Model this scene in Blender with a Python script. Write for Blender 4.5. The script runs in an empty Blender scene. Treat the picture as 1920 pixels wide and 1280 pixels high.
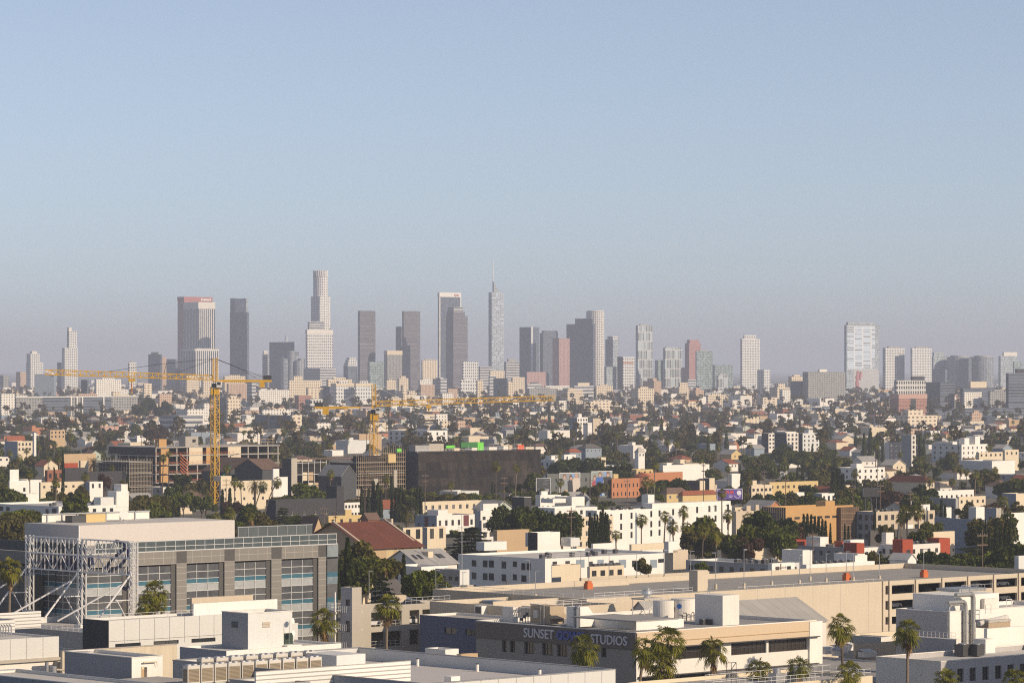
import bpy, math, random
import numpy as np
from mathutils import Vector, Matrix
R = math.radians
C = bpy.context.scene.collection
F, HY, CAMZ = 6900.0, 690.0, 60.0        # focal length in photo pixels, horizon row, eye height
ANG = R(43.0)                             # street grid against the view
SX, SY = math.cos(ANG), math.sin(ANG)     # local +x (along sunlit west fronts); local +y = (-SY, SX)
rnd = random.Random(7)

def gz(D):                                # the ground dips gently, then rises towards downtown
    for a, b, za, zb in ((1500, 4000, 0, -9), (4000, 6500, -9, 0)):
        if a <= D < b: return za + (zb - za) * (D - a) / (b - a)
    return 0.0
def px2w(px, py, D):
    return ((px - 960) / F * D, D, CAMZ - (py - HY) / F * D)
def w2px(x, y, z):
    return 960 + F * x / y, HY + F * (CAMZ - z) / y
def dist_at(py, z):                       # distance of the point of height z seen at row py
    return (CAMZ - z) * F / (py - HY)

# ---------------------------------------------------------------- materials
MATS = {}
def nodes(m):
    m.use_nodes = True
    nt = m.node_tree
    return nt, nt.nodes, nt.links, nt.nodes['Principled BSDF']
def math_node(nt, op, a, b=None, c=None):
    n = nt.nodes.new('ShaderNodeMath'); n.operation = op
    for i, v in enumerate((a, b, c)):
        if v is None: continue
        if isinstance(v, (int, float)): n.inputs[i].default_value = v
        else: nt.links.new(v, n.inputs[i])
    return n.outputs[0]
def mix_col(nt, fac, a, b):
    n = nt.nodes.new('ShaderNodeMix'); n.data_type = 'RGBA'
    for s, v in ((0, fac), (6, a), (7, b)):
        if isinstance(v, (int, float)): n.inputs[s].default_value = v
        elif isinstance(v, (tuple, list)): n.inputs[s].default_value = (*v[:3], 1)
        else: nt.links.new(v, n.inputs[s])
    return n.outputs[2]
def noise(nt, vec, scale, detail=3.0, rough=0.55):
    n = nt.nodes.new('ShaderNodeTexNoise')
    n.inputs['Scale'].default_value = scale; n.inputs['Detail'].default_value = detail
    n.inputs['Roughness'].default_value = rough
    if vec is not None: nt.links.new(vec, n.inputs['Vector'])
    return n.outputs['Fac']
def coords(nt):
    return nt.nodes.new('ShaderNodeTexCoord')
def mapping(nt, vec, scale):
    n = nt.nodes.new('ShaderNodeMapping'); n.inputs['Scale'].default_value = scale
    nt.links.new(vec, n.inputs['Vector']); return n.outputs[0]
def mul(c, k): return tuple(min(1.0, v * k) for v in c)

def wall_mat(name, col, rough=0.85, wear=0.12, streak=0.10, spec=0.25, seam=0.0):
    """plain painted / rendered surface with blotches, rain streaks and fine grain"""
    if name in MATS: return MATS[name]
    m = bpy.data.materials.new(name); nt, N, L, bs = nodes(m)
    tc = coords(nt); ob = tc.outputs['Object']
    n1 = noise(nt, ob, 0.18, 4); n2 = noise(nt, mapping(nt, ob, (1.6, 1.6, 0.12)), 0.9, 4, 0.6); n3 = noise(nt, ob, 3.0, 3)
    f1 = math_node(nt, 'MULTIPLY', math_node(nt, 'SUBTRACT', n1, 0.5), wear * 3)
    f2 = math_node(nt, 'MULTIPLY', math_node(nt, 'SUBTRACT', n2, 0.5), streak * 3)
    f3 = math_node(nt, 'MULTIPLY', math_node(nt, 'SUBTRACT', n3, 0.5), wear * 0.8)
    k = math_node(nt, 'ADD', math_node(nt, 'ADD', math_node(nt, 'ADD', f1, f2), f3), 0.5)
    k = math_node(nt, 'MINIMUM', math_node(nt, 'MAXIMUM', k, 0.0), 1.0)
    c = mix_col(nt, k, mul(col, 0.72), mul(col, 1.22))
    if seam:                                     # laps of roofing felt and patched sheets
        so = nt.nodes.new('ShaderNodeSeparateXYZ'); L.new(ob, so.inputs[0]); u = math_node(nt, 'DIVIDE', so.outputs[0], seam)
        ln = math_node(nt, 'LESS_THAN', math_node(nt, 'FRACT', math_node(nt, 'ADD', u, 50)), 0.07)
        cv = nt.nodes.new('ShaderNodeCombineXYZ'); L.new(math_node(nt, 'FLOOR', u), cv.inputs[0]); L.new(math_node(nt, 'FLOOR', math_node(nt, 'DIVIDE', so.outputs[1], seam * 3.1)), cv.inputs[1])
        wn = nt.nodes.new('ShaderNodeTexWhiteNoise'); L.new(cv.outputs[0], wn.inputs['Vector'])
        c = mix_col(nt, math_node(nt, 'MULTIPLY', ln, 0.45), c, mul(col, 0.5)); c = mix_col(nt, math_node(nt, 'MULTIPLY', wn.outputs['Value'], 0.22), c, mul(col, 0.55))
    L.new(c, bs.inputs['Base Color']); bs.inputs['Roughness'].default_value = rough
    bs.inputs['Specular IOR Level'].default_value = spec
    MATS[name] = m; return m

def plain_mat(name, col, rough=0.5, metal=0.0, spec=0.5, rand=0.0):
    if name in MATS: return MATS[name]
    m = bpy.data.materials.new(name); nt, N, L, bs = nodes(m)
    ob = coords(nt).outputs['Object']
    k = noise(nt, ob, 1.3, 4)
    c = mix_col(nt, k, mul(col, 0.8), mul(col, 1.2))
    L.new(c, bs.inputs['Base Color'])
    bs.inputs['Roughness'].default_value = rough; bs.inputs['Metallic'].default_value = metal
    bs.inputs['Specular IOR Level'].default_value = spec
    MATS[name] = m; return m

def glass_mat(name, col, rough=0.12, spec=0.5, curtain=0.3):
    """window glass over a dim room: blinds and curtains vary from pane to pane"""
    if name in MATS: return MATS[name]
    m = bpy.data.materials.new(name); nt, N, L, bs = nodes(m)
    g = nt.nodes.new('ShaderNodeNewGeometry')
    oi = nt.nodes.new('ShaderNodeObjectInfo')
    ob = coords(nt).outputs['Object']
    k = math_node(nt, 'MULTIPLY', noise(nt, ob, 0.7, 2), 1.0)
    r = math_node(nt, 'POWER', oi.outputs['Random'], 3.0)
    c = mix_col(nt, k, mul(col, 0.6), mul(col, 1.5))
    c = mix_col(nt, math_node(nt, 'MULTIPLY', r, curtain), c, (0.33, 0.31, 0.28))
    L.new(c, bs.inputs['Base Color']); bs.inputs['Roughness'].default_value = rough
    bs.inputs['Specular IOR Level'].default_value = spec
    MATS[name] = m; return m

def facade_mat(name, wall, glass, w, h, fu, fv, grough=0.2, wrough=0.75, vary=0.5, roof=(0.3, 0.29, 0.28), spec=0.5, off=0.0, circ=0.0, stain=0.10):
    """storeys and bays of a distant curtain wall: wall colour with recess-dark glass cells; roof faces plain"""
    if name in MATS: return MATS[name]
    m = bpy.data.materials.new(name); nt, N, L, bs = nodes(m)
    tc = coords(nt)
    so = nt.nodes.new('ShaderNodeSeparateXYZ'); L.new(tc.outputs['Object'], so.inputs[0])
    sn = nt.nodes.new('ShaderNodeSeparateXYZ'); L.new(tc.outputs['Normal'], sn.inputs[0])
    isx = math_node(nt, 'GREATER_THAN', math_node(nt, 'ABSOLUTE', sn.outputs[0]), 0.7)
    isz = math_node(nt, 'GREATER_THAN', math_node(nt, 'ABSOLUTE', sn.outputs[2]), 0.6)
    if circ:
        u = math_node(nt, 'MULTIPLY', math_node(nt, 'ARCTAN2', so.outputs[1], so.outputs[0]), circ)
    else:
        u = math_node(nt, 'ADD', math_node(nt, 'MULTIPLY', so.outputs[1], isx),
                      math_node(nt, 'MULTIPLY', so.outputs[0], math_node(nt, 'SUBTRACT', 1.0, isx)))
    uu = math_node(nt, 'ADD', math_node(nt, 'DIVIDE', u, w), 100.0 + off)
    vv = math_node(nt, 'ADD', math_node(nt, 'DIVIDE', so.outputs[2], h), 100.0)
    mu = math_node(nt, 'LESS_THAN', math_node(nt, 'FRACT', uu), fu)
    mv = math_node(nt, 'LESS_THAN', math_node(nt, 'FRACT', vv), fv)
    mk = math_node(nt, 'MULTIPLY', mu, mv)
    cv = nt.nodes.new('ShaderNodeCombineXYZ')
    L.new(math_node(nt, 'FLOOR', uu), cv.inputs[0]); L.new(math_node(nt, 'FLOOR', vv), cv.inputs[1]); L.new(isx, cv.inputs[2])
    wn = nt.nodes.new('ShaderNodeTexWhiteNoise'); wn.noise_dimensions = '3D'; L.new(cv.outputs[0], wn.inputs['Vector'])
    gc = mix_col(nt, math_node(nt, 'MULTIPLY', math_node(nt, 'POWER', wn.outputs['Value'], 2.0), vary), mul(glass, 0.75), mul(glass, 2.6))
    ns = noise(nt, tc.outputs['Object'], 0.05, 3)
    wc = mix_col(nt, ns, mul(wall, 1 - stain), mul(wall, 1 + stain))
    c = mix_col(nt, mk, wc, gc)
    rn = noise(nt, tc.outputs['Object'], 0.15, 4)
    c = mix_col(nt, isz, c, mix_col(nt, rn, mul(roof, 0.7), mul(roof, 1.3)))
    L.new(c, bs.inputs['Base Color'])
    mkz = math_node(nt, 'MULTIPLY', mk, math_node(nt, 'SUBTRACT', 1.0, isz))
    rr = math_node(nt, 'ADD', math_node(nt, 'MULTIPLY', mkz, grough - wrough), wrough)
    L.new(rr, bs.inputs['Roughness']); bs.inputs['Specular IOR Level'].default_value = spec
    MATS[name] = m; return m

def leaf_mat(name, col, var=0.5, trans=0.25, hue=None, scale=0.45):
    if name in MATS: return MATS[name]
    m = bpy.data.materials.new(name); nt, N, L, bs = nodes(m)
    ob = coords(nt).outputs['Object']
    oi = nt.nodes.new('ShaderNodeObjectInfo')
    g = nt.nodes.new('ShaderNodeNewGeometry')
    k = noise(nt, ob, scale, 2)
    k2 = g.outputs['Random Per Island']
    kk = math_node(nt, 'ADD', math_node(nt, 'MULTIPLY', k, 0.6), math_node(nt, 'MULTIPLY', k2, 0.4))
    hi = hue or (col[0] * 1.5, col[1] * 1.35, col[2] * 1.1)
    c = mix_col(nt, kk, mul(col, 1 - var * 0.7), mul(hi, 1 + var * 0.25))
    c = mix_col(nt, math_node(nt, 'MULTIPLY', oi.outputs['Random'], 0.45), c, mix_col(nt, k2, mul(col, 0.6), (hi[0] * 1.25, hi[1] * 1.0, hi[2])))
    L.new(c, bs.inputs['Base Color']); bs.inputs['Roughness'].default_value = 0.6
    bs.inputs['Specular IOR Level'].default_value = 0.08
    if trans:
        tr = nt.nodes.new('ShaderNodeBsdfTranslucent'); L.new(c, tr.inputs['Color'])
        mx = nt.nodes.new('ShaderNodeMixShader'); mx.inputs[0].default_value = trans
        L.new(bs.outputs[0], mx.inputs[1]); L.new(tr.outputs[0], mx.inputs[2])
        L.new(mx.outputs[0], nt.nodes['Material Output'].inputs['Surface'])
    MATS[name] = m; return m

# ---------------------------------------------------------------- mesh builder
class MB:
    def __init__(s): s.v = []; s.f = []; s.m = []
    def add(s, vs, fs, mi=0):
        b = len(s.v); s.v += [tuple(v) for v in vs]
        for f in fs: s.f.append(tuple(i + b for i in f)); s.m.append(mi)
        return s
    def quad(s, a, b, c, d, mi=0): return s.add((a, b, c, d), ((0, 1, 2, 3),), mi)
    def box(s, x0, x1, y0, y1, z0, z1, mi=0, bottom=True):
        vs = [(x0,y0,z0),(x1,y0,z0),(x1,y1,z0),(x0,y1,z0),(x0,y0,z1),(x1,y0,z1),(x1,y1,z1),(x0,y1,z1)]
        fs = [(0,1,5,4),(1,2,6,5),(2,3,7,6),(3,0,4,7),(4,5,6,7)] + ([(3,2,1,0)] if bottom else [])
        return s.add(vs, fs, mi)
    def prism(s, pts, z0, z1, mi=0, top=None):
        n = len(pts); vs = [(x, y, z0) for x, y in pts] + [(x, y, z1) for x, y in pts]
        s.add(vs, [(i, (i + 1) % n, n + (i + 1) % n, n + i) for i in range(n)], mi)
        return s.add(vs, [tuple(range(n, 2 * n)), tuple(range(n - 1, -1, -1))], mi if top is None else top)
    def cyl(s, cx, cy, z0, z1, r0, r1=None, n=16, mi=0, cap=True):
        r1 = r0 if r1 is None else r1
        ca = [(math.cos(2 * math.pi * i / n), math.sin(2 * math.pi * i / n)) for i in range(n)]
        vs = [(cx + r0 * a, cy + r0 * b, z0) for a, b in ca] + [(cx + r1 * a, cy + r1 * b, z1) for a, b in ca]
        fs = [(i, (i + 1) % n, n + (i + 1) % n, n + i) for i in range(n)]
        if cap: fs += [tuple(range(n, 2 * n)), tuple(range(n - 1, -1, -1))]
        return s.add(vs, fs, mi)
    def bar(s, p, q, r, n=4, mi=0, r2=None):
        p, q = Vector(p), Vector(q); d = q - p
        if d.length < 1e-6: return s
        d.normalize(); a = d.orthogonal().normalized() if abs(d.z) > 0.99 else d.cross(Vector((0, 0, 1))).normalized()
        b = d.cross(a); r2 = r if r2 is None else r2; vs = []
        for o, rr in ((p, r), (q, r2)):
            for i in range(n):
                t = 2 * math.pi * (i + 0.5) / n
                vs.append(o + a * (rr * math.cos(t)) + b * (rr * math.sin(t)))
        return s.add(vs, [(i, (i + 1) % n, n + (i + 1) % n, n + i) for i in range(n)] + [tuple(range(n - 1, -1, -1)), tuple(range(n, 2 * n))], mi)
    def path(s, pts, r, n=6, mi=0):
        for a, b in zip(pts, pts[1:]): s.bar(a, b, r, n, mi)
        return s
    def mesh(s, name, mats):
        me = bpy.data.meshes.new(name); me.from_pydata(s.v, [], s.f)
        for m in mats: me.materials.append(m)
        if len(mats) > 1: me.polygons.foreach_set('material_index', s.m)
        me.update(); return me
    def build(s, name, mats, parent=None, loc=None, smooth=False):
        if not isinstance(mats, (list, tuple)): mats = [mats]
        me = s.mesh(name, mats)
        if smooth: me.polygons.foreach_set('use_smooth', [True] * len(me.polygons))
        return link(name, me, parent, loc)
def link(name, data, parent=None, loc=None):
    o = bpy.data.objects.new(name, data); C.objects.link(o)
    if parent is not None: o.parent = parent
    if loc is not None: o.location = loc
    return o
def np_mesh(name, V, Q, mats, midx=None):
    me = bpy.data.meshes.new(name); V = np.asarray(V, np.float32); Q = np.asarray(Q, np.int32)
    me.vertices.add(len(V)); me.vertices.foreach_set('co', V.ravel())
    k = Q.shape[1]
    me.loops.add(Q.size); me.loops.foreach_set('vertex_index', Q.ravel())
    me.polygons.add(len(Q)); me.polygons.foreach_set('loop_start', np.arange(0, Q.size, k, dtype=np.int32))
    for m in mats: me.materials.append(m)
    if midx is not None: me.polygons.foreach_set('material_index', np.asarray(midx, np.int32))
    me.update(calc_edges=True); me.validate(); return me
def tag(o, label=None, cat=None, group=None, kind=None):
    for k, v in (('label', label), ('category', cat), ('group', group), ('kind', kind)):
        if v: o[k] = v
    return o
def empty(name, loc, rz=0.0, label=None, cat=None, group=None):
    o = bpy.data.objects.new(name, None); C.objects.link(o)
    o.location = loc; o.rotation_euler = (0, 0, rz); o.empty_display_size = 1
    return tag(o, label, cat, group)
def copy_tree(o, parent=None):
    c = o.copy(); C.objects.link(c); c.parent = parent
    for ch in list(o.children): copy_tree(ch, c)
    return c

# ---------------------------------------------------------------- placing things on the street grid
CLEAR = []          # (x0, y0, x1, y1, D): what fill-in trees and houses in front must not cover
FOOT = []           # (a0, a1, b0, b1): footprints in grid coordinates
def grid_ab(x, y): return x * SX + y * SY, -x * SY + y * SX
def run_x(cx, D, xr):      # metres along local +x from the corner until photo column xr
    u = (xr - 960) / F; X = (cx - 960) / F * D
    return (u * D - X) / (SX - SY * u)
def run_y(cx, D, xl):
    u = (xl - 960) / F; X = (cx - 960) / F * D
    return (X - u * D) / (SY + SX * u)
class Site:
    """a building on the grid: near corner at photo column cx, roof edge there at row ytop, D metres away"""
    def __init__(s, name, label, cat, cx, ytop, D, xl, xr, yb=None, group=None, base=None, margin=2.0, clear=True):
        x, y, z = px2w(cx, ytop, D)
        s.base = gz(D) if base is None else base
        s.h = z - s.base; s.D = D; s.cx = cx
        s.Lx = run_x(cx, D, xr); s.Ly = run_y(cx, D, xl)
        s.root = empty(name, (x, y, s.base), ANG, label, cat, group)
        a, b = grid_ab(x, y)
        FOOT.append((a - margin, a + s.Lx + margin, b - margin, b + s.Ly + margin))
        if clear:
            CLEAR.append((xl, ytop, xr, yb if yb else min(HY + F * (CAMZ - s.base) / D, ytop + 60), D))
    def lx(s, px): return run_x(s.cx, s.D, px)
    def ly(s, px): return run_y(s.cx, s.D, px)
    def z_at(s, px, py, side='x', off=0.0):     # local height of a photo row on the west (x) or north (y) front
        t = s.lx(px) if side == 'x' else s.ly(px)
        d = s.D + t * (SY if side == 'x' else SX)
        return CAMZ - (py - HY) / F * d - s.base
    def world(s, lx, ly, lz=0.0):
        o = s.root.location
        return (o.x + lx * SX - ly * SY, o.y + lx * SY + ly * SX, o.z + lz)

    def loc(s, px, py, lz):                      # local point seen at a photo pixel, at local height lz
        D = dist_at(py, s.base + lz); X = (px - 960) / F * D; o = s.root.location; dx, dy = X - o.x, D - o.y
        return dx * SX + dy * SY, -dx * SY + dy * SX, D
    def part_box(s, name, cx, cyb, xl, xr, ytop, lz, mat, z1=None):
        """a box-shaped part whose near bottom corner is seen at (cx, cyb) on local height lz"""
        x, y, D = s.loc(cx, cyb, lz); h = (CAMZ - (ytop - HY) / F * D - s.base) if z1 is None else z1
        return MB().box(x, x + run_x(cx, D, xr), y, y + run_y(cx, D, xl), lz, h).build(name, mat, s.root)

def wall_openings(mb, L, z0, z1, ops, axis, plane=0.0, depth=0.25, mi=0):
    """wall on the plane y=plane (axis 'x') or x=plane (axis 'y') with real reveals round the openings (u0,u1,v0,v1)"""
    us = sorted({0.0, L, *[round(o[0], 3) for o in ops], *[round(o[1], 3) for o in ops]})
    vs = sorted({z0, z1, *[round(o[2], 3) for o in ops], *[round(o[3], 3) for o in ops]})
    us = [u for u in us if 0 <= u <= L]; vs = [v for v in vs if z0 <= v <= z1]
    def pt(u, v, d): return (u, plane + d, v) if axis == 'x' else (plane + d, u, v)
    def face(a, b, c, d): (mb.quad(a, b, c, d, mi) if axis == 'x' else mb.quad(b, a, d, c, mi))
    for i in range(len(us) - 1):
        cu = (us[i] + us[i + 1]) / 2; run = None
        for j in range(len(vs) - 1):
            cv = (vs[j] + vs[j + 1]) / 2
            solid = not any(o[0] < cu < o[1] and o[2] < cv < o[3] for o in ops)
            if solid and run is None: run = vs[j]
            if run is not None and (not solid or j == len(vs) - 2):
                top = vs[j + 1] if solid else vs[j]
                face(pt(us[i], run, 0), pt(us[i + 1], run, 0), pt(us[i + 1], top, 0), pt(us[i], top, 0)); run = None
    for o in ops:
        u0, u1, v0, v1 = o[:4]
        for a, b in (((u0, v0), (u1, v0)), ((u1, v0), (u1, v1)), ((u1, v1), (u0, v1)), ((u0, v1), (u0, v0))):
            face(pt(*a, 0), pt(*b, 0), pt(*b, depth), pt(*a, depth))

WINMESH = {}
def window_mesh(w, h, cols, rows, axis, glass, frame, depth, fr=0.07):
    key = (round(w, 1), round(h, 1), cols, rows, axis, glass.name, frame.name, round(depth, 2))
    if key in WINMESH: return WINMESH[key]
    mb = MB()
    def bx(u0, u1, v0, v1, d0, d1, mi):
        (mb.box(u0, u1, d0, d1, v0, v1, mi) if axis == 'x' else mb.box(d0, d1, u0, u1, v0, v1, mi))
    bx(0, w, 0, h, depth - 0.03, depth + 0.02, 0)
    d0, d1 = depth - 0.10, depth - 0.028
    bx(0, fr, 0, h, d0, d1, 1); bx(w - fr, w, 0, h, d0, d1, 1)
    for k in range(rows + 1):
        v = (h - fr) * k / rows; bx(fr, w - fr, v, v + fr, d0, d1, 1)
    for k in range(1, cols):
        u = w * k / cols; bx(u - fr / 2, u + fr / 2, fr, h - fr, d0 + 0.005, d1, 1)
    me = mb.mesh('window', [glass, frame]); WINMESH[key] = me; return me
def put_window(parent, u, v, w, h, axis, glass, frame, cols=2, rows=1, depth=0.25, plane=0.0, name='window'):
    me = window_mesh(w, h, cols, rows, axis, glass, frame, depth)
    return link(name, me, parent, (u, plane, v) if axis == 'x' else (plane, u, v))

def shell(site, wall, roofm, ox=(), oy=(), par=0.8, t=0.3, cap=None, glass=None, frame=None, cols=2, rows=1, depth=0.25, winname='window', Lx=None, Ly=None, h=None, wall_n=None):
    """walls with real window openings, parapet, roof deck; openings = (u0,u1,v0,v1[,cols,rows])"""
    Lx = Lx or site.Lx; Ly = Ly or site.Ly; h = h or site.h
    glass = glass or GL['dark']; frame = frame or FR['dark']
    mb = MB()
    wall_openings(mb, Lx, 0, h, ox, 'x', 0, depth)
    if wall_n:  # north front colour; on many white blocks darkened to hold its shade
        m2 = MB(); wall_openings(m2, Ly, 0, h, oy, 'y', 0, depth); m2.build('side_wall', wall_n, site.root)
    else: wall_openings(mb, Ly, 0, h, oy, 'y', 0, depth)
    mb.quad((Lx, 0, 0), (Lx, Ly, 0), (Lx, Ly, h), (Lx, 0, h)); mb.quad((Lx, Ly, 0), (0, Ly, 0), (0, Ly, h), (Lx, Ly, h))
    zi = h - par
    o = [(0, 0), (Lx, 0), (Lx, Ly), (0, Ly)]; i = [(t, t), (Lx - t, t), (Lx - t, Ly - t), (t, Ly - t)]
    for k in range(4):
        a, b, c, d = o[k], o[(k + 1) % 4], i[(k + 1) % 4], i[k]
        mb.quad((*a, h), (*b, h), (*c, h), (*d, h)); mb.quad((*d, zi), (*d, h), (*c, h), (*c, zi))
    mb.build('wall', wall, site.root)
    r = MB(); r.quad((t, t, zi), (Lx - t, t, zi), (Lx - t, Ly - t, zi), (t, Ly - t, zi)); r.build('roof', roofm, site.root)
    if cap:
        c = MB(); e = 0.06
        c.box(-e, Lx + e, -e, t + e, h + 0.003, h + 0.12); c.box(-e, t + e, t + e, Ly + e, h + 0.003, h + 0.12)
        c.box(Lx - t - e, Lx + e, t + e, Ly + e, h + 0.003, h + 0.12); c.box(t + e, Lx - t - e, Ly - t - e, Ly + e, h + 0.003, h + 0.12)
        c.build('parapet_cap', cap, site.root)
    for ops, ax in ((ox, 'x'), (oy, 'y')):
        for q in ops:
            put_window(site.root, q[0], q[2], q[1] - q[0], q[3] - q[2], ax, glass, frame, q[4] if len(q) > 4 else cols, q[5] if len(q) > 5 else rows, depth, name=winname)
def grid_ops(u0, u1, n, w, v0, step, m, h, *extra):
    """n columns of openings spread between u0 and u1, m storeys from v0"""
    out = []
    for i in range(n):
        c = u0 + (u1 - u0) * (i + 0.5) / n
        for j in range(m): out.append((c - w / 2, c + w / 2, v0 + j * step, v0 + j * step + h, *extra))
    return out
# ---------------------------------------------------------------- palette
WL = {k: wall_mat('wall ' + k, c) for k, c in dict(
    white=(0.74, 0.70, 0.64), bright=(0.80, 0.77, 0.72), cream=(0.68, 0.58, 0.43), beige=(0.56, 0.47, 0.36), tan=(0.50, 0.36, 0.22),
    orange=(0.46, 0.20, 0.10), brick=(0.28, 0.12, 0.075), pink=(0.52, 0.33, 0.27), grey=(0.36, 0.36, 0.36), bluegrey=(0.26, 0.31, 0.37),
    charcoal=(0.055, 0.055, 0.06), dark=(0.10, 0.095, 0.09), yellow=(0.60, 0.45, 0.22), red=(0.36, 0.07, 0.035), plywood=(0.52, 0.31, 0.13),
    concrete=(0.44, 0.40, 0.34), panel=(0.66, 0.66, 0.64), palegreen=(0.45, 0.50, 0.42), navy=(0.045, 0.05, 0.075)).items()}
RF = {k: wall_mat('roof ' + k, c, 0.9, 0.26, 0.0, seam=2.4) for k, c in dict(
    white=(0.62, 0.59, 0.55), grey=(0.36, 0.35, 0.34), tar=(0.16, 0.155, 0.15), shingle=(0.13, 0.12, 0.115), brown=(0.17, 0.11, 0.085),
    tile=(0.30, 0.10, 0.055), rust=(0.165, 0.058, 0.038), pale=(0.48, 0.45, 0.41), deck=(0.40, 0.385, 0.36)).items()}
GL = dict(dark=glass_mat('glass dark', (0.025, 0.028, 0.032)), teal=glass_mat('glass teal', (0.07, 0.19, 0.25), 0.2),
          blue=glass_mat('glass blue', (0.05, 0.08, 0.11)), green=glass_mat('glass green', (0.03, 0.055, 0.04)), room=glass_mat('glass room', (0.03, 0.024, 0.021), curtain=0.1))
FR = dict(dark=plain_mat('frame dark', (0.05, 0.05, 0.055), 0.5), white=plain_mat('frame white', (0.68, 0.67, 0.65), 0.5), alu=plain_mat('frame alu', (0.42, 0.43, 0.44), 0.4, 0.3))
METAL = plain_mat('galvanised metal', (0.42, 0.42, 0.43), 0.42, 0.6)
STEEL = plain_mat('painted steel', (0.72, 0.70, 0.68), 0.5)
DKMETAL = plain_mat('dark metal', (0.07, 0.07, 0.075), 0.5, 0.3)
CRANE = plain_mat('crane yellow', (0.68, 0.385, 0.02), 0.5)
WOOD = wall_mat('pole wood', (0.16, 0.11, 0.08), 0.9)
TRUNK = wall_mat('bark', (0.14, 0.105, 0.08), 0.95, 0.3)
PTRUNK = wall_mat('palm bark', (0.22, 0.17, 0.125), 0.95, 0.3)
PTRUNKD = wall_mat('palm bark dark', (0.12, 0.095, 0.075), 0.95, 0.3)
LF = dict(mid=leaf_mat('leaf mid', (0.086, 0.108, 0.020)), dark=leaf_mat('leaf dark', (0.050, 0.070, 0.016)), olive=leaf_mat('leaf olive', (0.100, 0.098, 0.026)),
          bright=leaf_mat('leaf bright', (0.105, 0.135, 0.018)), brown=leaf_mat('leaf brown', (0.075, 0.048, 0.033)), cypress=leaf_mat('leaf cypress', (0.028, 0.042, 0.012), 0.4, 0.1),
          palm=leaf_mat('palm frond', (0.085, 0.112, 0.018), 0.5, 0.25, (0.23, 0.22, 0.03)), dead=leaf_mat('dry frond', (0.22, 0.135, 0.055), 0.6, 0.2, (0.36, 0.24, 0.11)),
          jac=leaf_mat('leaf mauve', (0.085, 0.065, 0.085)), date=leaf_mat('date frond', (0.055, 0.068, 0.018), 0.5, 0.15, (0.13, 0.125, 0.04)))

# ---------------------------------------------------------------- plants (all shapes built once, then copied)
def quads_from(centers, us, vs):
    c, u, v = map(np.asarray, (centers, us, vs)); n = len(c)
    V = np.empty((n, 4, 3)); V[:, 0] = c - u - v; V[:, 1] = c + u - v; V[:, 2] = c + u + v; V[:, 3] = c - u + v
    return V.reshape(-1, 3), np.arange(n * 4).reshape(-1, 4)
def rand_frames(g, n, size, up=0.0):
    d = g.normal(size=(n, 3)); d[:, 2] += up; d /= np.linalg.norm(d, axis=1)[:, None]
    a = np.cross(d, g.normal(size=(n, 3))); a /= np.linalg.norm(a, axis=1)[:, None]; b = np.cross(d, a)
    s = size * g.uniform(0.6, 1.3, size=(n, 1))
    return a * s, b * s * g.uniform(0.5, 1.0, size=(n, 1))
def crown_broad(seed, lobes, per, leaf, flat=0.75, gap=0.55):
    """unit crown (radius 1, centre at z=0): uneven lobes of leaf clumps with gaps between them"""
    g = np.random.default_rng(seed); Vs = []; Qs = []; off = 0
    for k in range(lobes):
        d = g.normal(size=3); d[2] = d[2] * 0.8 + 0.15; d /= np.linalg.norm(d)
        c = d * g.uniform(0.25, 0.78) * np.array((1, 1, flat)); r = g.uniform(0.22, 0.42)
        n = int(per * r / 0.3)
        p = g.normal(size=(n, 3)); p /= np.linalg.norm(p, axis=1)[:, None]
        p = c + p * r * (g.uniform(0.35, 1, size=(n, 1)) ** 0.45) * np.array((1, 1, 0.8))
        a, b = rand_frames(g, n, leaf, 0.5)
        V, Q = quads_from(p, a, b); Vs.append(V); Qs.append(Q + off); off += len(V)
    return np.vstack(Vs), np.vstack(Qs)
def limbs_mesh(seed, h, spread, r=0.3):
    g = random.Random(seed); mb = MB(); p = Vector((0, 0, 0))
    top = Vector((g.uniform(-.3, .3), g.uniform(-.3, .3), h)); mb.bar((0, 0, -0.5), top, r, 7, 0, r * 0.7)
    for k in range(6):
        a = k * 1.05 + g.uniform(0, .6); e = top + Vector((math.cos(a) * spread, math.sin(a) * spread, spread * g.uniform(0.5, 1.1)))
        mid = top.lerp(e, 0.5) + Vector((0, 0, 0.3)); mb.bar(top - Vector((0, 0, g.uniform(0, .8))), mid, r * 0.45, 5, 0, r * 0.3); mb.bar(mid, e, r * 0.3, 5, 0, r * 0.1)
    return mb
def fan(g, o, d, R_, n=10, spread=2.5, droop=0.35):
    """one fan leaf: stalk + pleated blade whose tips hang"""
    d = d / np.linalg.norm(d); side = np.cross(d, (0, 0, 1.0))
    side = side / (np.linalg.norm(side) + 1e-6); nrm = np.cross(side, d)
    roll = g.uniform(-.5, .5); side = side * math.cos(roll) + nrm * math.sin(roll)
    nrm = np.cross(side, d)
    V = []; Q = []; c = o
    for k in range(n):
        a = (k + 0.5) / n * spread - spread / 2; w = spread / n * 0.62
        rr = R_ * (1 - 0.25 * abs(a) / (spread / 2)) * g.uniform(0.85, 1.08)
        def at(ang, rad, dr):
            p = c + (d * math.cos(ang) + side * math.sin(ang)) * rad + nrm * 0.06 * ((k % 2) * 2 - 1) * rad
            p = p.copy(); p[2] -= droop * R_ * (rad / R_) ** 2 * dr; return p
        b = len(V); V += [at(a - w * .4, 0.05, 0), at(a - w * .9, rr * 0.6, 1), at(a, rr, 1.25), at(a + w * .9, rr * 0.6, 1)]
        Q.append((b, b + 1, b + 2, b + 3))
    return V, Q
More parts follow.
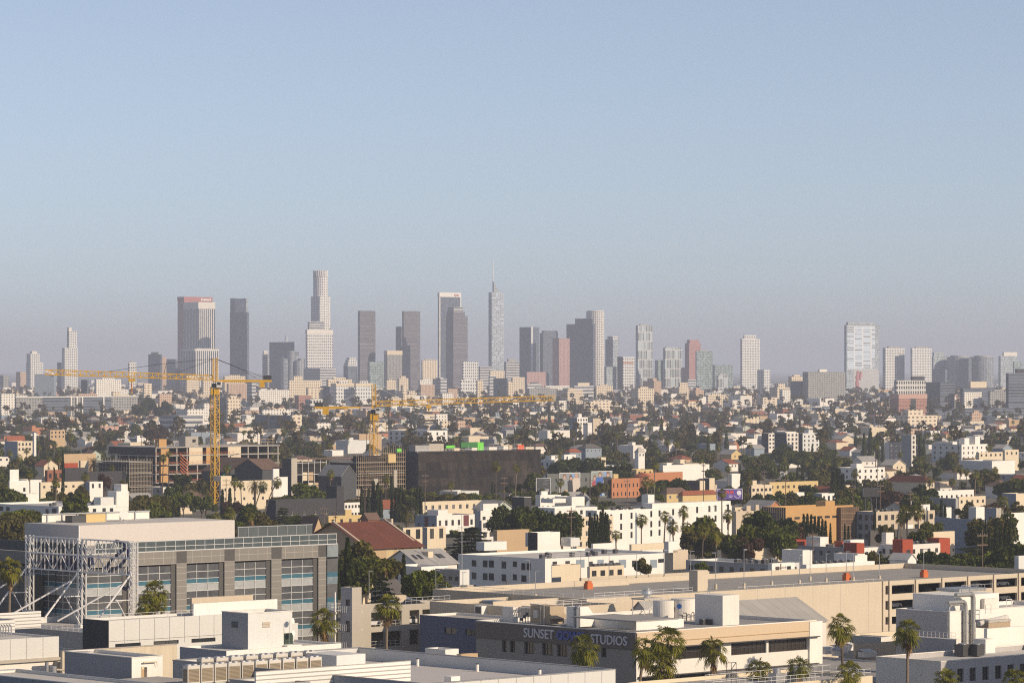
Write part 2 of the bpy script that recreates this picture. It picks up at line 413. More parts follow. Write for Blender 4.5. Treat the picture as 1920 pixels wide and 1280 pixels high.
def crown_fan(seed, R_=1.15, live=34, n=11, dead=12, low=False):
    g = np.random.default_rng(seed); V = []; Q = []; M = []
    def put(vs, qs, m):
        b = len(V); V.extend(vs); Q.extend([tuple(i + b for i in q) for q in qs]); M.extend([m] * len(qs))
    def stalk(o, e, m):
        d = e - o; s = np.cross(d, (0.3, 0.2, 1.0)); s = s / np.linalg.norm(s) * 0.035
        put([o - s, o + s, e + s, e - s], [(0, 1, 2, 3)], m)
    for k in range(live):
        el = R(80 - 118 * ((k + 0.5) / live) ** 0.9) + g.uniform(-.15, .15); az = k * 2.4 + g.uniform(-.3, .3)
        d = np.array((math.cos(az) * math.cos(el), math.sin(az) * math.cos(el), math.sin(el)))
        o = np.array((0, 0, g.uniform(-.1, .25))); e = o + d * g.uniform(0.85, 1.25); e[2] -= 0.12
        stalk(o, e, 0); d2 = d.copy(); d2[2] -= 0.35; vs, qs = fan(g, e, d2, R_ * g.uniform(.8, 1.1), n, 2.7, 0.35 + 0.3 * k / live); put(vs, qs, 0)
    for k in range(dead):
        az = g.uniform(0, 6.28); el = R(g.uniform(-82, -45)); d = np.array((math.cos(az) * math.cos(el), math.sin(az) * math.cos(el), math.sin(el)))
        o = np.array((0, 0, g.uniform(-0.9, 0.0))); e = o + d * g.uniform(0.5, 1.0); stalk(o, e, 1)
        d2 = d.copy(); d2[2] -= 0.8; vs, qs = fan(g, e, d2, R_ * g.uniform(.6, .9), max(5, n - 4), 1.6, 0.5); put(vs, qs, 1)
    return np.array(V), np.array(Q), M
def crown_date(seed, fr=46, L=3.6):
    g = np.random.default_rng(seed); V = []; Q = []; M = []
    for k in range(fr):
        el0 = R(85 - 120 * (k / fr)) ; az = k * 2.4 + g.uniform(-.2, .2); p = np.array((0, 0, 0.0)); el = el0; seg = L / 7
        hd = np.array((math.cos(az), math.sin(az), 0)); sd = np.array((-math.sin(az), math.cos(az), 0))
        for j in range(8):
            d = hd * math.cos(el) + np.array((0, 0, math.sin(el))); q = p + d * seg
            for sgn in (-1, 1):
                for i in range(2):
                    a = p + d * seg * (i / 2); ll = 0.55 * math.sin(math.pi * min(1, (j + 1.2) / 9.5)) + 0.06
                    tip = a + sd * sgn * ll + d * ll * 0.55 + np.array((0, 0, -0.12 + g.uniform(-.08, .1)))
                    b = len(V); V += [a, a + d * seg * 0.36, tip + d * 0.03, tip]; Q.append((b, b + 1, b + 2, b + 3)); M.append(1 if el0 < R(-22) else 0)
            p = q; el -= R(11 + 5 * (j / 7))
    return np.array(V), np.array(Q), M
def palm_trunk(h, r0, r1, lean, seed, segs=9):
    mb = MB(); g = random.Random(seed); pts = []
    for i in range(segs + 1):
        t = i / segs; pts.append(Vector((lean[0] * t * t, lean[1] * t * t, h * t - (0.5 if i == 0 else 0))))
    for i in range(segs):
        ra = r0 + (r1 - r0) * (i / segs) ** 0.6; rb = r0 + (r1 - r0) * ((i + 1) / segs) ** 0.6
        mb.bar(pts[i], pts[i + 1], ra * 1.04, 8, 0, rb)
    return mb
def crown_column(seed, n, leaf, prof):
    g = np.random.default_rng(seed); z = g.uniform(0.0, 1.0, n); r = np.array([prof(t) for t in z]) * g.uniform(0.55, 1.05, n) ** 0.7
    az = g.uniform(0, 6.283, n); p = np.stack((np.cos(az) * r, np.sin(az) * r, z), 1)
    up = np.stack((np.cos(az) * 0.25, np.sin(az) * 0.25, np.ones(n)), 1) + g.normal(size=(n, 3)) * 0.25
    up /= np.linalg.norm(up, axis=1)[:, None]; tan = np.stack((-np.sin(az), np.cos(az), np.zeros(n)), 1) + g.normal(size=(n, 3)) * 0.4
    s = leaf * g.uniform(.6, 1.3, (n, 1))
    return quads_from(p, tan * s * 0.35, up * s * 0.8)
def crown_layer(seed, tiers, per, leaf):
    """conifer of flat spreading boughs, unit height"""
    g = np.random.default_rng(seed); P = []
    for t in range(tiers):
        z = 0.12 + 0.86 * t / tiers; rad = 0.36 * (1 - z) ** 0.75 * g.uniform(.75, 1.2) + 0.02
        for b in range(7):
            az = g.uniform(0, 6.283); rr = rad * g.uniform(.6, 1.1); m = int(per * rr / 0.2)
            s = np.sqrt(g.uniform(0.02, 1, m)) * rr; sp = g.normal(size=m) * 0.16 * (0.3 + s / 0.3) * 0.4
            P.append(np.stack((np.cos(az) * s - np.sin(az) * sp, np.sin(az) * s + np.cos(az) * sp, z - 0.18 * s + g.normal(size=m) * 0.008), 1))
    p = np.vstack(P); n = len(p); d = g.normal(size=(n, 3)) * 0.45; d[:, 2] += 1; d /= np.linalg.norm(d, axis=1)[:, None]
    a = np.cross(d, g.normal(size=(n, 3))); a /= np.linalg.norm(a, axis=1)[:, None]; b = np.cross(d, a); s = leaf * g.uniform(.6, 1.3, (n, 1))
    return quads_from(p, a * s, b * s * 0.6)

BROAD = [crown_broad(s, 22, 170, 0.060) for s in (11, 12, 13, 14, 15)]
BROADM = {}
def broad_mesh(i, key):
    if (i, key) not in BROADM: BROADM[(i, key)] = np_mesh('crown', *BROAD[i], [LF[key]])
    return BROADM[(i, key)]
LIMBS = [limbs_mesh(s, 2.6, 2.2).mesh('trunk', [TRUNK]) for s in (1, 2, 3)]
FANS = []
for s in range(5):
    V, Q, M = crown_fan(40 + s, 1.15, 32 + 2 * s, 11, (8, 14, 20, 12, 26)[s]); FANS.append(np_mesh('crown', V, Q, [LF['palm'], LF['dead']], M))
V, Q, M = crown_date(60); DATE = np_mesh('crown', V, Q, [LF['date'], LF['dead']], M)
CYP = [np_mesh('crown', *crown_column(70 + s, 620, 0.045, lambda t, s=s: 0.075 * min(1, (t + 0.06) * 7) * (1 - t) ** (0.45 + 0.15 * s) + 0.006), [LF['cypress']]) for s in range(3)]
CON = [np_mesh('crown', *crown_layer(80 + s, 15, 60, 0.016), [LF[k]]) for s, k in enumerate(('dark', 'cypress'))]
TALLC = [np_mesh('crown', *crown_column(90 + s, 900, 0.05, lambda t: 0.20 * min(1, (t + 0.04) * 5) * (1 - t) ** 0.6 * (1 + 0.25 * math.sin(t * 40)) + 0.01), [LF['dark']]) for s in range(2)]
PTR = {}
def trunk_for(h, dark):
    k = (round(h), dark)
    if k not in PTR:
        g = random.Random(k[0] * 3 + dark); PTR[k] = [palm_trunk(k[0], 0.30, 0.17, (g.uniform(-1, 1) * 0.045 * h, g.uniform(-1, 1) * 0.03 * h), k[0] + q).mesh('trunk', [PTRUNKD if dark else PTRUNK]) for q in range(2)]
        for q in range(2): PTR[k][q]['tip'] = tuple(PTR[k][q].vertices[len(PTR[k][q].vertices) - 1].co)
    return rnd.choice(PTR[k])

PLANTS = []   # (root, kind, px, py, D) for the labels of what has none yet
def reg(root, kind, px, py, D, label, look): 
    PLANTS.append((root, kind, px, py, D, look)) if not label else tag(root, label)
def fan_palm(px, ytop, D, crown=2.3, lean=None, label=None, base=None, v=None, dark=None, group='fan palms over the city'):
    """crown top at photo (px, ytop)"""
    x, y, z = px2w(px, ytop, D); b = gz(D) if base is None else base
    s = crown / 2.15; h = max(2.0, z - b - 1.75 * s); dark = (rnd.random() < .5) if dark is None else dark
    v = rnd.randrange(5) if v is None else v
    if lean is not None:
        me = palm_trunk(h, 0.28, 0.2, lean, 5).mesh('trunk', [PTRUNKD if dark else PTRUNK]); tip = (lean[0], lean[1], h)
        rz = 0
    else:
        me = trunk_for(h, dark); tip = tuple(me['tip']); rz = rnd.uniform(0, 6.28)
    c, sn = math.cos(rz), math.sin(rz); tx, ty = tip[0] * c - tip[1] * sn, tip[0] * sn + tip[1] * c
    root = empty('fan_palm', (x - tx, y - ty, b), rz, None, 'palm tree', group)
    t = link('trunk', me, root); cr = link('crown', FANS[v], root, (tip[0], tip[1], h)); cr.scale = (s, s, s * rnd.uniform(.9, 1.15)); cr.rotation_euler = (0, 0, rnd.uniform(0, 6.28))
    if lean is None: t.scale = (1, 1, h / round(h))
    reg(root, 'fan palm', px, ytop, D, label, (('with a thick brown skirt of dry fronds' if v in (2, 4) else 'with a green crown'), 'tall' if h > 15 else 'short'))
    return root
def date_palm(px, ytop, D, L=1.0, label=None):
    x, y, z = px2w(px, ytop, D); b = gz(D); h = max(2, z - b - 2.6 * L)
    root = empty('date_palm', (x, y, b), rnd.uniform(0, 6), label, 'palm tree', 'date palms')
    link('trunk', palm_trunk(h, 0.5, 0.42, (0, 0), 3).mesh('trunk', [PTRUNKD]), root); c = link('crown', DATE, root, (0, 0, h)); c.scale = (L, L, L)
    return root
def broad_tree(px, ytop, D, w=5.0, hh=None, key='mid', label=None, v=None, base=None, group='broadleaf trees in the streets'):
    """w = crown radius in metres; crown top at (px, ytop)"""
    x, y, z = px2w(px, ytop, D); b = gz(D) if base is None else base
    v = rnd.randrange(5) if v is None else v; H = max(2.5, z - b); rz_ = hh or min(w * 0.95, H * 0.5)
    root = empty('broadleaf_tree', (x, y, b), rnd.uniform(0, 6.28), None, 'tree', group)
    t = link('trunk', LIMBS[v % 3], root); k = (H - rz_ * .6) / 5.2; t.scale = (w * .2, w * .2, k)
    c = link('crown', broad_mesh(v, key), root, (0, 0, H - rz_ * 0.93)); c.scale = (w, w, rz_ * 1.25)
    reg(root, 'broadleaf tree', px, ytop, D, label, ({'mid': 'green', 'dark': 'dark green', 'olive': 'olive', 'bright': 'bright green', 'brown': 'brownish', 'jac': 'mauve-tinged'}[key], 'large' if w > 5 else 'small'))
    return root
def cypress(px, ytop, D, label=None, hgt=None, v=None, fat=1.0):
    x, y, z = px2w(px, ytop, D); b = gz(D); H = hgt or max(3.0, z - b); v = rnd.randrange(3) if v is None else v
    root = empty('cypress_tree', (x, y, z - H), rnd.uniform(0, 6.28), None, 'tree', 'columnar cypresses')
    m = MB().bar((0, 0, -0.4), (0, 0, H * 0.5), 0.16, 6, 0, 0.06); m.build('trunk', TRUNK, root)
    c = link('crown', CYP[v], root, (0, 0, 0.3)); c.scale = (H * fat, H * fat, H)
    reg(root, 'cypress', px, ytop, D, label, ('slim' if fat < 1.1 else 'stout', 'tall' if H > 12 else 'short'))
    return root
def conifer(px, ytop, D, w=1.0, v=0, label=None, tall=False):
    x, y, z = px2w(px, ytop, D); b = gz(D); H = max(4.0, z - b)
    root = empty('conifer_tree', (x, y, b), rnd.uniform(0, 6.28), None, 'tree', 'conifers')
    MB().bar((0, 0, -0.4), (0, 0, H * 0.93), 0.32, 7, 0, 0.05).build('trunk', TRUNK, root)
    c = link('crown', TALLC[v % 2] if tall else CON[v % 2], root, (0, 0, 0.02 * H)); c.scale = (H * w, H * w, H * 0.98)
    reg(root, 'conifer', px, ytop, D, label, ('dark', 'tall'))
    return root
# ---------------------------------------------------------------- camera, light, air, ground
sc = bpy.context.scene
cam = bpy.data.cameras.new('camera'); co = link('camera', cam); co.location = (0, 0, CAMZ); co.rotation_euler = (R(90), 0, 0)
cam.sensor_width = 36; cam.lens = 36 * F / 1920; cam.shift_y = 50 / 1920; cam.clip_start = 1; cam.clip_end = 90000
sc.camera = co
SUN_EL, SUN_AZ = 26.0, 121.0
w = bpy.data.worlds.new('World'); sc.world = w; w.use_nodes = True
sky = w.node_tree.nodes.new('ShaderNodeTexSky'); sky.sky_type = 'NISHITA'; sky.sun_disc = False
sky.sun_elevation = R(SUN_EL); sky.sun_rotation = R(SUN_AZ); sky.air_density = 0.62; sky.dust_density = 0.35; sky.ozone_density = 3.7; sky.altitude = 60
bg = w.node_tree.nodes['Background']; bg.inputs['Strength'].default_value = 0.115
hs = w.node_tree.nodes.new('ShaderNodeHueSaturation'); hs.inputs['Saturation'].default_value = 0.68      # milky, dusty sky
w.node_tree.links.new(sky.outputs[0], hs.inputs['Color']); w.node_tree.links.new(hs.outputs[0], bg.inputs['Color'])
sl = bpy.data.lights.new('sun', 'SUN'); sl.energy = 4.7; sl.angle = R(0.53); sl.color = (1.0, 0.815, 0.59)
so_ = link('sun', sl); so_.location = (200, -200, 300)
sd = Vector((math.sin(R(SUN_AZ)) * math.cos(R(SUN_EL)), math.cos(R(SUN_AZ)) * math.cos(R(SUN_EL)), math.sin(R(SUN_EL))))
so_.rotation_euler = sd.to_track_quat('Z', 'Y').to_euler()
sc.view_settings.view_transform = 'Standard'; sc.view_settings.look = 'None'; sc.view_settings.gamma = 1.0; sc.view_settings.exposure = 0.0
sc.cycles.max_bounces = 6; sc.cycles.diffuse_bounces = 3; sc.cycles.glossy_bounces = 3; sc.cycles.transparent_max_bounces = 8
sc.cycles.volume_bounces = 1; sc.cycles.use_denoising = False; sc.cycles.filter_width = 1.15
sc.cycles.use_adaptive_sampling = True; sc.cycles.adaptive_threshold = 0.02

gm = bpy.data.materials.new('city ground'); nt, N, L, bs = nodes(gm)
ob = coords(nt).outputs['Object']
n1 = noise(nt, ob, 0.012, 4); n2 = noise(nt, ob, 0.09, 4); n3 = noise(nt, ob, 0.9, 3)
c = mix_col(nt, n1, (0.10, 0.10, 0.065), (0.24, 0.215, 0.175)); c = mix_col(nt, n2, c, (0.15, 0.145, 0.13)); c = mix_col(nt, math_node(nt, 'MULTIPLY', n3, 0.4), c, (0.18, 0.16, 0.13))
L.new(c, bs.inputs['Base Color']); bs.inputs['Roughness'].default_value = 0.95; bs.inputs['Specular IOR Level'].default_value = 0.1
mb = MB(); ys = [-400, 1500, 4000, 6500, 46000]
for a, b in zip(ys, ys[1:]):
    mb.quad((-9000, a, gz(a)), (9000, a, gz(a)), (9000, b, gz(b)), (-9000, b, gz(b)))
tag(mb.build('ground', gm), 'dark city ground of asphalt lots and dry yards', kind='structure')

hm = bpy.data.materials.new('smoggy air'); hm.use_nodes = True; nt = hm.node_tree; nt.nodes.clear()
out = nt.nodes.new('ShaderNodeOutputMaterial'); vol = nt.nodes.new('ShaderNodeVolumePrincipled')
vol.inputs['Color'].default_value = (0.77, 0.83, 1.0, 1); vol.inputs['Density'].default_value = 7.0e-5; vol.inputs['Anisotropy'].default_value = 0.0
nt.links.new(vol.outputs[0], out.inputs['Volume'])
mb = MB(); mb.box(-9500, 9500, -450, 46500, -11, 345)
hz = tag(mb.build('haze', hm), 'pale grey smog over the whole basin', kind='stuff')
# ---------------------------------------------------------------- downtown
FM = dict(
    white=facade_mat('tower white grid', (0.66, 0.65, 0.63), (0.10, 0.11, 0.13), 5.6, 6.0, 0.55, 0.5),
    whitef=facade_mat('tower white fine', (0.66, 0.66, 0.65), (0.12, 0.135, 0.15), 5.2, 5.6, 0.5, 0.5),
    vert=facade_mat('tower white ribs', (0.68, 0.66, 0.63), (0.06, 0.07, 0.09), 5.6, 400, 0.56, 1.0),
    horiz=facade_mat('tower bands', (0.55, 0.54, 0.53), (0.10, 0.11, 0.13), 30, 5.4, 1.0, 0.5),
    slate=facade_mat('tower slate hazed', (0.13, 0.155, 0.20), (0.09, 0.11, 0.15), 4.4, 4.0, 0.7, 0.7, 0.3),  # lifted, bluish tone: haze and sky reflection put into the colour
    black=facade_mat('tower black glass hazed', (0.10, 0.12, 0.165), (0.075, 0.092, 0.13), 3.0, 4.0, 0.8, 0.75, 0.25, 0.5),  # not true black; far haze and sky sheen added to the colour
    bronze=facade_mat('tower bronze bands', (0.20, 0.185, 0.195), (0.10, 0.105, 0.13), 40, 4.0, 1.0, 0.55, 0.25),
    glass=facade_mat('tower pale glass', (0.40, 0.43, 0.45), (0.16, 0.20, 0.24), 4.0, 3.6, 0.75, 0.6, 0.15, 0.5, 1.0),
    gstripe=facade_mat('tower glass stripes', (0.55, 0.55, 0.54), (0.17, 0.20, 0.22), 5.0, 20, 0.72, 0.9, 0.15, 0.5, 1.2),
    green=facade_mat('tower green glass', (0.33, 0.37, 0.36), (0.10, 0.15, 0.16), 5.0, 3.6, 0.8, 0.7, 0.15, 0.5, 1.0),
    pink=facade_mat('tower pink stone', (0.46, 0.29, 0.26), (0.17, 0.11, 0.11), 4.0, 4.2, 0.5, 0.5),
    redtop=facade_mat('tower red granite', (0.42, 0.22, 0.20), (0.20, 0.13, 0.13), 3.2, 3.9, 0.5, 0.45),
    cream=facade_mat('block cream', (0.66, 0.56, 0.42), (0.15, 0.125, 0.11), 4.4, 4.2, 0.45, 0.45),
    creamw=facade_mat('block cream wide', (0.68, 0.58, 0.44), (0.16, 0.13, 0.11), 7.0, 3.9, 0.5, 0.4),
    tan=facade_mat('block tan', (0.50, 0.36, 0.26), (0.14, 0.10, 0.09), 3.2, 3.6, 0.4, 0.45),
    brick=facade_mat('block brick', (0.36, 0.18, 0.13), (0.16, 0.10, 0.09), 3.0, 4.4, 0.45, 0.5),
    grey=facade_mat('block grey', (0.30, 0.30, 0.29), (0.13, 0.13, 0.13), 4.2, 3.6, 0.6, 0.55),
    whiteb=facade_mat('block white', (0.72, 0.69, 0.63), (0.13, 0.13, 0.13), 4.0, 3.3, 0.4, 0.42),
    navy=facade_mat('block navy', (0.13, 0.145, 0.18), (0.065, 0.08, 0.105), 40, 3.8, 1.0, 0.6, 0.2),
    check=facade_mat('block chequer', (0.60, 0.58, 0.54), (0.06, 0.06, 0.065), 5.0, 7.0, 0.6, 0.62, 0.3, 0.6, 0.2),
    cyl=facade_mat('tower round', (0.70, 0.67, 0.62), (0.12, 0.12, 0.13), 5.2, 5.6, 0.5, 0.5, circ=22.0),
    cylg=facade_mat('tower round glass', (0.34, 0.36, 0.39), (0.10, 0.12, 0.15), 6.0, 4.0, 0.75, 0.6, 0.2, 0.5, 0.8, circ=25.0),
)
def box_site(name, label, cat, xl, xc, xr, yt, D, mat, group=None, base=None):
    """a block with its near corner at column xc; one wall mesh 'shaft' under the site"""
    s = Site(name, label, cat, xc, yt, D, xl, xr, group=group, clear=False, base=base)
    MB().box(0, s.Lx, 0, s.Ly, -3, s.h).build('shaft', mat, s.root)
    if D < 7000: CLEAR.append((xl, yt, xr, yt + .48 * (HY + F * (CAMZ - s.base) / D - yt), D))
    return s
def topbox(s, fx0, fx1, fy0, fy1, dh, mat, name='penthouse', z=None):
    z = s.h if z is None else z
    return MB().box(s.Lx * fx0, s.Lx * fx1, s.Ly * fy0, s.Ly * fy1, z + 0.003, z + dh).build(name, mat, s.root)
def H(py, D): return -(py) / F * D
WR = WL['white']; PLB = RF['grey']
G_DT = 'downtown towers'
T = lambda label, xl, xc, xr, yt, D, mat, cat='tower', name='office_tower', pent=0.0: (lambda s: (topbox(s, .2, .8, .2, .8, pent, WL['grey']) if pent else None, s)[1])(box_site(name, label, cat, xl, xc, xr, yt, D, FM[mat], G_DT))

# far left pair of stepped residential towers
s = T('small stepped white tower, leftmost of the hazy skyline', 49, 57, 81, 679, 8600, 'whitef', name='apartment_tower'); topbox(s, .0, .75, .0, .9, 20, FM['whitef'], 'upper_shaft'); topbox(s, .2, .6, .2, .7, 26, WR, 'penthouse')
s = T('tall white stepped tower standing alone on the left of the skyline', 116, 121, 146, 652, 8300, 'whitef', name='apartment_tower')
topbox(s, .38, .98, .25, .98, 38, FM['whitef'], 'upper_shaft'); topbox(s, .38, .6, .3, .9, 46, WR, 'crown', s.h)
T('narrow grey slab behind the tall white stepped tower', 107, 112, 119, 679, 8350, 'slate')
T('low tan block beside the stepped white tower', 30, 38, 49, 697, 8200, 'tan', 'building', 'office_block')
T('low grey shed-like block left of the arena roof', 0, 6, 16, 703, 8200, 'grey', 'building', 'office_block')
T('small white gridded block above the crane jib', 240, 242, 256, 680, 8000, 'white', pent=4)
T('brown-grey block with small roof hut beside a lit slab', 278, 301, 304, 664, 8000, 'slate', pent=5)
T('thin sunlit tan slab beside the brown-grey block', 303, 304, 312, 669, 7980, 'tan')
T('low slate block left of the red-topped tower', 311, 329, 334, 673, 8200, 'slate'); T('lower slate block below the red-topped tower', 311, 330, 338, 690, 8050, 'slate', 'building', 'office_block')
# red granite tower, white ribbed pair
s = T('red granite tower with a red top band and small white sign', 333, 345, 398, 557, 8500, 'redtop')
band = MB().box(-.4, s.Lx + .4, -.4, s.Ly + .4, s.h - 10, s.h + 1).build('crown', wall_mat('red band', (0.42, 0.17, 0.15)), s.root)
mk = MB()
for i in range(7): mk.box(s.Lx * (.60 + .05 * i), s.Lx * (.635 + .05 * i), -.8, -.45, s.h - 7.6, s.h - (3.4 if i % 3 else 2.2))
mk.build('sign', plain_mat('sign white', (0.85, 0.85, 0.85)), band)
s = T('white ribbed tower in front of the red granite tower', 344, 372, 403, 567, 8300, 'vert'); MB().box(-.5, s.Lx + .5, -.5, s.Ly + .5, s.h - 14, s.h + 1).build('crown', WL['white'], s.root)
s = T('shorter white ribbed block below the white ribbed tower', 338, 365, 410, 655, 8000, 'vert', pent=3); MB().box(-.5, s.Lx + .5, -.5, s.Ly + .5, s.h - 3, s.h + 1).build('crown', WL['white'], s.root)
s = T('slate tower with a paler glass upper block', 431, 463, 467, 585, 8300, 'slate'); topbox(s, .05, .95, .05, .72, 31, FM['glass'], 'upper_shaft'); topbox(s, .0, .5, .73, .98, 32, FM['slate'], 'upper_shaft')
# hotel cylinders, black block, round-crowned tower
s = T('slender pale slab left of the black block', 492, 494, 504, 662, 8100, 'horiz'); topbox(s, .1, .9, .1, .9, 5, WR)
s = T('black glass block with a mast on its roof', 505, 545, 552, 641, 8200, 'black')
mm = MB()
for q in (-4, 4): mm.bar((s.Lx * .5 + q, s.Ly * .3, s.h), (s.Lx * .5 + q * .2, s.Ly * .3, s.h + 15), .5)
for q in range(4): mm.bar((s.Lx * .5 - 4, s.Ly * .3, s.h + 2 + 3 * q), (s.Lx * .5 + 4, s.Ly * .3, s.h + 3 + 3 * q), .3)
mm.build('mast', STEEL, s.root)
x, y, z = px2w(546, 657, 8000); rt = empty('hotel_tower', (x, y, gz(8000)), ANG, 'hotel of clustered round glass towers right of the black block', 'tower', G_DT)
for dx, dy, py, r in ((0, 0, 657, 8.5), (16, 6, 658, 8.5), (-19, 0, 672, 8), (8, -14, 676, 8), (-6, 16, 668, 8), (24, -6, 672, 7)):
    MB().cyl(dx, dy, -3, px2w(0, py, 8000)[2] - gz(8000), r, n=24).build('round_shaft', FM['cylg'], rt)
x, y, z = px2w(601, 507, 8150); b = gz(8150); rt = empty('skyscraper', (x, y, b), ANG, 'tallest stepped white tower with a round ribbed crown', 'skyscraper', G_DT)
zz = lambda py: px2w(0, py, 8150)[2] - b
m1 = facade_mat('round crown tower', (0.74, 0.72, 0.70), (0.12, 0.13, 0.15), 5.0, 5.4, 0.5, 0.5, circ=17.0); m2 = facade_mat('crown tower shaft', (0.74, 0.72, 0.70), (0.12, 0.13, 0.15), 5.0, 5.4, 0.5, 0.5)
MB().cyl(0, 0, -3, zz(519), 16.5, n=36).build('shaft', m1, rt)
cr = MB(); cr.cyl(0, 0, zz(519) + .003, zz(508), 15, n=32)
for i in range(24): a = i * 2 * math.pi / 24; cr.box(15.6 * math.cos(a) - .9, 15.6 * math.cos(a) + .9, 15.6 * math.sin(a) - .9, 15.6 * math.sin(a) + .9, zz(519) + .1, zz(507))
cr.build('crown', wall_mat('crown stone', (0.72, 0.70, 0.68)), rt)
MB().box(-15.2, 15.2, -15.2, 15.2, -3, zz(556)).build('upper_shaft', m2, rt)
MB().prism([(-19, -10), (-10, -19), (10, -19), (19, -10), (19, 10), (10, 19), (-10, 19), (-19, 10)], -3, zz(602)).build('lower_shaft', m2, rt)
T('grey banded block right against the tall crowned tower', 577, 580, 608, 603, 8000, 'horiz')
s = T('broad white gridded block in front of the tall crowned tower', 573, 576, 624, 619, 7700, 'white'); MB().box(-.6, s.Lx + .6, -.6, s.Ly + .6, s.h - 7, s.h + 1).build('crown', WL['white'], s.root)
T('long low pale base block under the white gridded block', 569, 600, 630, 690, 7600, 'horiz', 'building', 'office_block')
s = T('small tower with a stepped white gabled top', 644, 652, 670, 686, 7900, 'slate', pent=0)
g = MB()
for i in range(5): g.box(s.Lx * (.06 * i), s.Lx * (1 - .02 * i), s.Ly * .04 * i, s.Ly * (1 - .05 * i), s.h + .003 + 3.6 * i, s.h + 3.6 * (i + 1))
g.build('gable_top', FM['whitef'], s.root)
# dark twin slabs
s = T('dark bronze slab tower, left of the matching pair', 671, 675, 704, 583, 8100, 'bronze'); topbox(s, .03, .97, .03, .97, -0.5 + 1.2, FM['black'], 'crown')
T('grey-green low block right of the left bronze slab', 690, 693, 720, 678, 7900, 'green')
s = T('dark bronze slab tower, right of the matching pair', 754, 757, 788, 583, 8100, 'bronze')
T('navy slab rising behind the right bronze slab', 742, 752, 758, 612, 8300, 'slate')
s = T('grey office block with a pale cap between the bronze slabs', 720, 726, 754, 658, 7800, 'grey'); MB().box(-.5, s.Lx + .5, -.5, s.Ly + .5, s.h - 8, s.h + 1).build('crown', WL['cream'], s.root)
T('low cream block right of the right bronze slab', 790, 792, 820, 675, 7700, 'creamw', pent=3)
s = T('black tower with a white top band bearing a red name', 821, 824, 864, 549, 8300, 'black')
cr = MB().box(-.6, s.Lx + .6, -.6, s.Ly + .6, s.h - 9, s.h + 1).build('crown', WL['bright'], s.root)
MB().box(-.6, 2.2, -.6, 2.2, -3, s.h - 9.1).box(s.Lx - 2.2, s.Lx + .6, -.6, 2.2, -3, s.h - 9.1).build('corner_pier', WL['bright'], s.root)
T('white gridded low block right of the black tower', 866, 868, 897, 678, 7600, 'white', 'building', 'office_block')
s = T('stepped brown tower overlapping the black tower', 836, 850, 877, 592, 8000, 'bronze'); topbox(s, .0, .8, .0, .9, 9, FM['bronze'], 'upper_shaft'); topbox(s, .05, .72, .05, .85, 19, FM['horiz'], 'crown')
T('grey banded office block left of the spire tower', 896, 900, 925, 687, 7700, 'horiz', 'building', 'office_block'); T('cream wedge block at the foot of the spire tower', 917, 919, 946, 695, 7500, 'creamw', 'building', 'office_block')
# spire tower
s = T('pale glass skyscraper with a curved sail top and tall white spire', 916, 922, 944, 548, 8150, 'glass'); s.root.name = 'skyscraper'; s.root['category'] = 'skyscraper'
wg = facade_mat('spire tower glass', (0.44, 0.47, 0.51), (0.20, 0.25, 0.31), 6, 4.2, .8, 0.55, 0.15, 0.4, 1.0)
MB().box(-.5, s.Lx + .5, -.5, s.Ly * .5, 4, s.h - .5).build('glass_front', wg, s.root)
sail = MB(); n = 8; prof = [(0, 0), (0, 25), (.18, 22), (.34, 17), (.52, 11), (.72, 6), (1, 3), (1, 0)]
sail.add([(s.Lx * (.25 + .5 * a), s.Ly * .3, s.h + .003 + c) for a, c in prof] + [(s.Lx * (.25 + .5 * a), s.Ly * .7, s.h + .003 + c) for a, c in prof], [(i, (i + 1) % n, n + (i + 1) % n, n + i) for i in range(n)] + [tuple(range(n - 1, -1, -1)), tuple(range(n, 2 * n))])
sl_ = sail.build('sail_top', FM['glass'], s.root); MB().cyl(s.Lx * .27, s.Ly * .5, s.h + 20, s.h + 71, 1.4, .45, 8).build('spire', plain_mat('spire white', (0.8, 0.8, 0.8)), sl_)
T('small pale office block right of the spire tower', 945, 949, 974, 678, 7900, 'horiz', pent=6)
s = T('navy glass tower with a white vertical seam', 974, 996, 1011, 613, 8200, 'slate'); MB().box(-.8, 4.5, -.8, .8, -3, s.h + 1).build('seam', plain_mat('seam white', (0.62, 0.63, 0.65)), s.root)
s = T('navy tower with a sloped top behind the pink tower', 1012, 1018, 1046, 624, 8300, 'slate'); topbox(s, .1, 1, .1, .8, 5, FM['slate'], 'crown')
s = T('pink granite tower between two dark towers', 1036, 1048, 1068, 634, 7900, 'pink')
T('low windowless pink block below the navy towers', 986, 988, 1024, 697, 7600, 'pink', 'building', 'office_block')
s = T('broad black tower with a stepped roof', 1062, 1112, 1116, 607, 8100, 'black'); topbox(s, .05, .95, .05, .68, 12, FM['black'], 'crown')
x, y, z = px2w(1116, 584, 8300); rt = empty('office_tower', (x, y, gz(8300)), ANG, 'round white gridded tower behind the broad black tower', 'tower', G_DT)
MB().cyl(0, 0, -3, z - gz(8300), 20.5, n=40).build('shaft', FM['cyl'], rt); MB().cyl(0, 0, z - gz(8300) + .003, z - gz(8300) + 2, 19, n=40).build('crown', WL['white'], rt)
s = T('pale glass tower with white corner frames right of the round tower', 1135, 1149, 1160, 636, 8200, 'glass'); topbox(s, .1, 1, .1, .8, 7, FM['white'], 'crown')
T('low tan and glass block in front of the pale glass tower', 1133, 1137, 1156, 687, 7800, 'glass'); s = T('dark block with a brick-red top panel and white grid', 1158, 1168, 1190, 669, 7800, 'white'); topbox(s, .0, .9, -.02, .6, 3, WL['orange'], 'crown', s.h - 14); MB().box(-.4, s.Lx * .02, .2, s.Ly + .4, -3, s.h + .5).build('side_wall', WL['charcoal'], s.root)
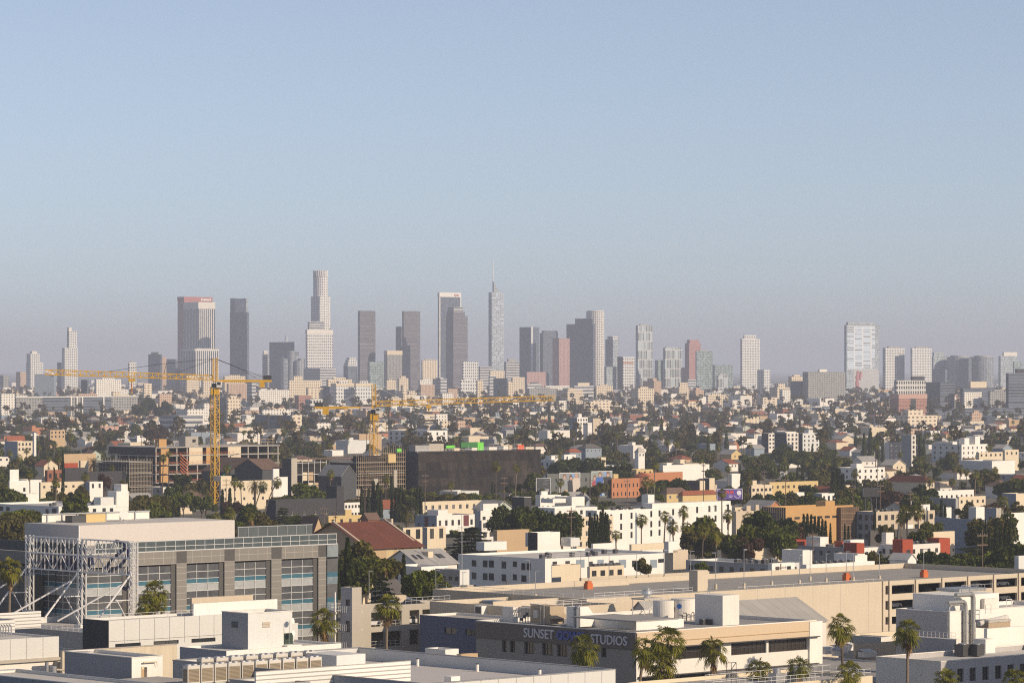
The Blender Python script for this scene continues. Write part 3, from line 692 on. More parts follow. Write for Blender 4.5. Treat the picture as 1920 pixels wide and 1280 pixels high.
s = T('tall pale glass tower with broken vertical stripes', 1192, 1196, 1224, 610, 8100, 'gstripe'); topbox(s, .2, .8, .2, .8, 3, WL['grey'])
T('small grey glass block between two striped towers', 1228, 1234, 1243, 675, 7900, 'green'); s = T('striped glass tower lower than its left twin', 1243, 1247, 1278, 652, 7900, 'gstripe'); topbox(s, .1, .8, .2, .8, 2, WL['grey'])
T('narrow pink striped block beside the striped glass tower', 1277, 1279, 1284, 689, 7850, 'pink')
s = T('brick-red granite tower with chamfered top', 1284, 1292, 1314, 643, 8000, 'redtop'); topbox(s, .1, .9, .1, .8, 7, FM['redtop'], 'crown')
s = T('green glass tower in front of the brick-red tower', 1304, 1306, 1336, 658, 7800, 'green', pent=3)
T('grey translucent block behind the wavy white front', 1336, 1340, 1374, 684, 7900, 'green'); T('white block with wavy vertical stripes', 1343, 1346, 1366, 703, 7600, 'gstripe', 'building', 'apartment_block', 3)
T('small grey block at the foot of the green glass tower', 1288, 1290, 1305, 711, 7500, 'horiz', 'building', 'office_block')
s = T('white lattice tower with a narrower crown', 1388, 1391, 1425, 635, 8000, 'whitef'); topbox(s, .15, .8, .1, .8, 8, FM['white'], 'crown')
T('dark-sided pale block right of the white lattice tower', 1420, 1432, 1444, 693, 7600, 'whitef')
# right-hand group
s = T('tall silvery glass tower with white horizontal streaks and a mural base', 1583, 1587, 1649, 609, 7600, 'glass')
ws = facade_mat('streaked glass', (0.68, 0.70, 0.72), (0.17, 0.22, 0.29), 26, 4.6, 0.86, 0.52, 0.12, 0.4, 2.6)
MB().box(2, s.Lx * .86, -.6, -.05, 58, s.h - 2).build('streaked_front', ws, s.root); topbox(s, .05, .86, .05, .9, 6, FM['glass'], 'crown')
MB().box(s.Lx * .2, s.Lx * .97, -.7, -.05, 2, 56).build('mural_wall', plain_mat('mural grey', (0.45, 0.45, 0.46)), s.root)
mu = MB(); g = random.Random(4)
for i in range(16):
    a = g.uniform(.26, .42); c = g.uniform(8, 48); mu.bar((s.Lx * a, -1.0 - i * .02, c - 6), (s.Lx * (a + g.uniform(-.04, .05)), -1.0 - i * .02, c + g.uniform(3, 11)), g.uniform(1.2, 2.6), 5)
mu.build('mural', plain_mat('mural red', (0.45, 0.17, 0.17)), s.root)
T('first of two matching pale gridded slabs, beside the streaked tower', 1655, 1660, 1696, 652, 7700, 'whitef', pent=3); T('second of two matching pale gridded slabs, further from the streaked tower', 1707, 1710, 1747, 652, 7700, 'whitef', pent=3)
s = T('stepped pale glass tower right of the two matching slabs', 1747, 1750, 1775, 668, 7900, 'glass'); topbox(s, .05, .8, .05, .9, 9, FM['glass'], 'upper_shaft')
T('slate block below the stepped pale glass tower', 1747, 1772, 1776, 692, 7600, 'slate')
for lab, px, D, py, r in (('curved glass tower, left of the two round-fronted ones', 1797, 7900, 669, 25), ('curved glass tower, right of the two round-fronted ones', 1841, 7900, 669, 25)):
    x, y, z = px2w(px, py, D); rt = empty('office_tower', (x, y, gz(D)), ANG, lab, 'tower', G_DT); MB().cyl(0, 0, -3, z - gz(D), r, n=36).build('shaft', FM['cylg'], rt); MB().cyl(0, 0, z - gz(D) + .003, z - gz(D) + 3, r * .7, n=24).build('penthouse', WL['grey'], rt)
T('dark slab wedged between the two curved towers', 1799, 1816, 1822, 672, 7850, 'slate')
s = T('pale glass tower near the right edge of the skyline', 1872, 1876, 1909, 667, 7900, 'glass'); topbox(s, .2, .95, .1, .8, 8, WR, 'crown'); T('blue glass block at the right edge of the skyline', 1899, 1901, 1918, 677, 7800, 'green')
# nearer mid-rises in front of downtown
G_MR = 'mid-rise blocks before downtown'
K = lambda label, xl, xc, xr, yt, D, mat, pent=0.0, name='office_block': (lambda s: (topbox(s, .25, .75, .25, .75, pent, FM[mat]) if pent else None, s)[1])(box_site(name, label, 'building', xl, xc, xr, yt, D, FM[mat], G_MR))
s = K('wide dark grey slab with a finely gridded front', 1505, 1515, 1585, 697, 5900, 'grey'); topbox(s, .35, .55, .3, .6, 4, WR)
K('dark blue banded block left of the wide grey slab', 1482, 1501, 1507, 714, 5950, 'navy'); K('cream block with small roof towers above the dark blue block', 1478, 1484, 1507, 706, 6100, 'cream', 3)
s = K('cream stepped hotel block left of the dark blue block', 1443, 1457, 1481, 726, 5700, 'cream', 6); s2 = K('white windowed block before the stepped hotel', 1457, 1468, 1506, 748, 5500, 'whiteb'); topbox(s2, .0, .4, .1, .6, 14, FM['whiteb'], 'stair_tower')
s = K('black and white chequered block with a dark roof box', 1676, 1681, 1736, 713, 5200, 'check'); topbox(s, .55, .97, .1, .7, 6, WL['charcoal'])
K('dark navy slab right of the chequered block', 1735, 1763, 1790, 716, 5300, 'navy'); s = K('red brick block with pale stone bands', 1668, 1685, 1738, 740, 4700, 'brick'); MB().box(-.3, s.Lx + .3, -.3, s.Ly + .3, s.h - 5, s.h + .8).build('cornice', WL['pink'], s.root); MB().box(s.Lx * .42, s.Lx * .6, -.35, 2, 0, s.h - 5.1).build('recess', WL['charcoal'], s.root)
s = K('pale block with dark windows and a shed-like white roof house', 1800, 1806, 1866, 727, 5300, 'navy'); topbox(s, .25, .75, .2, .8, 9, WL['cream']); K('sunlit white gridded wing in front of the navy block', 1805, 1808, 1841, 735, 5000, 'whiteb')
K('dark gridded block left of the near black slab', 1852, 1856, 1893, 733, 5000, 'grey', 2); s = K('near black banded slab at the right edge', 1886, 1891, 1945, 699, 4600, 'navy'); topbox(s, .3, .9, .2, .8, 5, WL['charcoal'])
K('long low navy block below the near black slab', 1750, 1752, 1900, 766, 4500, 'navy'); s = K('cream low block with rows of dark windows at the right', 1680, 1702, 1757, 779, 3900, 'creamw', 0); topbox(s, .1, .6, .2, .7, 6, FM['creamw'], 'upper_floor')
s = K('beige box block on a lower cream hall', 1819, 1822, 1842, 774, 4200, 'tan', 3); K('cream hall under the beige box block', 1815, 1819, 1845, 789, 4150, 'cream')
K('brown-pink block left of the cream ten-storey block', 1205, 1226, 1240, 714, 6300, 'tan', 5); s = K('cream ten-storey block left of centre right', 1184, 1196, 1226, 728, 5600, 'cream', 3)
s = K('cream stepped block with pointed top', 1270, 1273, 1292, 725, 6100, 'cream'); topbox(s, .12, .88, .12, .88, 7, FM['cream'], 'upper_floor')
K('tan corner block with two window rows', 1293, 1304, 1320, 731, 6000, 'tan', 4); s = K('cream windowless hall with an orange roof edge', 1279, 1281, 1314, 751, 5300, 'creamw'); MB().box(-.3, s.Lx + .3, -.3, s.Ly + .3, s.h - 1.2, s.h + .5).build('roof_edge', WL['orange'], s.root)
K('long cream apartment block right of the orange-edged hall', 1324, 1327, 1362, 740, 5800, 'cream', 2, 'apartment_block'); K('cream low wing with shops below the tan corner block', 1253, 1256, 1279, 752, 5300, 'creamw')
K('yellow-cream block below the round white tower', 1115, 1118, 1149, 723, 6300, 'cream', 2); s = K('beige block with a cream roof box below the broad black tower', 1074, 1077, 1113, 723, 6200, 'horiz'); topbox(s, .2, .8, .2, .8, 5, WL['cream'])
s = K('cream corner block above the end of the crane jib', 1043, 1064, 1093, 731, 5800, 'cream', 3); K('long grey hospital slab with red-brown windows', 988, 992, 1046, 728, 6100, 'grey', 2)
K('pale block with a lit penthouse below the pink block', 986, 989, 1017, 720, 6500, 'horiz', 3); K('cream block right of the spire tower foot', 958, 961, 984, 707, 6900, 'cream', 0); K('long low cream block with window row', 1020, 1023, 1068, 723, 6400, 'whiteb')
K('four-storey cream apartments left of centre', 1093, 1096, 1159, 753, 5000, 'creamw', 2, 'apartment_block'); K('white and cream flats at the tip of the jib', 1045, 1048, 1062, 751, 5100, 'whiteb', 0, 'apartment_block')
s = K('broad cream hospital block left of the second crane', 540, 542, 603, 713, 6000, 'cream'); topbox(s, .15, .42, .1, .7, 7, FM['cream'], 'stair_tower'); K('cream terrace block before the broad hospital', 574, 577, 606, 727, 5700, 'creamw')
for lab, a, b, c, y in (('white ribbed hospital wing, left of two by the second crane', 621, 630, 664, 719), ('white ribbed hospital wing, right of two by the second crane', 665, 667, 699, 719)):
    s = K(lab, a, b, c, y, 5700, 'whitef', 4); MB().box(-.4, s.Lx + .4, -.4, s.Ly + .4, s.h - 4, s.h + .6).build('cornice', WL['cream'], s.root)
K('pale wing behind the two ribbed hospital wings', 612, 615, 660, 711, 6100, 'cream', 3); K('slate-sided office left of the ribbed wings', 600, 618, 621, 724, 5750, 'navy')
K('brick-pink cube below the broad hospital', 552, 560, 584, 741, 5200, 'brick'); K('white gallery flats left of the broad hospital', 482, 485, 542, 731, 5600, 'whiteb', 0, 'apartment_block')
for lab, a, b, c, y, D, m, p in (
  ('cream block with roof hut left of the white-grid row', 745, 748, 766, 709, 6700, 'cream', 4), ('cream slab with tall blank tower right of the second crane', 751, 755, 764, 722, 6000, 'creamw', 0), ('pale long block with roof huts under the right bronze slab', 784, 787, 812, 712, 6600, 'whiteb', 3),
  ('grey-tan block among the pale row', 811, 826, 838, 710, 6500, 'horiz', 2), ('long tan block with a row of windows below the bronze slab', 786, 789, 815, 721, 6200, 'tan', 0), ('white gridded block above the crane jib middle', 862, 864, 893, 712, 6300, 'white', 3),
  ('cream five-storey block beside the slate round block', 893, 895, 906, 713, 6200, 'cream', 0), ('tall white banded block left of the slate round block', 916, 918, 930, 704, 6400, 'horiz', 0), ('slate curved-end block before the spire tower', 925, 950, 952, 709, 6200, 'slate', 0),
  ('cream flats with roof houses left of the grey-tan block', 722, 725, 742, 713, 6500, 'cream', 2), ('slate low block left of the second crane head', 714, 740, 744, 731, 5600, 'navy', 0), ('cream church-like hall above the crane jib', 753, 756, 776, 739, 5500, 'creamw', 0),
  ('white flats above the jib trolley', 826, 829, 850, 737, 5600, 'whiteb', 0), ('pink tiled hall above the jib', 838, 840, 858, 729, 5900, 'tan', 0), ('cream block at the right of the spire tower base', 950, 953, 962, 716, 6100, 'cream', 0)):
    K(lab, a, b, c, y, D, m, p)
for lab, a, b, c, y, D, m, p in (
  ('white balcony flats at the far left above the trees', 0, 2, 28, 738, 4600, 'whiteb', 0), ('white four-storey flats under the left jib', 177, 180, 227, 711, 5600, 'whiteb', 2), ('dark narrow block under the left jib', 152, 163, 166, 712, 5500, 'navy', 0),
  ('orange roadside building pair on the hill flank', 145, 147, 182, 738, 4900, 'tan', 0), ('cream flats left of the tall crane', 347, 350, 374, 704, 6500, 'cream', 0), ('cream flats touching the tall crane', 379, 381, 397, 706, 6400, 'cream', 0),
  ('pale long block right of the tall crane', 418, 421, 460, 705, 6500, 'cream', 2), ('tan long block right of the tall crane', 425, 428, 463, 719, 6000, 'tan', 0), ('slate-sided block under the counterweight', 463, 472, 480, 714, 5900, 'horiz', 0),
  ('cream eight-storey tower beside the tall crane mast', 424, 427, 451, 748, 4500, 'cream', 4), ('slate slab between the crane mast and the cream tower', 407, 424, 427, 745, 4600, 'navy', 0), ('round-windowed white block left of the crane mast', 330, 351, 383, 767, 4000, 'whiteb', 0),
  ('white banded office left of the crane mast', 300, 335, 380, 779, 3800, 'horiz', 0), ('white open-fronted flats left of the mast', 372, 382, 392, 756, 4400, 'whiteb', 0), ('white small mansion block on the left slope', 209, 211, 226, 734, 5200, 'cream', 0),
  ('cream bungalow court on the left slope', 268, 270, 285, 719, 5700, 'creamw', 0), ('beige flats above the dark tree mound', 296, 299, 322, 738, 5000, 'tan', 0), ('white long commercial front with a stepped gable', 489, 492, 545, 768, 3900, 'whiteb', 0),
  ('white cube store right of the slate slab', 546, 548, 566, 777, 3800, 'creamw', 0), ('long slate slab under the white commercial front', 478, 545, 547, 778, 3850, 'navy', 0), ('white patterned cube beside the counterweight block', 572, 582, 605, 748, 4700, 'check', 0),
  ('white parapet house row right of the yellow counterweight', 592, 594, 620, 793, 3600, 'whiteb', 0), ('cream flats beyond the white pair', 825, 828, 844, 789, 3700, 'cream', 0), ('pink and cream flats beyond the green panel', 856, 858, 873, 788, 3700, 'tan', 0),
  ('white verandah house above the green panel', 815, 818, 839, 776, 3900, 'whiteb', 0), ('cream hall at the left end of the lower jib', 720, 722, 748, 744, 5200, 'cream', 0)):
    K(lab, a, b, c, y, D, m, p, 'apartment_block')
# curved white hall roof on the hill at the left
x, y, z = px2w(83, 697, 6400); rt = empty('arena', (x, y, gz(6400)), 0, 'low dark hall with a curved white roof on the left hill', 'building')
m = MB(); n = 14
pts = [(-18 + 36 * i / n, 8 * math.sin(math.pi * (0.15 + .85 * i / n)) + z - gz(6400) - 6) for i in range(n + 1)]
for (a, za), (b, zb) in zip(pts, pts[1:]): m.quad((a, -2, za), (b, -2, zb), (b, 30, zb + 1), (a, 30, za + 1)); m.quad((a, -2, za - 1.2), (b, -2, zb - 1.2), (b, -2, zb), (a, -2, za))
m.build('roof', WL['bright'], rt); MB().box(-17, 17, 0, 29, -3, z - gz(6400) - 4).build('wall', WL['bluegrey'], rt)
# the red name on the black tower
def sign_text(txt, size, mat, parent, loc, axis='x', depth=0.12, name='lettering', sx=1.0, bold=0.0):
    cu = bpy.data.curves.new(name, 'FONT'); cu.body = txt; cu.size = size; cu.extrude = depth / 2; cu.offset = bold
    cu.align_x = 'LEFT'; cu.resolution_u = 3
    o = bpy.data.objects.new('t', cu); C.objects.link(o); dg = bpy.context.evaluated_depsgraph_get()
    me = bpy.data.meshes.new_from_object(o.evaluated_get(dg)); bpy.data.objects.remove(o); me.name = name
    me.materials.clear(); me.materials.append(mat)
    t = link(name, me, parent, loc); t.scale = (sx, 1, 1)
    t.rotation_euler = (R(90), 0, 0) if axis == 'x' else (R(90), 0, R(-90))
    return t
RED = plain_mat('sign red', (0.40, 0.04, 0.05))
for o in C.objects:
    if o.get('label', '').startswith('black tower with a white top band'):
        aon = o; cr_ = [c_ for c_ in o.children if c_.name.startswith('crown')][0]
        L_ = max(v.co.x for v in cr_.data.vertices); h_ = max(v.co.z for v in cr_.data.vertices)
sign_text('Aon', 8.5, RED, cr_, (L_ * .66, -.9, h_ - 8), depth=.3, bold=.12)
# ---------------------------------------------------------------- foreground
def rail(parent, pts, h=1.05, step=1.6, r=0.03, mat=None, name='railing', rails=2):
    mb = MB()
    for a, b in zip(pts, pts[1:]):
        a, b = Vector(a), Vector(b); n = max(1, int((b - a).length / step))
        for i in range(n + 1):
            p = a.lerp(b, i / n); mb.bar(p, p + Vector((0, 0, h)), r)
        for k in range(rails): z = Vector((0, 0, h * (k + 1) / rails)); mb.bar(a + z, b + z, r)
    return mb.build(name, mat or STEEL, parent)
def ops_px(s, side, rows, *extra):
    """openings from photo boxes (x0, y0, x1, y1) on a front"""
    out = []
    for q in rows:
        x0, y0, x1, y1 = q[:4]
        if side == 'x': a, b = s.lx(x0), s.lx(x1)
        else: a, b = s.ly(x1), s.ly(x0)
        c = (x0 + x1) / 2; out.append((a, b, s.z_at(c, y1, side), s.z_at(c, y0, side), *q[4:], *extra))
    return out
def fit_text(txt, parent, axis, u0, u1, v0, cap, mat, plane, depth=0.25, bold=0.02, name='lettering'):
    """lettering filling u0..u1 along a front with capital height cap"""
    t = sign_text(txt, 1.0, mat, parent, (0, 0, 0), axis, depth, name, 1.0, bold)
    xs = [v.co.x for v in t.data.vertices]; ys = [v.co.y for v in t.data.vertices]
    sx = abs(u1 - u0) / (max(xs) - min(xs)); sy = cap / (max(ys) - min(ys))
    t.scale = (sx, sy, 1)
    t.location = (u0 - min(xs) * sx, plane, v0 - min(ys) * sy) if axis == 'x' else (plane, u0 + min(xs) * sx, v0 - min(ys) * sy)
    return t
PANEL = wall_mat('white panels', (0.62, 0.61, 0.58), 0.5, 0.06, 0.06)
def seams(parent, L, z0, z1, step, axis='x', plane=-0.012, w=0.05, name='panel_joint', start=None, mat=None):
    mb = MB(); u = step if start is None else start
    while u < L - 0.2:
        (mb.box(u, u + w, plane, 0.01, z0, z1) if axis == 'x' else mb.box(plane, 0.01, u, u + w, z0, z1)); u += step
    return mb.build(name, mat or FR['dark'], parent)
ACW = wall_mat('unit casing', (0.58, 0.55, 0.50), 0.6, 0.1, 0.12); ACT = wall_mat('unit casing tan', (0.42, 0.33, 0.23), 0.7, 0.1, 0.1)
GRILLE = facade_mat('unit grille', (0.34, 0.27, 0.18), (0.05, 0.045, 0.04), 0.16, 0.16, 0.62, 0.62, 0.6, 0.6, 0.1)
def ac_protos():
    r = empty('air_conditioner', (0, 0, -500), ANG)
    b = MB().box(0, 1.9, 0, 1.0, 0.15, 2.35).box(.1, 1.8, .1, .9, 0, .15).build('casing', ACW, r)
    MB().box(.12, 1.78, -.02, .0, .35, 1.95).box(-.02, 0, .12, .88, .35, 1.95).build('grille', GRILLE, r)
    for q in (.5, 1.4):
        f = MB().cyl(q, .5, 2.353, 2.50, .40, .36, 14).build('fan_guard', METAL, r)
    return r
def ac_proto_small():
    r = empty('condenser', (0, 0, -500), ANG)
    MB().box(0, .95, 0, .95, 0.08, 1.0).build('casing', DKMETAL, r); MB().cyl(.475, .475, 1.003, 1.08, .36, .36, 12).build('fan_guard', METAL, r); return r
AC, ACS = ac_protos(), ac_proto_small(); AC_USED = [0, 0]
def place_ac(kind, x, y, z, label, group, sc_=1.0, rz=ANG):
    p = (AC, ACS)[kind]; o = p if not AC_USED[kind] else copy_tree(p); AC_USED[kind] = 1
    o.location = (x, y, z); o.rotation_euler = (0, 0, rz); o.scale = (sc_,) * 3
    tag(o, label, 'air conditioner', group); return o
ORD = ('first', 'second', 'third', 'fourth', 'fifth', 'sixth', 'seventh', 'eighth', 'ninth', 'tenth', 'eleventh', 'twelfth', 'thirteenth', 'fourteenth')
def ac_row(s, n, px0, px1, py0, py1, lz, where, kind=1, sc_=1.0):
    """a row of rooftop condensers along photo points on the roof of a site"""
    for i in range(n):
        t = i / max(1, n - 1); x, y, D = s.loc(px0 + (px1 - px0) * t, py0 + (py1 - py0) * t, lz); X, Y, Z = s.world(x, y, lz)
        place_ac(kind, X, Y, Z + .003, f'{ORD[i]} condenser from the left {where}', f'condensers {where}'[:60], sc_)

# --- studio office with the big sign
s = SG = Site('studio_building', 'cream studio office whose dark fascia carries large block letters', 'building', 1193, 1186, 575, 893, 1530, base=0)
wz = lambda px, py: s.z_at(px, py, 'x'); nz = lambda px, py: s.z_at(px, py, 'y')
oy = ops_px(s, 'y', [(941, 1198, 950.5, 1221, 1, 1), (955.6, 1199, 965.6, 1222, 2, 2), (982.5, 1201, 1002, 1225, 3, 2), (1016, 1204, 1036.4, 1228, 3, 2), (1044, 1206, 1064, 1230, 3, 1), (1084, 1210, 1100, 1232, 2, 1), (1127, 1212, 1137, 1231, 2, 1)])
zt, zb = wz(1267, 1210.5), wz(1267, 1236); zt2, zb2 = wz(1267, 1264), wz(1267, 1292)
ox = [(s.lx(a), s.lx(b), zb, zt, n, 2) for a, b, n in ((1203, 1256, 6), (1262, 1352, 10), (1371, 1437, 9), (1441, 1519, 10))] + [(s.lx(a), s.lx(b), zb2, zt2, n, 1) for a, b, n in ((1203, 1262, 7), (1266, 1330, 8), (1334, 1400, 8), (1404, 1519, 14))]
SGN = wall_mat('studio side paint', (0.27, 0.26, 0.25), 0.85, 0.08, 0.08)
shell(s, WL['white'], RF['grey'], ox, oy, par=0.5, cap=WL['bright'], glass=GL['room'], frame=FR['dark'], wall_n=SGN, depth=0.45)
fb = nz(893, 1193)
MB().box(-.16, -.003, -.0, s.Ly, fb, s.h).build('sign_fascia', wall_mat('fascia brown grey', (0.155, 0.135, 0.125), 0.8, 0.06, 0.05), s.root)
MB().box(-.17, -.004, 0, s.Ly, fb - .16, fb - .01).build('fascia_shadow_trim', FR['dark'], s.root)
MB().box(.0, s.Lx, -.22, -.003, zt + .02, s.h).build('fascia', wall_mat('fascia beige', (0.60, 0.47, 0.33), 0.8, 0.05, 0.05), s.root)
MB().box(.0, s.Lx, -.34, -.225, s.h - 1.6, s.h - 1.5).build('fascia_line', WL['tan'], s.root)
MB().box(-.1, s.Lx + .1, -.9, -.003, zt - .12, zt + .018).build('window_canopy', FR['dark'], s.root)
MB().box(.3, s.Lx, -.8, -.003, zt2 + .01, zt2 + .14).build('window_canopy', FR['dark'], s.root)
LET = plain_mat('letters pale', (0.50, 0.50, 0.55), 0.4); LETB = plain_mat('letters blue', (0.015, 0.05, 0.30), 0.4)
lt = nz(985, 1195.5)
for txt, a, b, py, m, bo in (('SUNSET', 985, 1041.5, 1195.6, LET, .012), ('GOWER', 1046.5, 1107, 1200.5, LETB, .045), ('STUDIOS', 1110.5, 1178.5, 1207.6, LET, .012)):
    fit_text(txt, s.root, 'y', s.ly(a), s.ly(b), s.z_at((a + b) / 2, py, 'y'), 1.52, m, -.30, .22, bo, 'sign_lettering')
MB().box(s.Lx - 1.9, s.Lx + 1.2, -.35, 1, fb * .2, s.h - .1).build('end_wall', WL['bright'], s.root)
zr = s.h - .5
# roof plant on it
s.part_box('stair_head', 1355, 1172, 1303, 1386, 1116, zr, WL['white']); s.part_box('roof_slab', 1193, 1181, 1068, 1282, 1165, zr, WL['bright'])
s.part_box('roof_slab_deck', 1193, 1166, 1072, 1272, 1163.5, s.z_at(1193, 1165, 'x') + .003, RF['grey'])
def world_at(px, py, z): D = dist_at(py, z); return ((px - 960) / F * D, D, z)
zw = s.base + zr
def top_thing(name, label, cat, px, py, z, group=None, rz=ANG): return empty(name, world_at(px, py, z), rz, label, cat, group)
t = top_thing('air_handler', 'tan rooftop air handler with a sloped intake hood above the sign', 'air handler', 1031, 1173, zw)
MB().box(0, 3.2, 0, 4.6, .3, 3.2).build('casing', ACT, t); h = MB(); h.add([(0, -.01, 2.0), (3.2, -.01, 2.0), (3.4, -1.2, 1.2), (-.2, -1.2, 1.2), (0, -.01, 1.2), (3.2, -.01, 1.2)], [(0, 1, 2, 3), (3, 2, 5, 4), (0, 3, 4), (1, 5, 2)]); h.build('intake_hood', ACT, t)
m = MB();
for q in (1.0, 1.8): m.path([(-.35, q, 0), (-.35, q, 3.3), (-.35, q + 2.5, 3.4)], .09)
m.build('pipe', METAL, t); MB().box(-.3, 0, 2.6, 3.6, 1.2, 2.5).build('control_box', ACW, t)
t = top_thing('air_handler', 'large white rooftop duct box with a sloping side, right of the tan unit', 'air handler', 1088, 1177, zw)
MB().add([(0, 0, .2), (4.0, 0, .2), (0, 0, 3.4), (1.8, 0, 3.4), (4.0, 0, 1.0), (0, 3.2, .2), (4, 3.2, .2), (0, 3.2, 3.4), (1.8, 3.2, 3.4), (4, 3.2, 1.0)], [(0, 1, 4, 3, 2), (5, 7, 8, 9, 6), (0, 2, 7, 5), (2, 3, 8, 7), (3, 4, 9, 8), (1, 6, 9, 4)]).build('casing', WL['bright'], t)
MB().path([(-.3, .4, 0), (-.3, .4, 3.2), (.2, .4, 3.6)], .22, 8).path([(-.3, 1.1, 0), (-.3, 1.1, 3.0), (.2, 1.1, 3.5)], .2, 8).build('pipe', METAL, t)
s.part_box('stair_head', 962, 1168, 942, 971, 1137.5, zr, WL['white'])
t = top_thing('pipe_rack', 'rack of roof pipes and valves left of the tan air handler', 'pipes', 975, 1170, zw)
m = MB()
for q in range(5): m.path([(0.6 * q, 0, 0), (.6 * q, 0, 2.0 + .2 * q), (.6 * q, 2.2, 2.0 + .2 * q)], .08)
m.path([(-.3, 0, 2.7), (3.4, 0, 2.7)], .07); m.build('pipe', METAL, t); m = MB()
for q in range(3): m.cyl(.6 * q + .3, -.1, .6 + .4 * q, 1.1 + .4 * q, .25, n=10)
m.build('valve', DKMETAL, t)
t = top_thing('water_tank', 'white round roof tank with a blue disc, left of the tall white box', 'tank', 1281, 1161, zw)
MB().cyl(0, 0, 0, 3.4, 2.0, n=28).cyl(0, 0, 3.4, 3.55, 2.05, n=28).build('tank', WL['white'], t); MB().cyl(-3.0, 1.6, 0, 3.3, 1.8, n=28).build('tank', WL['white'], t)
m = MB(); m.cyl(0, 0, 0, .06, .42, n=20); d = m.build('emblem', plain_mat('emblem blue', (0.03, 0.13, 0.42)), t); d.location = (-2.0, -1.1, 2.3); d.rotation_euler = (R(90), 0, R(-62)); d.location = (-1.86, -.92, 2.35)
m = MB()
for q in range(5): m.path([(-2.6 + q * .9, -2.4, 0), (-2.6 + q * .9, -2.4, 1.0 + .3 * (q % 2)), (-2.6 + q * .9, -1.6, 1.0 + .3 * (q % 2))], .07)
m.path([(-3, -2.4, .8), (2, -2.4, .8)], .05); m.build('pipe', DKMETAL, t)
t = top_thing('exhaust_fan', 'silver mushroom exhaust fan on a framed stand on the studio roof', 'exhaust fan', 1213, 1150, zw)
MB().box(-2.2, 2.2, -1.6, 1.6, 2.5, 2.75).build('platform', RF['pale'], t); m = MB()
for a, b in ((-2, -1.4), (2, -1.4), (-2, 1.4), (2, 1.4), (0, -1.4)): m.bar((a, b, 0), (a, b, 2.5), .09)
m.bar((-2, -1.4, .3), (2, -1.4, 2.4), .06); m.build('stand', STEEL, t)
m = MB(); m.cyl(0, 0, 2.75, 3.4, .55, n=18).cyl(0, 0, 3.4, 3.9, .95, .9, 18).cyl(0, 0, 3.9, 4.1, .9, .7, 18).cyl(0, 0, 4.1, 4.5, .62, .66, 18); m.build('fan_housing', plain_mat('bright metal', (0.6, 0.6, 0.58), 0.3, 0.7), t, smooth=False)
x, y, D = s.loc(1330, 1117, zr + 4.0); m = MB()
for q in (0, .5): m.path([(x, y + q, s.z_at(1355, 1116) * 0 + zr + 4.1), (x, y + q, zr + 5.2), (x + .5, y + q, zr + 5.5), (x + 1, y + q, zr + 5.2)], .05)
m.build('roof_ladder', METAL, s.root)
ac_row(s, 3, 1318, 1345, 1171, 1171, zr, 'at the foot of the tall white roof box', 1, .9)

# --- gabled halls behind the studio office
def gable_hall(name, label, cx, yeave, D, xl, xr, rise, wall, roof, over=.3, frac=.5, base=None, cat='building', trim=None, oxp=(), oyp=(), glass=None, frame=None, wall_n=None, ridge='x', depth=.2, group=None, clear=True):
    s = Site(name, label, cat, cx, yeave, D, xl, xr, base=base, group=group, clear=clear); Lx, Ly, h = s.Lx, s.Ly, s.h
    mb = MB(); wall_openings(mb, Lx, 0, h, oxp, 'x', 0, depth); wall_openings(mb, Ly, 0, h, oyp, 'y', 0, depth)
    mb.quad((Lx, 0, 0), (Lx, Ly, 0), (Lx, Ly, h), (Lx, 0, h)); mb.quad((Lx, Ly, 0), (0, Ly, 0), (0, Ly, h), (Lx, Ly, h))
    r = MB(); o = over; th = .18
    if ridge == 'x':
        k = Ly * frac
        mb.add([(0, 0, h), (0, Ly, h), (0, k, h + rise)], [(0, 2, 1)]); mb.add([(Lx, 0, h), (Lx, Ly, h), (Lx, k, h + rise)], [(0, 1, 2)])
        da = rise / k * o; db = rise / (Ly - k) * o
        P_ = [(-o, -o, h - da), (Lx + o, -o, h - da), (Lx + o, k, h + rise), (-o, k, h + rise)]; Q_ = [(-o, k, h + rise), (Lx + o, k, h + rise), (Lx + o, Ly + o, h - db), (-o, Ly + o, h - db)]
    else:
        k = Lx * frac
        mb.add([(0, 0, h), (Lx, 0, h), (k, 0, h + rise)], [(0, 1, 2)]); mb.add([(0, Ly, h), (Lx, Ly, h), (k, Ly, h + rise)], [(0, 2, 1)])
        da = rise / k * o; db = rise / (Lx - k) * o
        P_ = [(-o, Ly + o, h - da), (-o, -o, h - da), (k, -o, h + rise), (k, Ly + o, h + rise)]; Q_ = [(k, Ly + o, h + rise), (k, -o, h + rise), (Lx + o, -o, h - db), (Lx + o, Ly + o, h - db)]
    mb.build('wall', wall, s.root)
    for pl in (P_, Q_):
        up = [(x, y, z + th) for x, y, z in pl]; r.add(pl + up, [(4, 5, 6, 7), (3, 2, 1, 0), (0, 1, 5, 4), (1, 2, 6, 5), (2, 3, 7, 6), (3, 0, 4, 7)])
    r.build('roof', roof, s.root)
    for ops, ax in ((oxp, 'x'), (oyp, 'y')):
        for q in ops: put_window(s.root, q[0], q[2], q[1] - q[0], q[3] - q[2], ax, glass or GL['dark'], frame or FR['white'], q[4] if len(q) > 4 else 2, q[5] if len(q) > 5 else 1, depth)
    return s
gable_hall('stage_hall', 'grey gabled hall behind the white duct box', 1112, 1147, 650, 1062, 1200, 2.2, WL['white'], RF['grey'], base=0, wall_n=WL['grey'])
gable_hall('stage_hall', 'grey gabled hall right of the exhaust fan', 1222, 1158, 632, 1176, 1300, 2.6, WL['white'], RF['deck'], base=0)
s = gable_hall('stage_hall', 'big grey sloping hall roof behind the tall white box', 1384, 1174, 622, 1270, 1549, 3.6, WL['white'], RF['deck'], base=0)
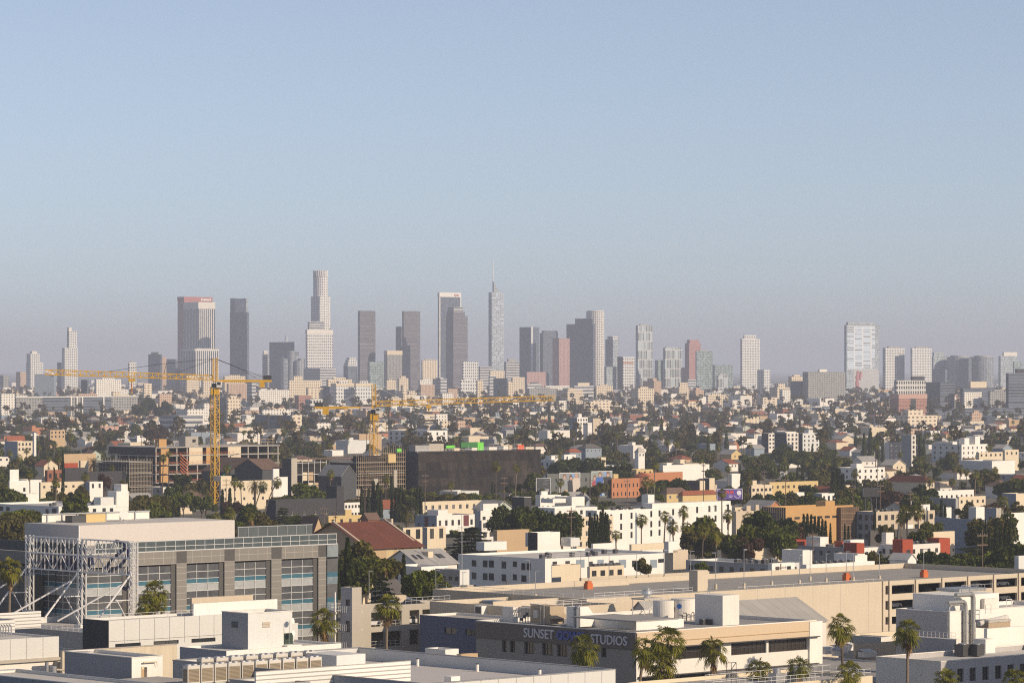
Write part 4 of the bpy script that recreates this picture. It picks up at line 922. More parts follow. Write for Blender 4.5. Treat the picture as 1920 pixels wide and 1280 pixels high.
# --- navy building left of the sign office
s = Site('workshop', 'navy blue windowless-looking workshop left of the dark fascia', 'building', 915, 1161, 612, 787, 985, base=0)
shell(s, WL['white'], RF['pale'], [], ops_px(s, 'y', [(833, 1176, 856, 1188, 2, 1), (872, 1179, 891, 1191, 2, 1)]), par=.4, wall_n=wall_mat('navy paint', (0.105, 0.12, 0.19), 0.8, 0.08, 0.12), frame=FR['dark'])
s.part_box('stair_head', 940, 1143, 903, 960, 1127, s.h - .4, WL['bluegrey']); x, y, D = s.loc(903, 1154, s.h - .4)
X, Y, Z = s.world(x, y, s.h - .4); t = empty('air_handler', (X, Y, Z + .003), ANG, 'white roof unit with a black opening on the navy workshop', 'air handler')
MB().box(0, 2.6, 0, 1.8, .2, 1.7).build('casing', WL['bright'], t); MB().box(-.03, -.003, .2, 1.6, .4, 1.5).build('intake', FR['dark'], t)
s = Site('store_shed', 'low white sheds in front of the navy workshop', 'building', 835, 1217, 560, 797, 860, base=0); shell(s, WL['bright'], RF['white'], par=.5)
s2 = Site('store_shed', 'low tan shed between the white sheds and the sign office', 'building', 865, 1226, 552, 856, 896, base=0); shell(s2, WL['tan'], RF['white'], par=.4)

# --- big parking structure
DECK = wall_mat('deck concrete', (0.36, 0.34, 0.31), 0.9, 0.18, 0.0)
PCON = wall_mat('parking concrete', (0.58, 0.50, 0.39), 0.9, 0.09, 0.14)
s = PK = Site('parking_structure', 'long beige concrete parking structure with open floors at its right end', 'parking structure', 1100, 1122.3, 637, 815, 1985, base=0)
s.Ly = 40.0
ox = []
for (y0, y1) in ((1095.5, 1112), (1124, 1140.5), (1154, 1168)):
    zt_, zb_ = s.z_at(1692, y0), s.z_at(1692, y1)
    for a, b in ((1658, 1666), (1670.5, 1714), (1722, 1764), (1771, 1812), (1819, 1861), (1867, 1907), (1914, 1955)): ox.append((s.lx(a), s.lx(b), zb_, zt_))
mb = MB(); wall_openings(mb, s.Lx, 0, s.h, ox, 'x', 0, .5); wall_openings(mb, s.Ly, 0, s.h, [], 'y', 0, .5)
mb.quad((s.Lx, 0, 0), (s.Lx, s.Ly, 0), (s.Lx, s.Ly, s.h), (s.Lx, 0, s.h)); mb.quad((s.Lx, s.Ly, 0), (0, s.Ly, 0), (0, s.Ly, s.h), (s.Lx, s.Ly, s.h))
L, W_, h, t = s.Lx, s.Ly, s.h, .3; zi = h - 1.0
for a, b, c, d in (((0, 0), (L, 0), (L - t, t), (t, t)), ((L, 0), (L, W_), (L - t, W_ - t), (L - t, t)), ((L, W_), (0, W_), (t, W_ - t), (L - t, W_ - t)), ((0, W_), (0, 0), (t, t), (t, W_ - t))):
    mb.quad((*a, h), (*b, h), (*c, h), (*d, h)); mb.quad((*d, zi), (*d, h), (*c, h), (*c, zi))
mb.build('wall', PCON, s.root)
m = MB(); m.quad((t, t, zi), (L - t, t, zi), (L - t, W_ - t, zi), (t, W_ - t, zi)); m.build('deck', DECK, s.root)
z3 = [s.z_at(1692, q) for q in (1115, 1143, 1171)]
for q in z3: MB().box(s.lx(1655), L - .5, .51, W_ - .5, q - .35, q).build('floor_slab', DECK, s.root)
x0 = s.lx(1655)
for a in (1656, 1668, 1717.5, 1767, 1815.5, 1864, 1910.5): MB().box(s.lx(a) - .32, s.lx(a) + .32, -.28, -.003, 0, h + .02).build('pier', PCON, s.root)
m = MB(); g = random.Random(3)
for i in range(5): u = s.lx(1420 + 52 * i); m.box(u, u + .08, -.008, 0, 1, h - .1)
m.build('wall_joint', WL['concrete'], s.root)
s.part_box('stair_head', 1308, 1108, 1292, 1327, 1069, zi, PCON); s.part_box('stair_head', 1035, 1082, 1034, 1087, 1060, zi, WL['cream'], None)
# low inner ramp walls on the deck
for a, b, yb, hh in ((1090, 1330, 1092, .9), (1330, 1660, 1083, .8), (1105, 1180, 1100, .9)):
    x, y, D = s.loc(a, yb, zi); MB().box(x, x + run_x(a, D, b), y, y + .25, zi + .003, zi + hh).build('ramp_wall', PCON, s.root)
RP = Site('parking_ramp', 'lower beige ramp deck left of the long parking structure', 'parking structure', 1006, 1140.3, 619, 752, 1130, base=0); RP.Ly = 27; RP.Lx = 19
shell(RP, PCON, DECK, (), (), par=.8); rail(RP.root, [(.15, .15, RP.h), (RP.Lx, .15, RP.h)], .9, 2.0, .035); rail(RP.root, [(5, 9, RP.h - .8), (RP.Lx, 9, RP.h - .8)], 1.2, 2.0, .035); MB().box(3, RP.Lx, 14, 14.3, RP.h - .797, RP.h + .4).build('ramp_wall', PCON, RP.root)
rail(s.root, [(2, .15, h), (s.lx(1300), .15, h)], .9, 2.4, .035); rail(s.root, [(.15, 1, h), (.15, W_ - 1, h)], .9, 2.4, .035)
rail(s.root, [(s.lx(1385), .15, h), (s.lx(1655), .15, h)], .5, 2.4, .03, rails=1)
def lamp_proto():
    r = empty('street_lamp', (0, 0, -500), 0)
    MB().bar((0, 0, 0), (0, 0, 4.9), .075, 6, 0, .05).build('pole', METAL, r); MB().cyl(0, 0, 0, .7, .28, .26, 8).build('base', PCON, r)
    MB().box(-.1, .75, -.14, .14, 4.86, 4.98).build('lamp_head', METAL, r); return r
LAMP = lamp_proto(); LU = [0]
def lamp(px, yb, z, ytop, label, group='lamp posts on the parking deck', rz=None):
    o = LAMP if not LU[0] else copy_tree(LAMP); LU[0] = 1
    x, y, z = world_at(px, yb, z); o.location = (x, y, z); o.rotation_euler = (0, 0, rnd.choice((0, 3.14, ANG)) if rz is None else rz)
    o.scale = (1, 1, (CAMZ - (ytop - HY) / F * y - z) / 4.98); tag(o, label, 'lamp post', group)
NTH = ['leftmost', 'second from the left', 'third from the left', 'fourth from the left', 'fifth from the left', 'sixth from the left', 'seventh from the left', 'eighth from the left', 'ninth from the left', 'tenth from the left', 'eleventh from the left', 'twelfth from the left', 'thirteenth from the left', 'fourteenth from the left', 'fifteenth from the left', 'sixteenth from the left', 'seventeenth from the left', 'rightmost']
for i, (a, b, c) in enumerate([(993, 1102, 1049), (1004, 1120, 1069), (1089, 1091, 1032), (1104, 1100, 1042), (1142, 1089, 1032), (1194, 1088, 1032), (1245, 1086, 1030), (1295, 1085, 1032), (1342, 1104, 1035), (1395, 1103, 1029), (1447, 1096, 1045), (1499, 1094, 1040), (1519, 1088, 1030), (1549, 1091, 1037), (1587, 1085, 1033), (1600, 1088, 1036), (1649, 1085, 1037), (1732, 1079, 1028)]):
    lamp(a, b, RP.h - .8 if a == 1004 else zi, c, f'slim grey lamp post on the parking deck, {NTH[i]}')
for lab, a, b in (('orange barrier at a lamp foot, left of the deck', 1103, 1102), ('orange barrier at a lamp foot, middle of the deck', 1587, 1086), ('orange barrier at a lamp foot, right end of the deck', 1732, 1080)):
    x, y, z = world_at(a, b + 1.5, zi); t = empty('barrier', (x, y - .5, z + .003), ANG, lab, 'barrier', 'orange barriers on the parking deck')
    MB().box(-.7, .7, -.5, .5, 0, 1.1).build('body', plain_mat('barrier orange', (0.55, 0.13, 0.03)), t); MB().box(-.5, .5, -.4, .4, 1.103, 1.5).build('top', plain_mat('barrier orange', (0.55, 0.13, 0.03)), t)
# cars
def car_proto(col, name):
    r = empty('parked_car', (0, 0, -500), ANG); m = MB()
    pf = [(-2.2, .35), (-2.25, .75), (-1.9, .95), (-1.2, 1.0), (1.1, .95), (2.0, .82), (2.25, .6), (2.2, .32)]
    def ex(p, y0, y1):
        n = len(p); mm = MB(); mm.add([(a, y0, c) for a, c in p] + [(a, y1, c) for a, c in p], [(i, (i + 1) % n, n + (i + 1) % n, n + i) for i in range(n)] + [tuple(range(n - 1, -1, -1)), tuple(range(n, 2 * n))]); return mm
    ex(pf, -.88, .88).build('body', plain_mat('car ' + name, col, .25), r)
    ex([(-1.75, .98), (-1.2, 1.42), (.35, 1.44), (1.15, .97)], -.78, .78).build('cabin_glass', GL['dark'], r); ex([(-1.3, 1.40), (-1.1, 1.47), (.3, 1.48), (.45, 1.41)], -.74, .74).build('roof', plain_mat('car ' + name, col, .25), r)
    for a in (-1.4, 1.4):
        for b in (-.8, .8):
            w_ = MB().cyl(0, 0, -.11, .11, .33, n=14).build('wheel', plain_mat('tyre', (0.02, 0.02, 0.02), .8), r, (a, b, .33)); w_.rotation_euler = (R(90), 0, 0)
    for b in (-.6, .6): MB().box(2.2, 2.27, b - .2, b + .2, .55, .7).build('headlight', plain_mat('lamp lens', (0.6, 0.6, 0.6), .2), r)
    return r
CW, CD = car_proto((0.6, 0.6, 0.6), 'white'), car_proto((0.02, 0.025, 0.04), 'navy'); CU = set()
def car(px, py, z, white, label, rz=ANG, dy=0):
    p = CW if white else CD; o = copy_tree(p) if white in CU else p; CU.add(white); x, y, z = world_at(px, py, z); o.location = (x, y, z + .01); o.rotation_euler = (0, 0, rz); tag(o, label, 'car', 'cars on the parking floors')
def pcar(px, lvl, white, label, b=5.0):
    x = PK.lx(px); X, Y, Z = PK.world(x + b * .9, b, z3[lvl]); p = CW if white else CD; o = copy_tree(p) if white in CU else p; CU.add(white)
    o.location = (X, Y, Z + .01); o.rotation_euler = (0, 0, ANG + (R(90) if px % 2 else R(8))); tag(o, label, 'car', 'cars on the parking floors')
pcar(1832, 0, True, 'white car on the upper open parking floor, left of two'); pcar(1884, 0, True, 'white car on the upper open parking floor, right of two'); pcar(1733, 0, False, 'dark car in the second bay of the upper parking floor')
pcar(1680, 1, True, 'white car in the first bay of the middle parking floor'); pcar(1786, 0, False, 'dark car in the third bay of the upper parking floor'); pcar(1886, 1, True, 'white car on the middle parking floor at the right')
# --- older stub of the parking with stair tower
s = Site('parking_structure', 'open concrete parking stub with stairs beside the glass office', 'parking structure', 678, 1137, 640, 636, 850, base=0)
s.Ly = 5.5
ox = []
for y0, y1 in ((1146, 1173), (1183, 1211)):
    zt_, zb_ = s.z_at(725, y0), s.z_at(725, y1)
    for a, b in ((696, 722), (727, 753), (768, 786), (792, 815), (820, 846)): ox.append((s.lx(a), s.lx(b), zb_, zt_))
shell(s, WL['concrete'], DECK, (), (), par=.9)
[bpy.data.objects.remove(c) for c in list(s.root.children) if c.name.startswith('wall')]
mb = MB(); wall_openings(mb, s.Lx, 0, s.h, ox, 'x', 0, .5); wall_openings(mb, s.Ly, 0, s.h, [], 'y'); mb.quad((s.Lx, 0, 0), (s.Lx, s.Ly, 0), (s.Lx, s.Ly, s.h), (s.Lx, 0, s.h)); mb.quad((s.Lx, s.Ly, 0), (0, s.Ly, 0), (0, s.Ly, s.h), (s.Lx, s.Ly, s.h)); mb.build('wall', WL['concrete'], s.root)
zz_ = [s.z_at(725, q) for q in (1175, 1213)]
for q in zz_: MB().box(.4, s.Lx - .4, .51, s.Ly - .4, q - .3, q + .05).build('floor_slab', DECK, s.root)
for q in zz_: rail(s.root, [(s.lx(697), .2, q + .05), (s.lx(752), .2, q + .05)], 1.1, 1.0, .03)
for q, w_ in zip(zz_, (0, 1)):
    m = MB(); a = s.lx(728)
    for k in range(9): m.box(a + k * .28, a + k * .28 + .3, 2.2, 3.4, q + .05 + k * .3, q + .3 + k * .3)
    m.build('stair_flight', PCON, s.root)
rail(s.root, [(s.lx(762), .2, s.h), (s.lx(845), .2, s.h)], 1.1, 1.2, .03)
a = s.lx(696); X, Y, Z = s.world(a + 1.5, 2.4, zz_[0] + .06); c_ = copy_tree(CW); c_.location = (X, Y, Z); c_.rotation_euler = (0, 0, ANG); tag(c_, 'white car behind the rail of the concrete stub', 'car', 'cars on the parking floors')
a = s.lx(768); X, Y, Z = s.world(a + 2.5, 2.4, zz_[0] + .06); c_ = copy_tree(CW); c_.location = (X, Y, Z); c_.rotation_euler = (0, 0, ANG); tag(c_, 'white car parked in the shaded bay left of the navy workshop', 'car', 'cars on the parking floors')
for a, q in ((756, 'left'), (794, 'right')):
    X, Y, Z = s.world(s.lx(a), 2.8, s.h - .88); c_ = CD if not CU & {False} else copy_tree(CD); CU.add(False); c_.location = (X, Y, Z); c_.rotation_euler = (0, 0, ANG); tag(c_, f'dark car on top of the concrete stub, {q} of two', 'car', 'cars on the parking floors')
MB().box(s.lx(726) , s.lx(727), .6, .8, zz_[1], zz_[1] + 2.4).build('standpipe', plain_mat('standpipe red', (0.42, 0.04, 0.03)), s.root)
for i, (a, b, c) in enumerate(((692, 1122, 1070), (817, 1118, 1068), (868, 1120, 1072))): lamp(a, b, s.h - .9, c, f'lamp post on the concrete stub deck, {("left", "middle", "right")[i]} of three')
s = Site('stair_tower', 'pale concrete stair tower between the glass office and the palm', 'tower', 660, 1101, 632, 639, 678, base=0)
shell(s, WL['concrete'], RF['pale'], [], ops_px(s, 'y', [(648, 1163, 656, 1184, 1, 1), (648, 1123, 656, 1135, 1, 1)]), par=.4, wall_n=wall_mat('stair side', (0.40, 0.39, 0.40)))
for q in (1147, 1181, 1214):
    z = s.z_at(650, q, 'y'); MB().box(-1.2, 5, s.Ly + .003, s.Ly + 4.0, z - .35, z).build('landing', PCON, s.root); rail(s.root, [(-1.1, .2, z), (-1.1, s.Ly + 3.9, z), (4.9, s.Ly + 3.9, z)], 1.1, .5, .03, STEEL)
MB().box(-1.15, -.95, s.Ly + .2, s.Ly + .4, 0, s.z_at(650, 1110, 'y')).build('corner_post', STEEL, s.root)
# ---------------------------------------------------------------- glass office
s = OF = Site('office_building', 'grey stone and blue glass office with a glazed roof terrace', 'building', 160, 1040, 640, -60, 633, base=0)
STONE = wall_mat('grey stone', (0.23, 0.215, 0.195), 0.7, 0.07, 0.03); STD = wall_mat('grey stone polished', (0.10, 0.095, 0.09), 0.35, 0.08, 0.0)
SPAN = plain_mat('spandrel panel', (0.36, 0.37, 0.37), 0.35); DGL = glass_mat('office sky tone glass', (0.085, 0.088, 0.095), 0.15)  # office glass lightened; the reflected sky is put into its colour
TEAL = plain_mat('teal spandrel glass', (0.05, 0.135, 0.185), 0.25); PALEG = glass_mat('fin glass', (0.20, 0.25, 0.28), 0.12)
h = s.h; fl = []                                 # storey rows measured at column 390
for y0 in (1057, 1106, 1155, 1204):
    fl.append((s.z_at(390, y0 + 26), s.z_at(390, y0), s.z_at(390, y0 + 35), s.z_at(390, y0 + 49)))
bays = [(163, 240), (258, 331), (350, 421), (440, 509), (528, 597)]
bz = s.z_at(390, 1054)
ox = [(s.lx(a), s.lx(b), .5, bz) for a, b in bays]
mb = MB(); wall_openings(mb, s.lx(612), 0, h, ox, 'x', 0, .55); wall_openings(mb, s.Ly, 0, h, [(1, s.Ly - 1, .5, bz)], 'y', 0, .55)
Lx = s.Lx; mb.quad((Lx, 0, 0), (Lx, s.Ly, 0), (Lx, s.Ly, h), (Lx, 0, h)); mb.quad((Lx, s.Ly, 0), (0, s.Ly, 0), (0, s.Ly, h), (Lx, s.Ly, h))
MB().quad((0, 0, h - .02), (Lx, 0, h - .02), (Lx, s.Ly, h - .02), (0, s.Ly, h - .02)).build('roof', RF['pale'], s.root)
jm = plain_mat('stone joint', (0.42, 0.39, 0.35), .7)
m = MB()
for a, b in ((240, 258), (331, 350), (421, 440), (509, 528), (597, 612)):
    z = .5
    while z < bz: m.box(s.lx(a), s.lx(b), -.008, 0, z, z + .06); z += 1.15
z = (h + bz) / 2; m.box(0, s.lx(612), -.008, 0, z, z + .06); m.box(0, s.lx(612), -.008, 0, bz + .05, bz + .11)
u = 2.0
while u < s.lx(612): m.box(u, u + .06, -.0085, 0, bz, h); u += 2.15
mb.add(m.v, m.f, 1); mb.build('wall', [STONE, jm], s.root)
for a, b in ((331, 350), (421, 440), (509, 528), (597, 612)): MB().box(s.lx(a), s.lx(b), -.03, -.009, bz + .1, h - .05).build('polished_panel', STD, s.root)
mulm = plain_mat('mullion white', (0.55, 0.55, 0.54), .4)
def bay_window(axis, u0, u1, row, cols, mull=True):
    """one storey of one bay: dark vision glass, teal strip, pale spandrel, white mullions"""
    zb, zt, zteal, zsp = row[0], row[1], row[2], max(row[3], .5); d = .42
    def bx(mb, a, b, c, e, d0, d1): (mb.box(a, b, d0, d1, c, e) if axis == 'x' else mb.box(d0, d1, a, b, c, e))
    g = MB(); bx(g, u0, u1, zb, zt, d, d + .1); w_ = g.build('window', DGL, s.root)
    t = MB(); bx(t, u0, u1, zteal, zb - .002, d, d + .1); t.build('teal_pane', TEAL, w_)
    if zsp < zteal: p = MB(); bx(p, u0, u1, zsp, zteal - .002, d, d + .1); p.build('spandrel', SPAN, w_)
    f = MB()
    for z in (zb, zteal, (zb + zt) / 2, zsp): bx(f, u0, u1, z - .05, z + .05, d - .09, d - .003)
    for k in range(1, cols): u = u0 + (u1 - u0) * k / cols; bx(f, u - .05, u + .05, zsp, zt, d - .095, d - .003)
    f.build('mullions', mulm, w_)
for a, b in bays:
    e = 1.0
    MB().box(s.lx(b) - e, s.lx(b), .30, .54, .5, bz - .003).build('recess_shadow', STD, s.root)  # dark strip in each slot; the recess shadow put in as colour
    for row in fl: bay_window('x', s.lx(a), s.lx(b) - e - .003, row, 3 if b - a < 80 else 4)
n = 4
for k in range(n):
    a = 1 + (s.Ly - 2) * k / n; b = 1 + (s.Ly - 2) * (k + 1) / n - .3
    for row in fl: bay_window('y', a, b, row, 4)
# slanted glass fin at the right end
a0, a1 = s.lx(612), s.lx(633); f = MB(); zz = h + 1.5
def fin(z0, z1): 
    k0 = 1 - .30 * (1 - z0 / zz); k1 = 1 - .30 * (1 - z1 / zz)
    return [(a0, -.25, z0), (a0 + (a1 - a0) * k0, -.25, z0), (a0 + (a1 - a0) * k1, -.25, z1), (a0, -.25, z1)]
def slab_quad(q, d): return q + [(x, y + d, z) for x, y, z in q]
FS = [(0, 1, 2, 3), (7, 6, 5, 4), (0, 4, 5, 1), (1, 5, 6, 2), (2, 6, 7, 3), (3, 7, 4, 0)]
for row in fl:
    w_ = MB().add(slab_quad(fin(row[0], row[1]), .5), FS).build('fin_window', DGL, s.root); MB().add(slab_quad(fin(row[2], row[0] - .003), .5), FS).build('teal_pane', TEAL, w_)
    if row[3] > .5: MB().add(slab_quad(fin(row[3], row[2] - .003), .5), FS).build('spandrel', PALEG, w_)
MB().add(slab_quad(fin(bz, h - .05), .5), FS).build('fin_top', PALEG, s.root)
# roof terrace balustrade and penthouse
TG = glass_mat('balustrade glass', (0.04, 0.065, 0.08), 0.1, .3)
MB().box(s.lx(180), s.lx(633), .3, .36, h + .05, h + 1.85).box(.3, .36, .5, s.Ly, h + .05, h + 1.85).build('balustrade', TG, s.root)
m = MB(); u = s.lx(180)
while u < s.lx(633): m.box(u, u + .1, .2, .298, h, h + 1.95); u += 2.2
m.box(s.lx(180), s.lx(633), .2, .42, h + 1.9, h + 2.02); m.box(s.lx(180), s.lx(633), .18, .298, h + .85, h + .95); m.box(0, s.lx(633), -.06, .1, h + .003, h + .18)
m.build('balustrade_rail', mulm, s.root)
z2 = h + 3.4
MB().box(s.lx(488), s.lx(628), 6.5, 6.6, h, z2).build('terrace_glass', TG, s.root)
m = MB(); u = s.lx(488)
while u < s.lx(628): m.box(u, u + .1, 6.4, 6.498, h, z2); u += 2.3
m.box(s.lx(488), s.lx(628), 6.38, 6.7, z2, z2 + .14); m.build('terrace_mullions', FR['alu'], s.root)
x, y, D = s.loc(148, 1023, h); zt = CAMZ - (985 - HY) / F * D - s.base
PHW = wall_mat('penthouse corrugated', (0.56, 0.52, 0.49), 0.6, 0.04, 0.05)
b = MB().box(x, x + run_x(148, D, 440), y, y + run_y(148, D, 46), h, zt).build('penthouse', PHW, s.root)
MB().box(x + .3, x + run_x(148, D, 440) - .3, y + .3, y + run_y(148, D, 46) - .3, zt + .003, zt + .03).build('penthouse_roof', RF['white'], b)
MB().box(x - .06, x + .06, y - .06, y + .06, h, zt + .02).build('corner_trim', plain_mat('trim white', (0.8, 0.8, 0.78)), b)
bx_, by_ = x + 2, y + run_y(148, D, 46) - 3; m = MB()
for k in range(7): m.box(x + 3 + k * 3.4, x + 3.25 + k * 3.4, y + 14, y + 14.2, zt, zt + 1.7)
m.box(x + 2, x + 27, y + 14, y + 14.2, zt + 1.5, zt + 1.7); m.build('roof_screen', FR['alu'], b)
MB().box(x + 2, x + 27, y + 14.25, y + 14.4, zt + .1, zt + 1.5).build('screen_panel', WL['white'], b)
t = empty('air_handler', s.world(x + 9, y + 10, zt + .03), ANG, 'yellow-tan machine on the roof of the glass office penthouse', 'air handler'); MB().box(0, 4.5, 0, 2.4, 0, 1.5).build('casing', WL['yellow'], t); MB().box(-3.2, -.05, 0, 2.2, 0, 1.3).build('duct', DKMETAL, t)
t = empty('satellite_dish', s.world(x + 17, y + 9, zt + .03), ANG, 'white dish on the glass office penthouse roof', 'dish'); d = MB().cyl(0, 0, 0, .3, .15, .9, 16).build('dish', WL['bright'], t, (0, 0, 1.2)); d.rotation_euler = (R(70), 0, R(-30)); MB().bar((0, .1, 0), (0, .1, 1.2), .07).build('mast', METAL, t)
MB().box(-4, -.003, s.Ly * .35, s.Ly, 0, h - 4).build('side_wing', STD, s.root); MB().box(-4.06, -4.003, s.Ly * .4, s.Ly * .95, h - 9, h - 5).build('wing_glass', DGL, s.root)

# ---------------------------------------------------------------- white roofs, lower left
def open_roof(s, wall, roof, par=.9, cap=None, **k): shell(s, wall, roof, par=par, cap=cap, **k)
s = RT = Site('sound_stage', 'white flat-roofed stage carrying the steel sign frame', 'building', 205, 1190, 602, -70, 520, base=0); s.Lx = 40
shell(s, WL['panel'], RF['white'], par=.9, wall_n=wall_mat('stage shade side', (0.40, 0.385, 0.385)), cap=WL['white'])  # grey north side of a white stage: shade put into the colour
rail(s.root, [(.2, 1, s.h), (.2, s.Ly * .5, s.h)], 1.0, 1.5); rail(s.root, [(-2.2, 1, s.h - 3.5), (-2.2, 18, s.h - 3.5)], 1.0, 2.5)
MB().box(-2.4, -.003, 0, 20, s.h - 3.9, s.h - 3.5).build('walkway', WL['concrete'], s.root); zt = s.h - 4.0
for k in range(3): MB().box(-.9, -.6, .5 + 4.6 * k, 4.9 + 4.6 * k, zt - 3.2, zt).build('window', GL['green'], s.root)
zr = s.h - .9
m = MB(); m.path([(6, 14, zr + .5), (6, 32, zr + .5)], .25, 8).path([(3, 20, zr + .3), (3, 30, zr + .3)], .18, 8).build('roof_pipe', WL['bright'], s.root)
for q in range(5): 
    X, Y, Z = s.world(4 + q * 2.1, 9 + 3.7 * q, zr + .003); t = empty('roof_vent', (X, Y, Z), 0, f'{ORD[q]} white roof vent from the right beside the sign frame', 'vent', 'roof vents beside the sign frame'); MB().cyl(0, 0, 0, .8, .18, n=10).build('pipe', WL['bright'], t); MB().cyl(0, 0, .8, 1.1, .32, .2, 10).build('cowl', METAL, t)
s = Site('studio_wing', 'long white panelled wing with a low window strip in front of the sign frame', 'building', 204, 1163, 588, 188, 520, base=0); s.Ly = 7.0
ox = ops_px(s, 'x', [(216, 1205, 264, 1212.5, 2, 1), (288, 1200, 335, 1207, 2, 1), (359, 1195.5, 404, 1203, 2, 1)])
shell(s, PANEL, RF['white'], ox, par=.4, glass=GL['dark'], frame=FR['dark'], wall_n=WL['charcoal']); seams(s.root, s.Lx, s.z_at(300, 1206), s.h, 3.05)
MB().box(-.05, s.Lx, -.02, -.013, s.z_at(300, 1208) + 1.0, s.z_at(300, 1208) + 1.05).build('panel_joint', FR['dark'], s.root)
rail(s.root, [(1, 1, s.h), (s.lx(400), 1, s.h)], .9, 2.6)
s.part_box('roof_screen_wall', 363, 1155, 360, 520, 1131, s.h - .4, WL['bright']); MB().box(s.lx(405), s.lx(520), 6.4, 6.9, s.h, s.h + 2.4).build('roof_screen_wall', WL['beige'], s.root)
s = Site('studio_annexe', 'white annexe with a pale panel band at the left edge', 'building', -45, 1201.5, 556, -160, 107, base=0); s.Ly = 16
shell(s, WL['white'], RF['white'], par=.3); zb = s.z_at(50, 1234); MB().box(-.2, s.Lx + .2, -.2, -.003, zb, s.h + .02).build('panel_band', PANEL, s.root); seams(s.root, s.Lx, zb, s.h, 3.05, plane=-.212)
MB().box(-.2, s.Lx + .35, -.5, -.21, zb - .5, zb - .003).build('ledge', WL['concrete'], s.root)
MB().box(s.lx(101), s.lx(106), -1.0, -.003, 1, zb - .6).build('downpipe_box', WL['concrete'], s.root)
CORR = facade_mat('white louvres', (0.72, 0.70, 0.66), (0.42, 0.40, 0.37), 400, .55, 1.0, .3, .6, .6, .05)
for lab, cx, yt, D, xr, yb in (('white louvred plant screen at the left edge, rear one', -60, 1152, 600, 77, 1184), ('white louvred plant screen at the left edge, front one', -70, 1166, 588, 28, 1191)):
    x, y, z = px2w(cx, yt, D); zb_ = CAMZ - (yb - HY) / F * D; t = empty('louvre_screen', (x, y, s.h), ANG, lab, 'screen', 'louvred plant screens'); L_ = run_x(cx, D, xr)
    MB().box(0, L_, 0, .15, zb_ - s.h, z - s.h).box(L_ - .15, L_, .153, 5, zb_ - s.h, z - s.h).build('louvres', CORR, t); m = MB()
    for q in range(6): m.box(L_ * q / 5.2, L_ * q / 5.2 + .2, .2, .4, -.3, zb_ - s.h + .3)
    m.build('support', STEEL, t)
X, Y, Z = s.world(s.lx(60), 9, s.h - .3); t = empty('pipe_rack', (X, Y, Z), ANG, 'tangle of pipes under the rear louvred screen', 'pipes'); m = MB()
for q in range(6): m.path([(q * .5, 0, 0), (q * .5, 0, 1.5), (q * .5 + .3, 1, 1.7)], .1, 6)
m.cyl(1, 1.5, 0, 1.4, .4).build('pipe', METAL, t)
s = Site('stair_house', 'white stair house with a recessed door in the lower left corner', 'building', 247, 1233, 500, 121, 305, base=0)
dw = ops_px(s, 'x', [(264.5, 1250, 276, 1276)])
shell(s, WL['bright'], RF['white'], dw, par=.35, wall_n=wall_mat('stair house shade side', (0.36, 0.35, 0.355)), glass=WL['tan'], frame=FR['alu'], cols=1, rows=1, depth=.5, winname='door', cap=WL['white'])  # side wall darkened; the shade on it is part of the colour
z = s.z_at(278, 1240); MB().bar((s.lx(266), -.35, z), (s.lx(290), -.35, z), .11, 8).bar((s.lx(291), -.35, z), (s.lx(292), -.35, z - .6), .05).build('lamp_tube', WL['cream'], s.root); MB().box(s.lx(265), s.lx(270), -.06, -.003, z - .95, z - .55).build('sign_plate', WL['cream'], s.root)
MB().box(.003 + s.Lx * .0, s.Lx * .6, s.Ly - 3.6, s.Ly - .4, s.h + .003, s.h + .02).build('roof_patch', RF['white'], s.root)
s = Site('boundary_wall', 'stained beige parapet wall behind the white stair house', 'wall', 117, 1221, 560, 116, 332, base=0); s.Ly = .5; MB().box(0, s.Lx, 0, .5, 8, s.h).build('wall', wall_mat('stained beige', (0.60, 0.52, 0.40), .9, .2, .3), s.root); MB().box(-.1, s.Lx + .1, -.08, .58, s.h + .003, s.h + .12).build('coping', WL['concrete'], s.root)
s = Site('roof_block', 'pale low roof block below the vent house', 'building', 424.5, 1219.5, 535, 328, 640, base=0); s.Ly = 11
shell(s, WL['bright'], RF['white'], par=.35, wall_n=wall_mat('roof block shade side', (0.38, 0.38, 0.40)))  # grey side colour holds the shade of the north face
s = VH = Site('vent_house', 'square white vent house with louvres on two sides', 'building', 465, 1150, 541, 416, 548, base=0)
shell(s, WL['panel'], RF['white'], par=.4, wall_n=wall_mat('vent house shade side', (0.34, 0.345, 0.36)), cap=WL['white'])  # darker copy for the shaded side, its shade set in the colour
def louvre(s, side, x0, y0, x1, y1, n=4):
    u0, u1 = (s.lx(x0), s.lx(x1)) if side == 'x' else (s.ly(x1), s.ly(x0)); c = (x0 + x1) / 2; z0, z1 = s.z_at(c, y1, side), s.z_at(c, y0, side); m = MB()
    for k in range(n):
        za = z0 + (z1 - z0) * k / n; (m.box(u0, u1, -.10, -.003, za, za + (z1 - z0) / n * .62) if side == 'x' else m.box(-.10, -.003, u0, u1, za, za + (z1 - z0) / n * .62))
    return m.build('louvre', FR['dark'] if side == 'y' else WL['beige'], s.root)
louvre(s, 'y', 434.5, 1163.5, 446, 1175.5); louvre(s, 'x', 492, 1164, 506, 1175)
x0, x1 = s.lx(532), s.lx(549); z0, z1 = s.z_at(540, 1207), s.z_at(540, 1186); MB().box(x0, x1, -.03, -.003, z0, z1).build('door', GL['green'], s.root); MB().box(x0 - .2, x1 + .8, -1.1, -.003, z0 - .25, z0 - .05).build('landing', WL['bright'], s.root)
t = empty('antenna_mast', s.world(x0 + .3, -.9, z0), ANG, 'thin mast with two small white dishes on the vent house landing', 'antenna'); MB().bar((0, 0, 0), (0, 0, 3.6), .05).build('mast', METAL, t)
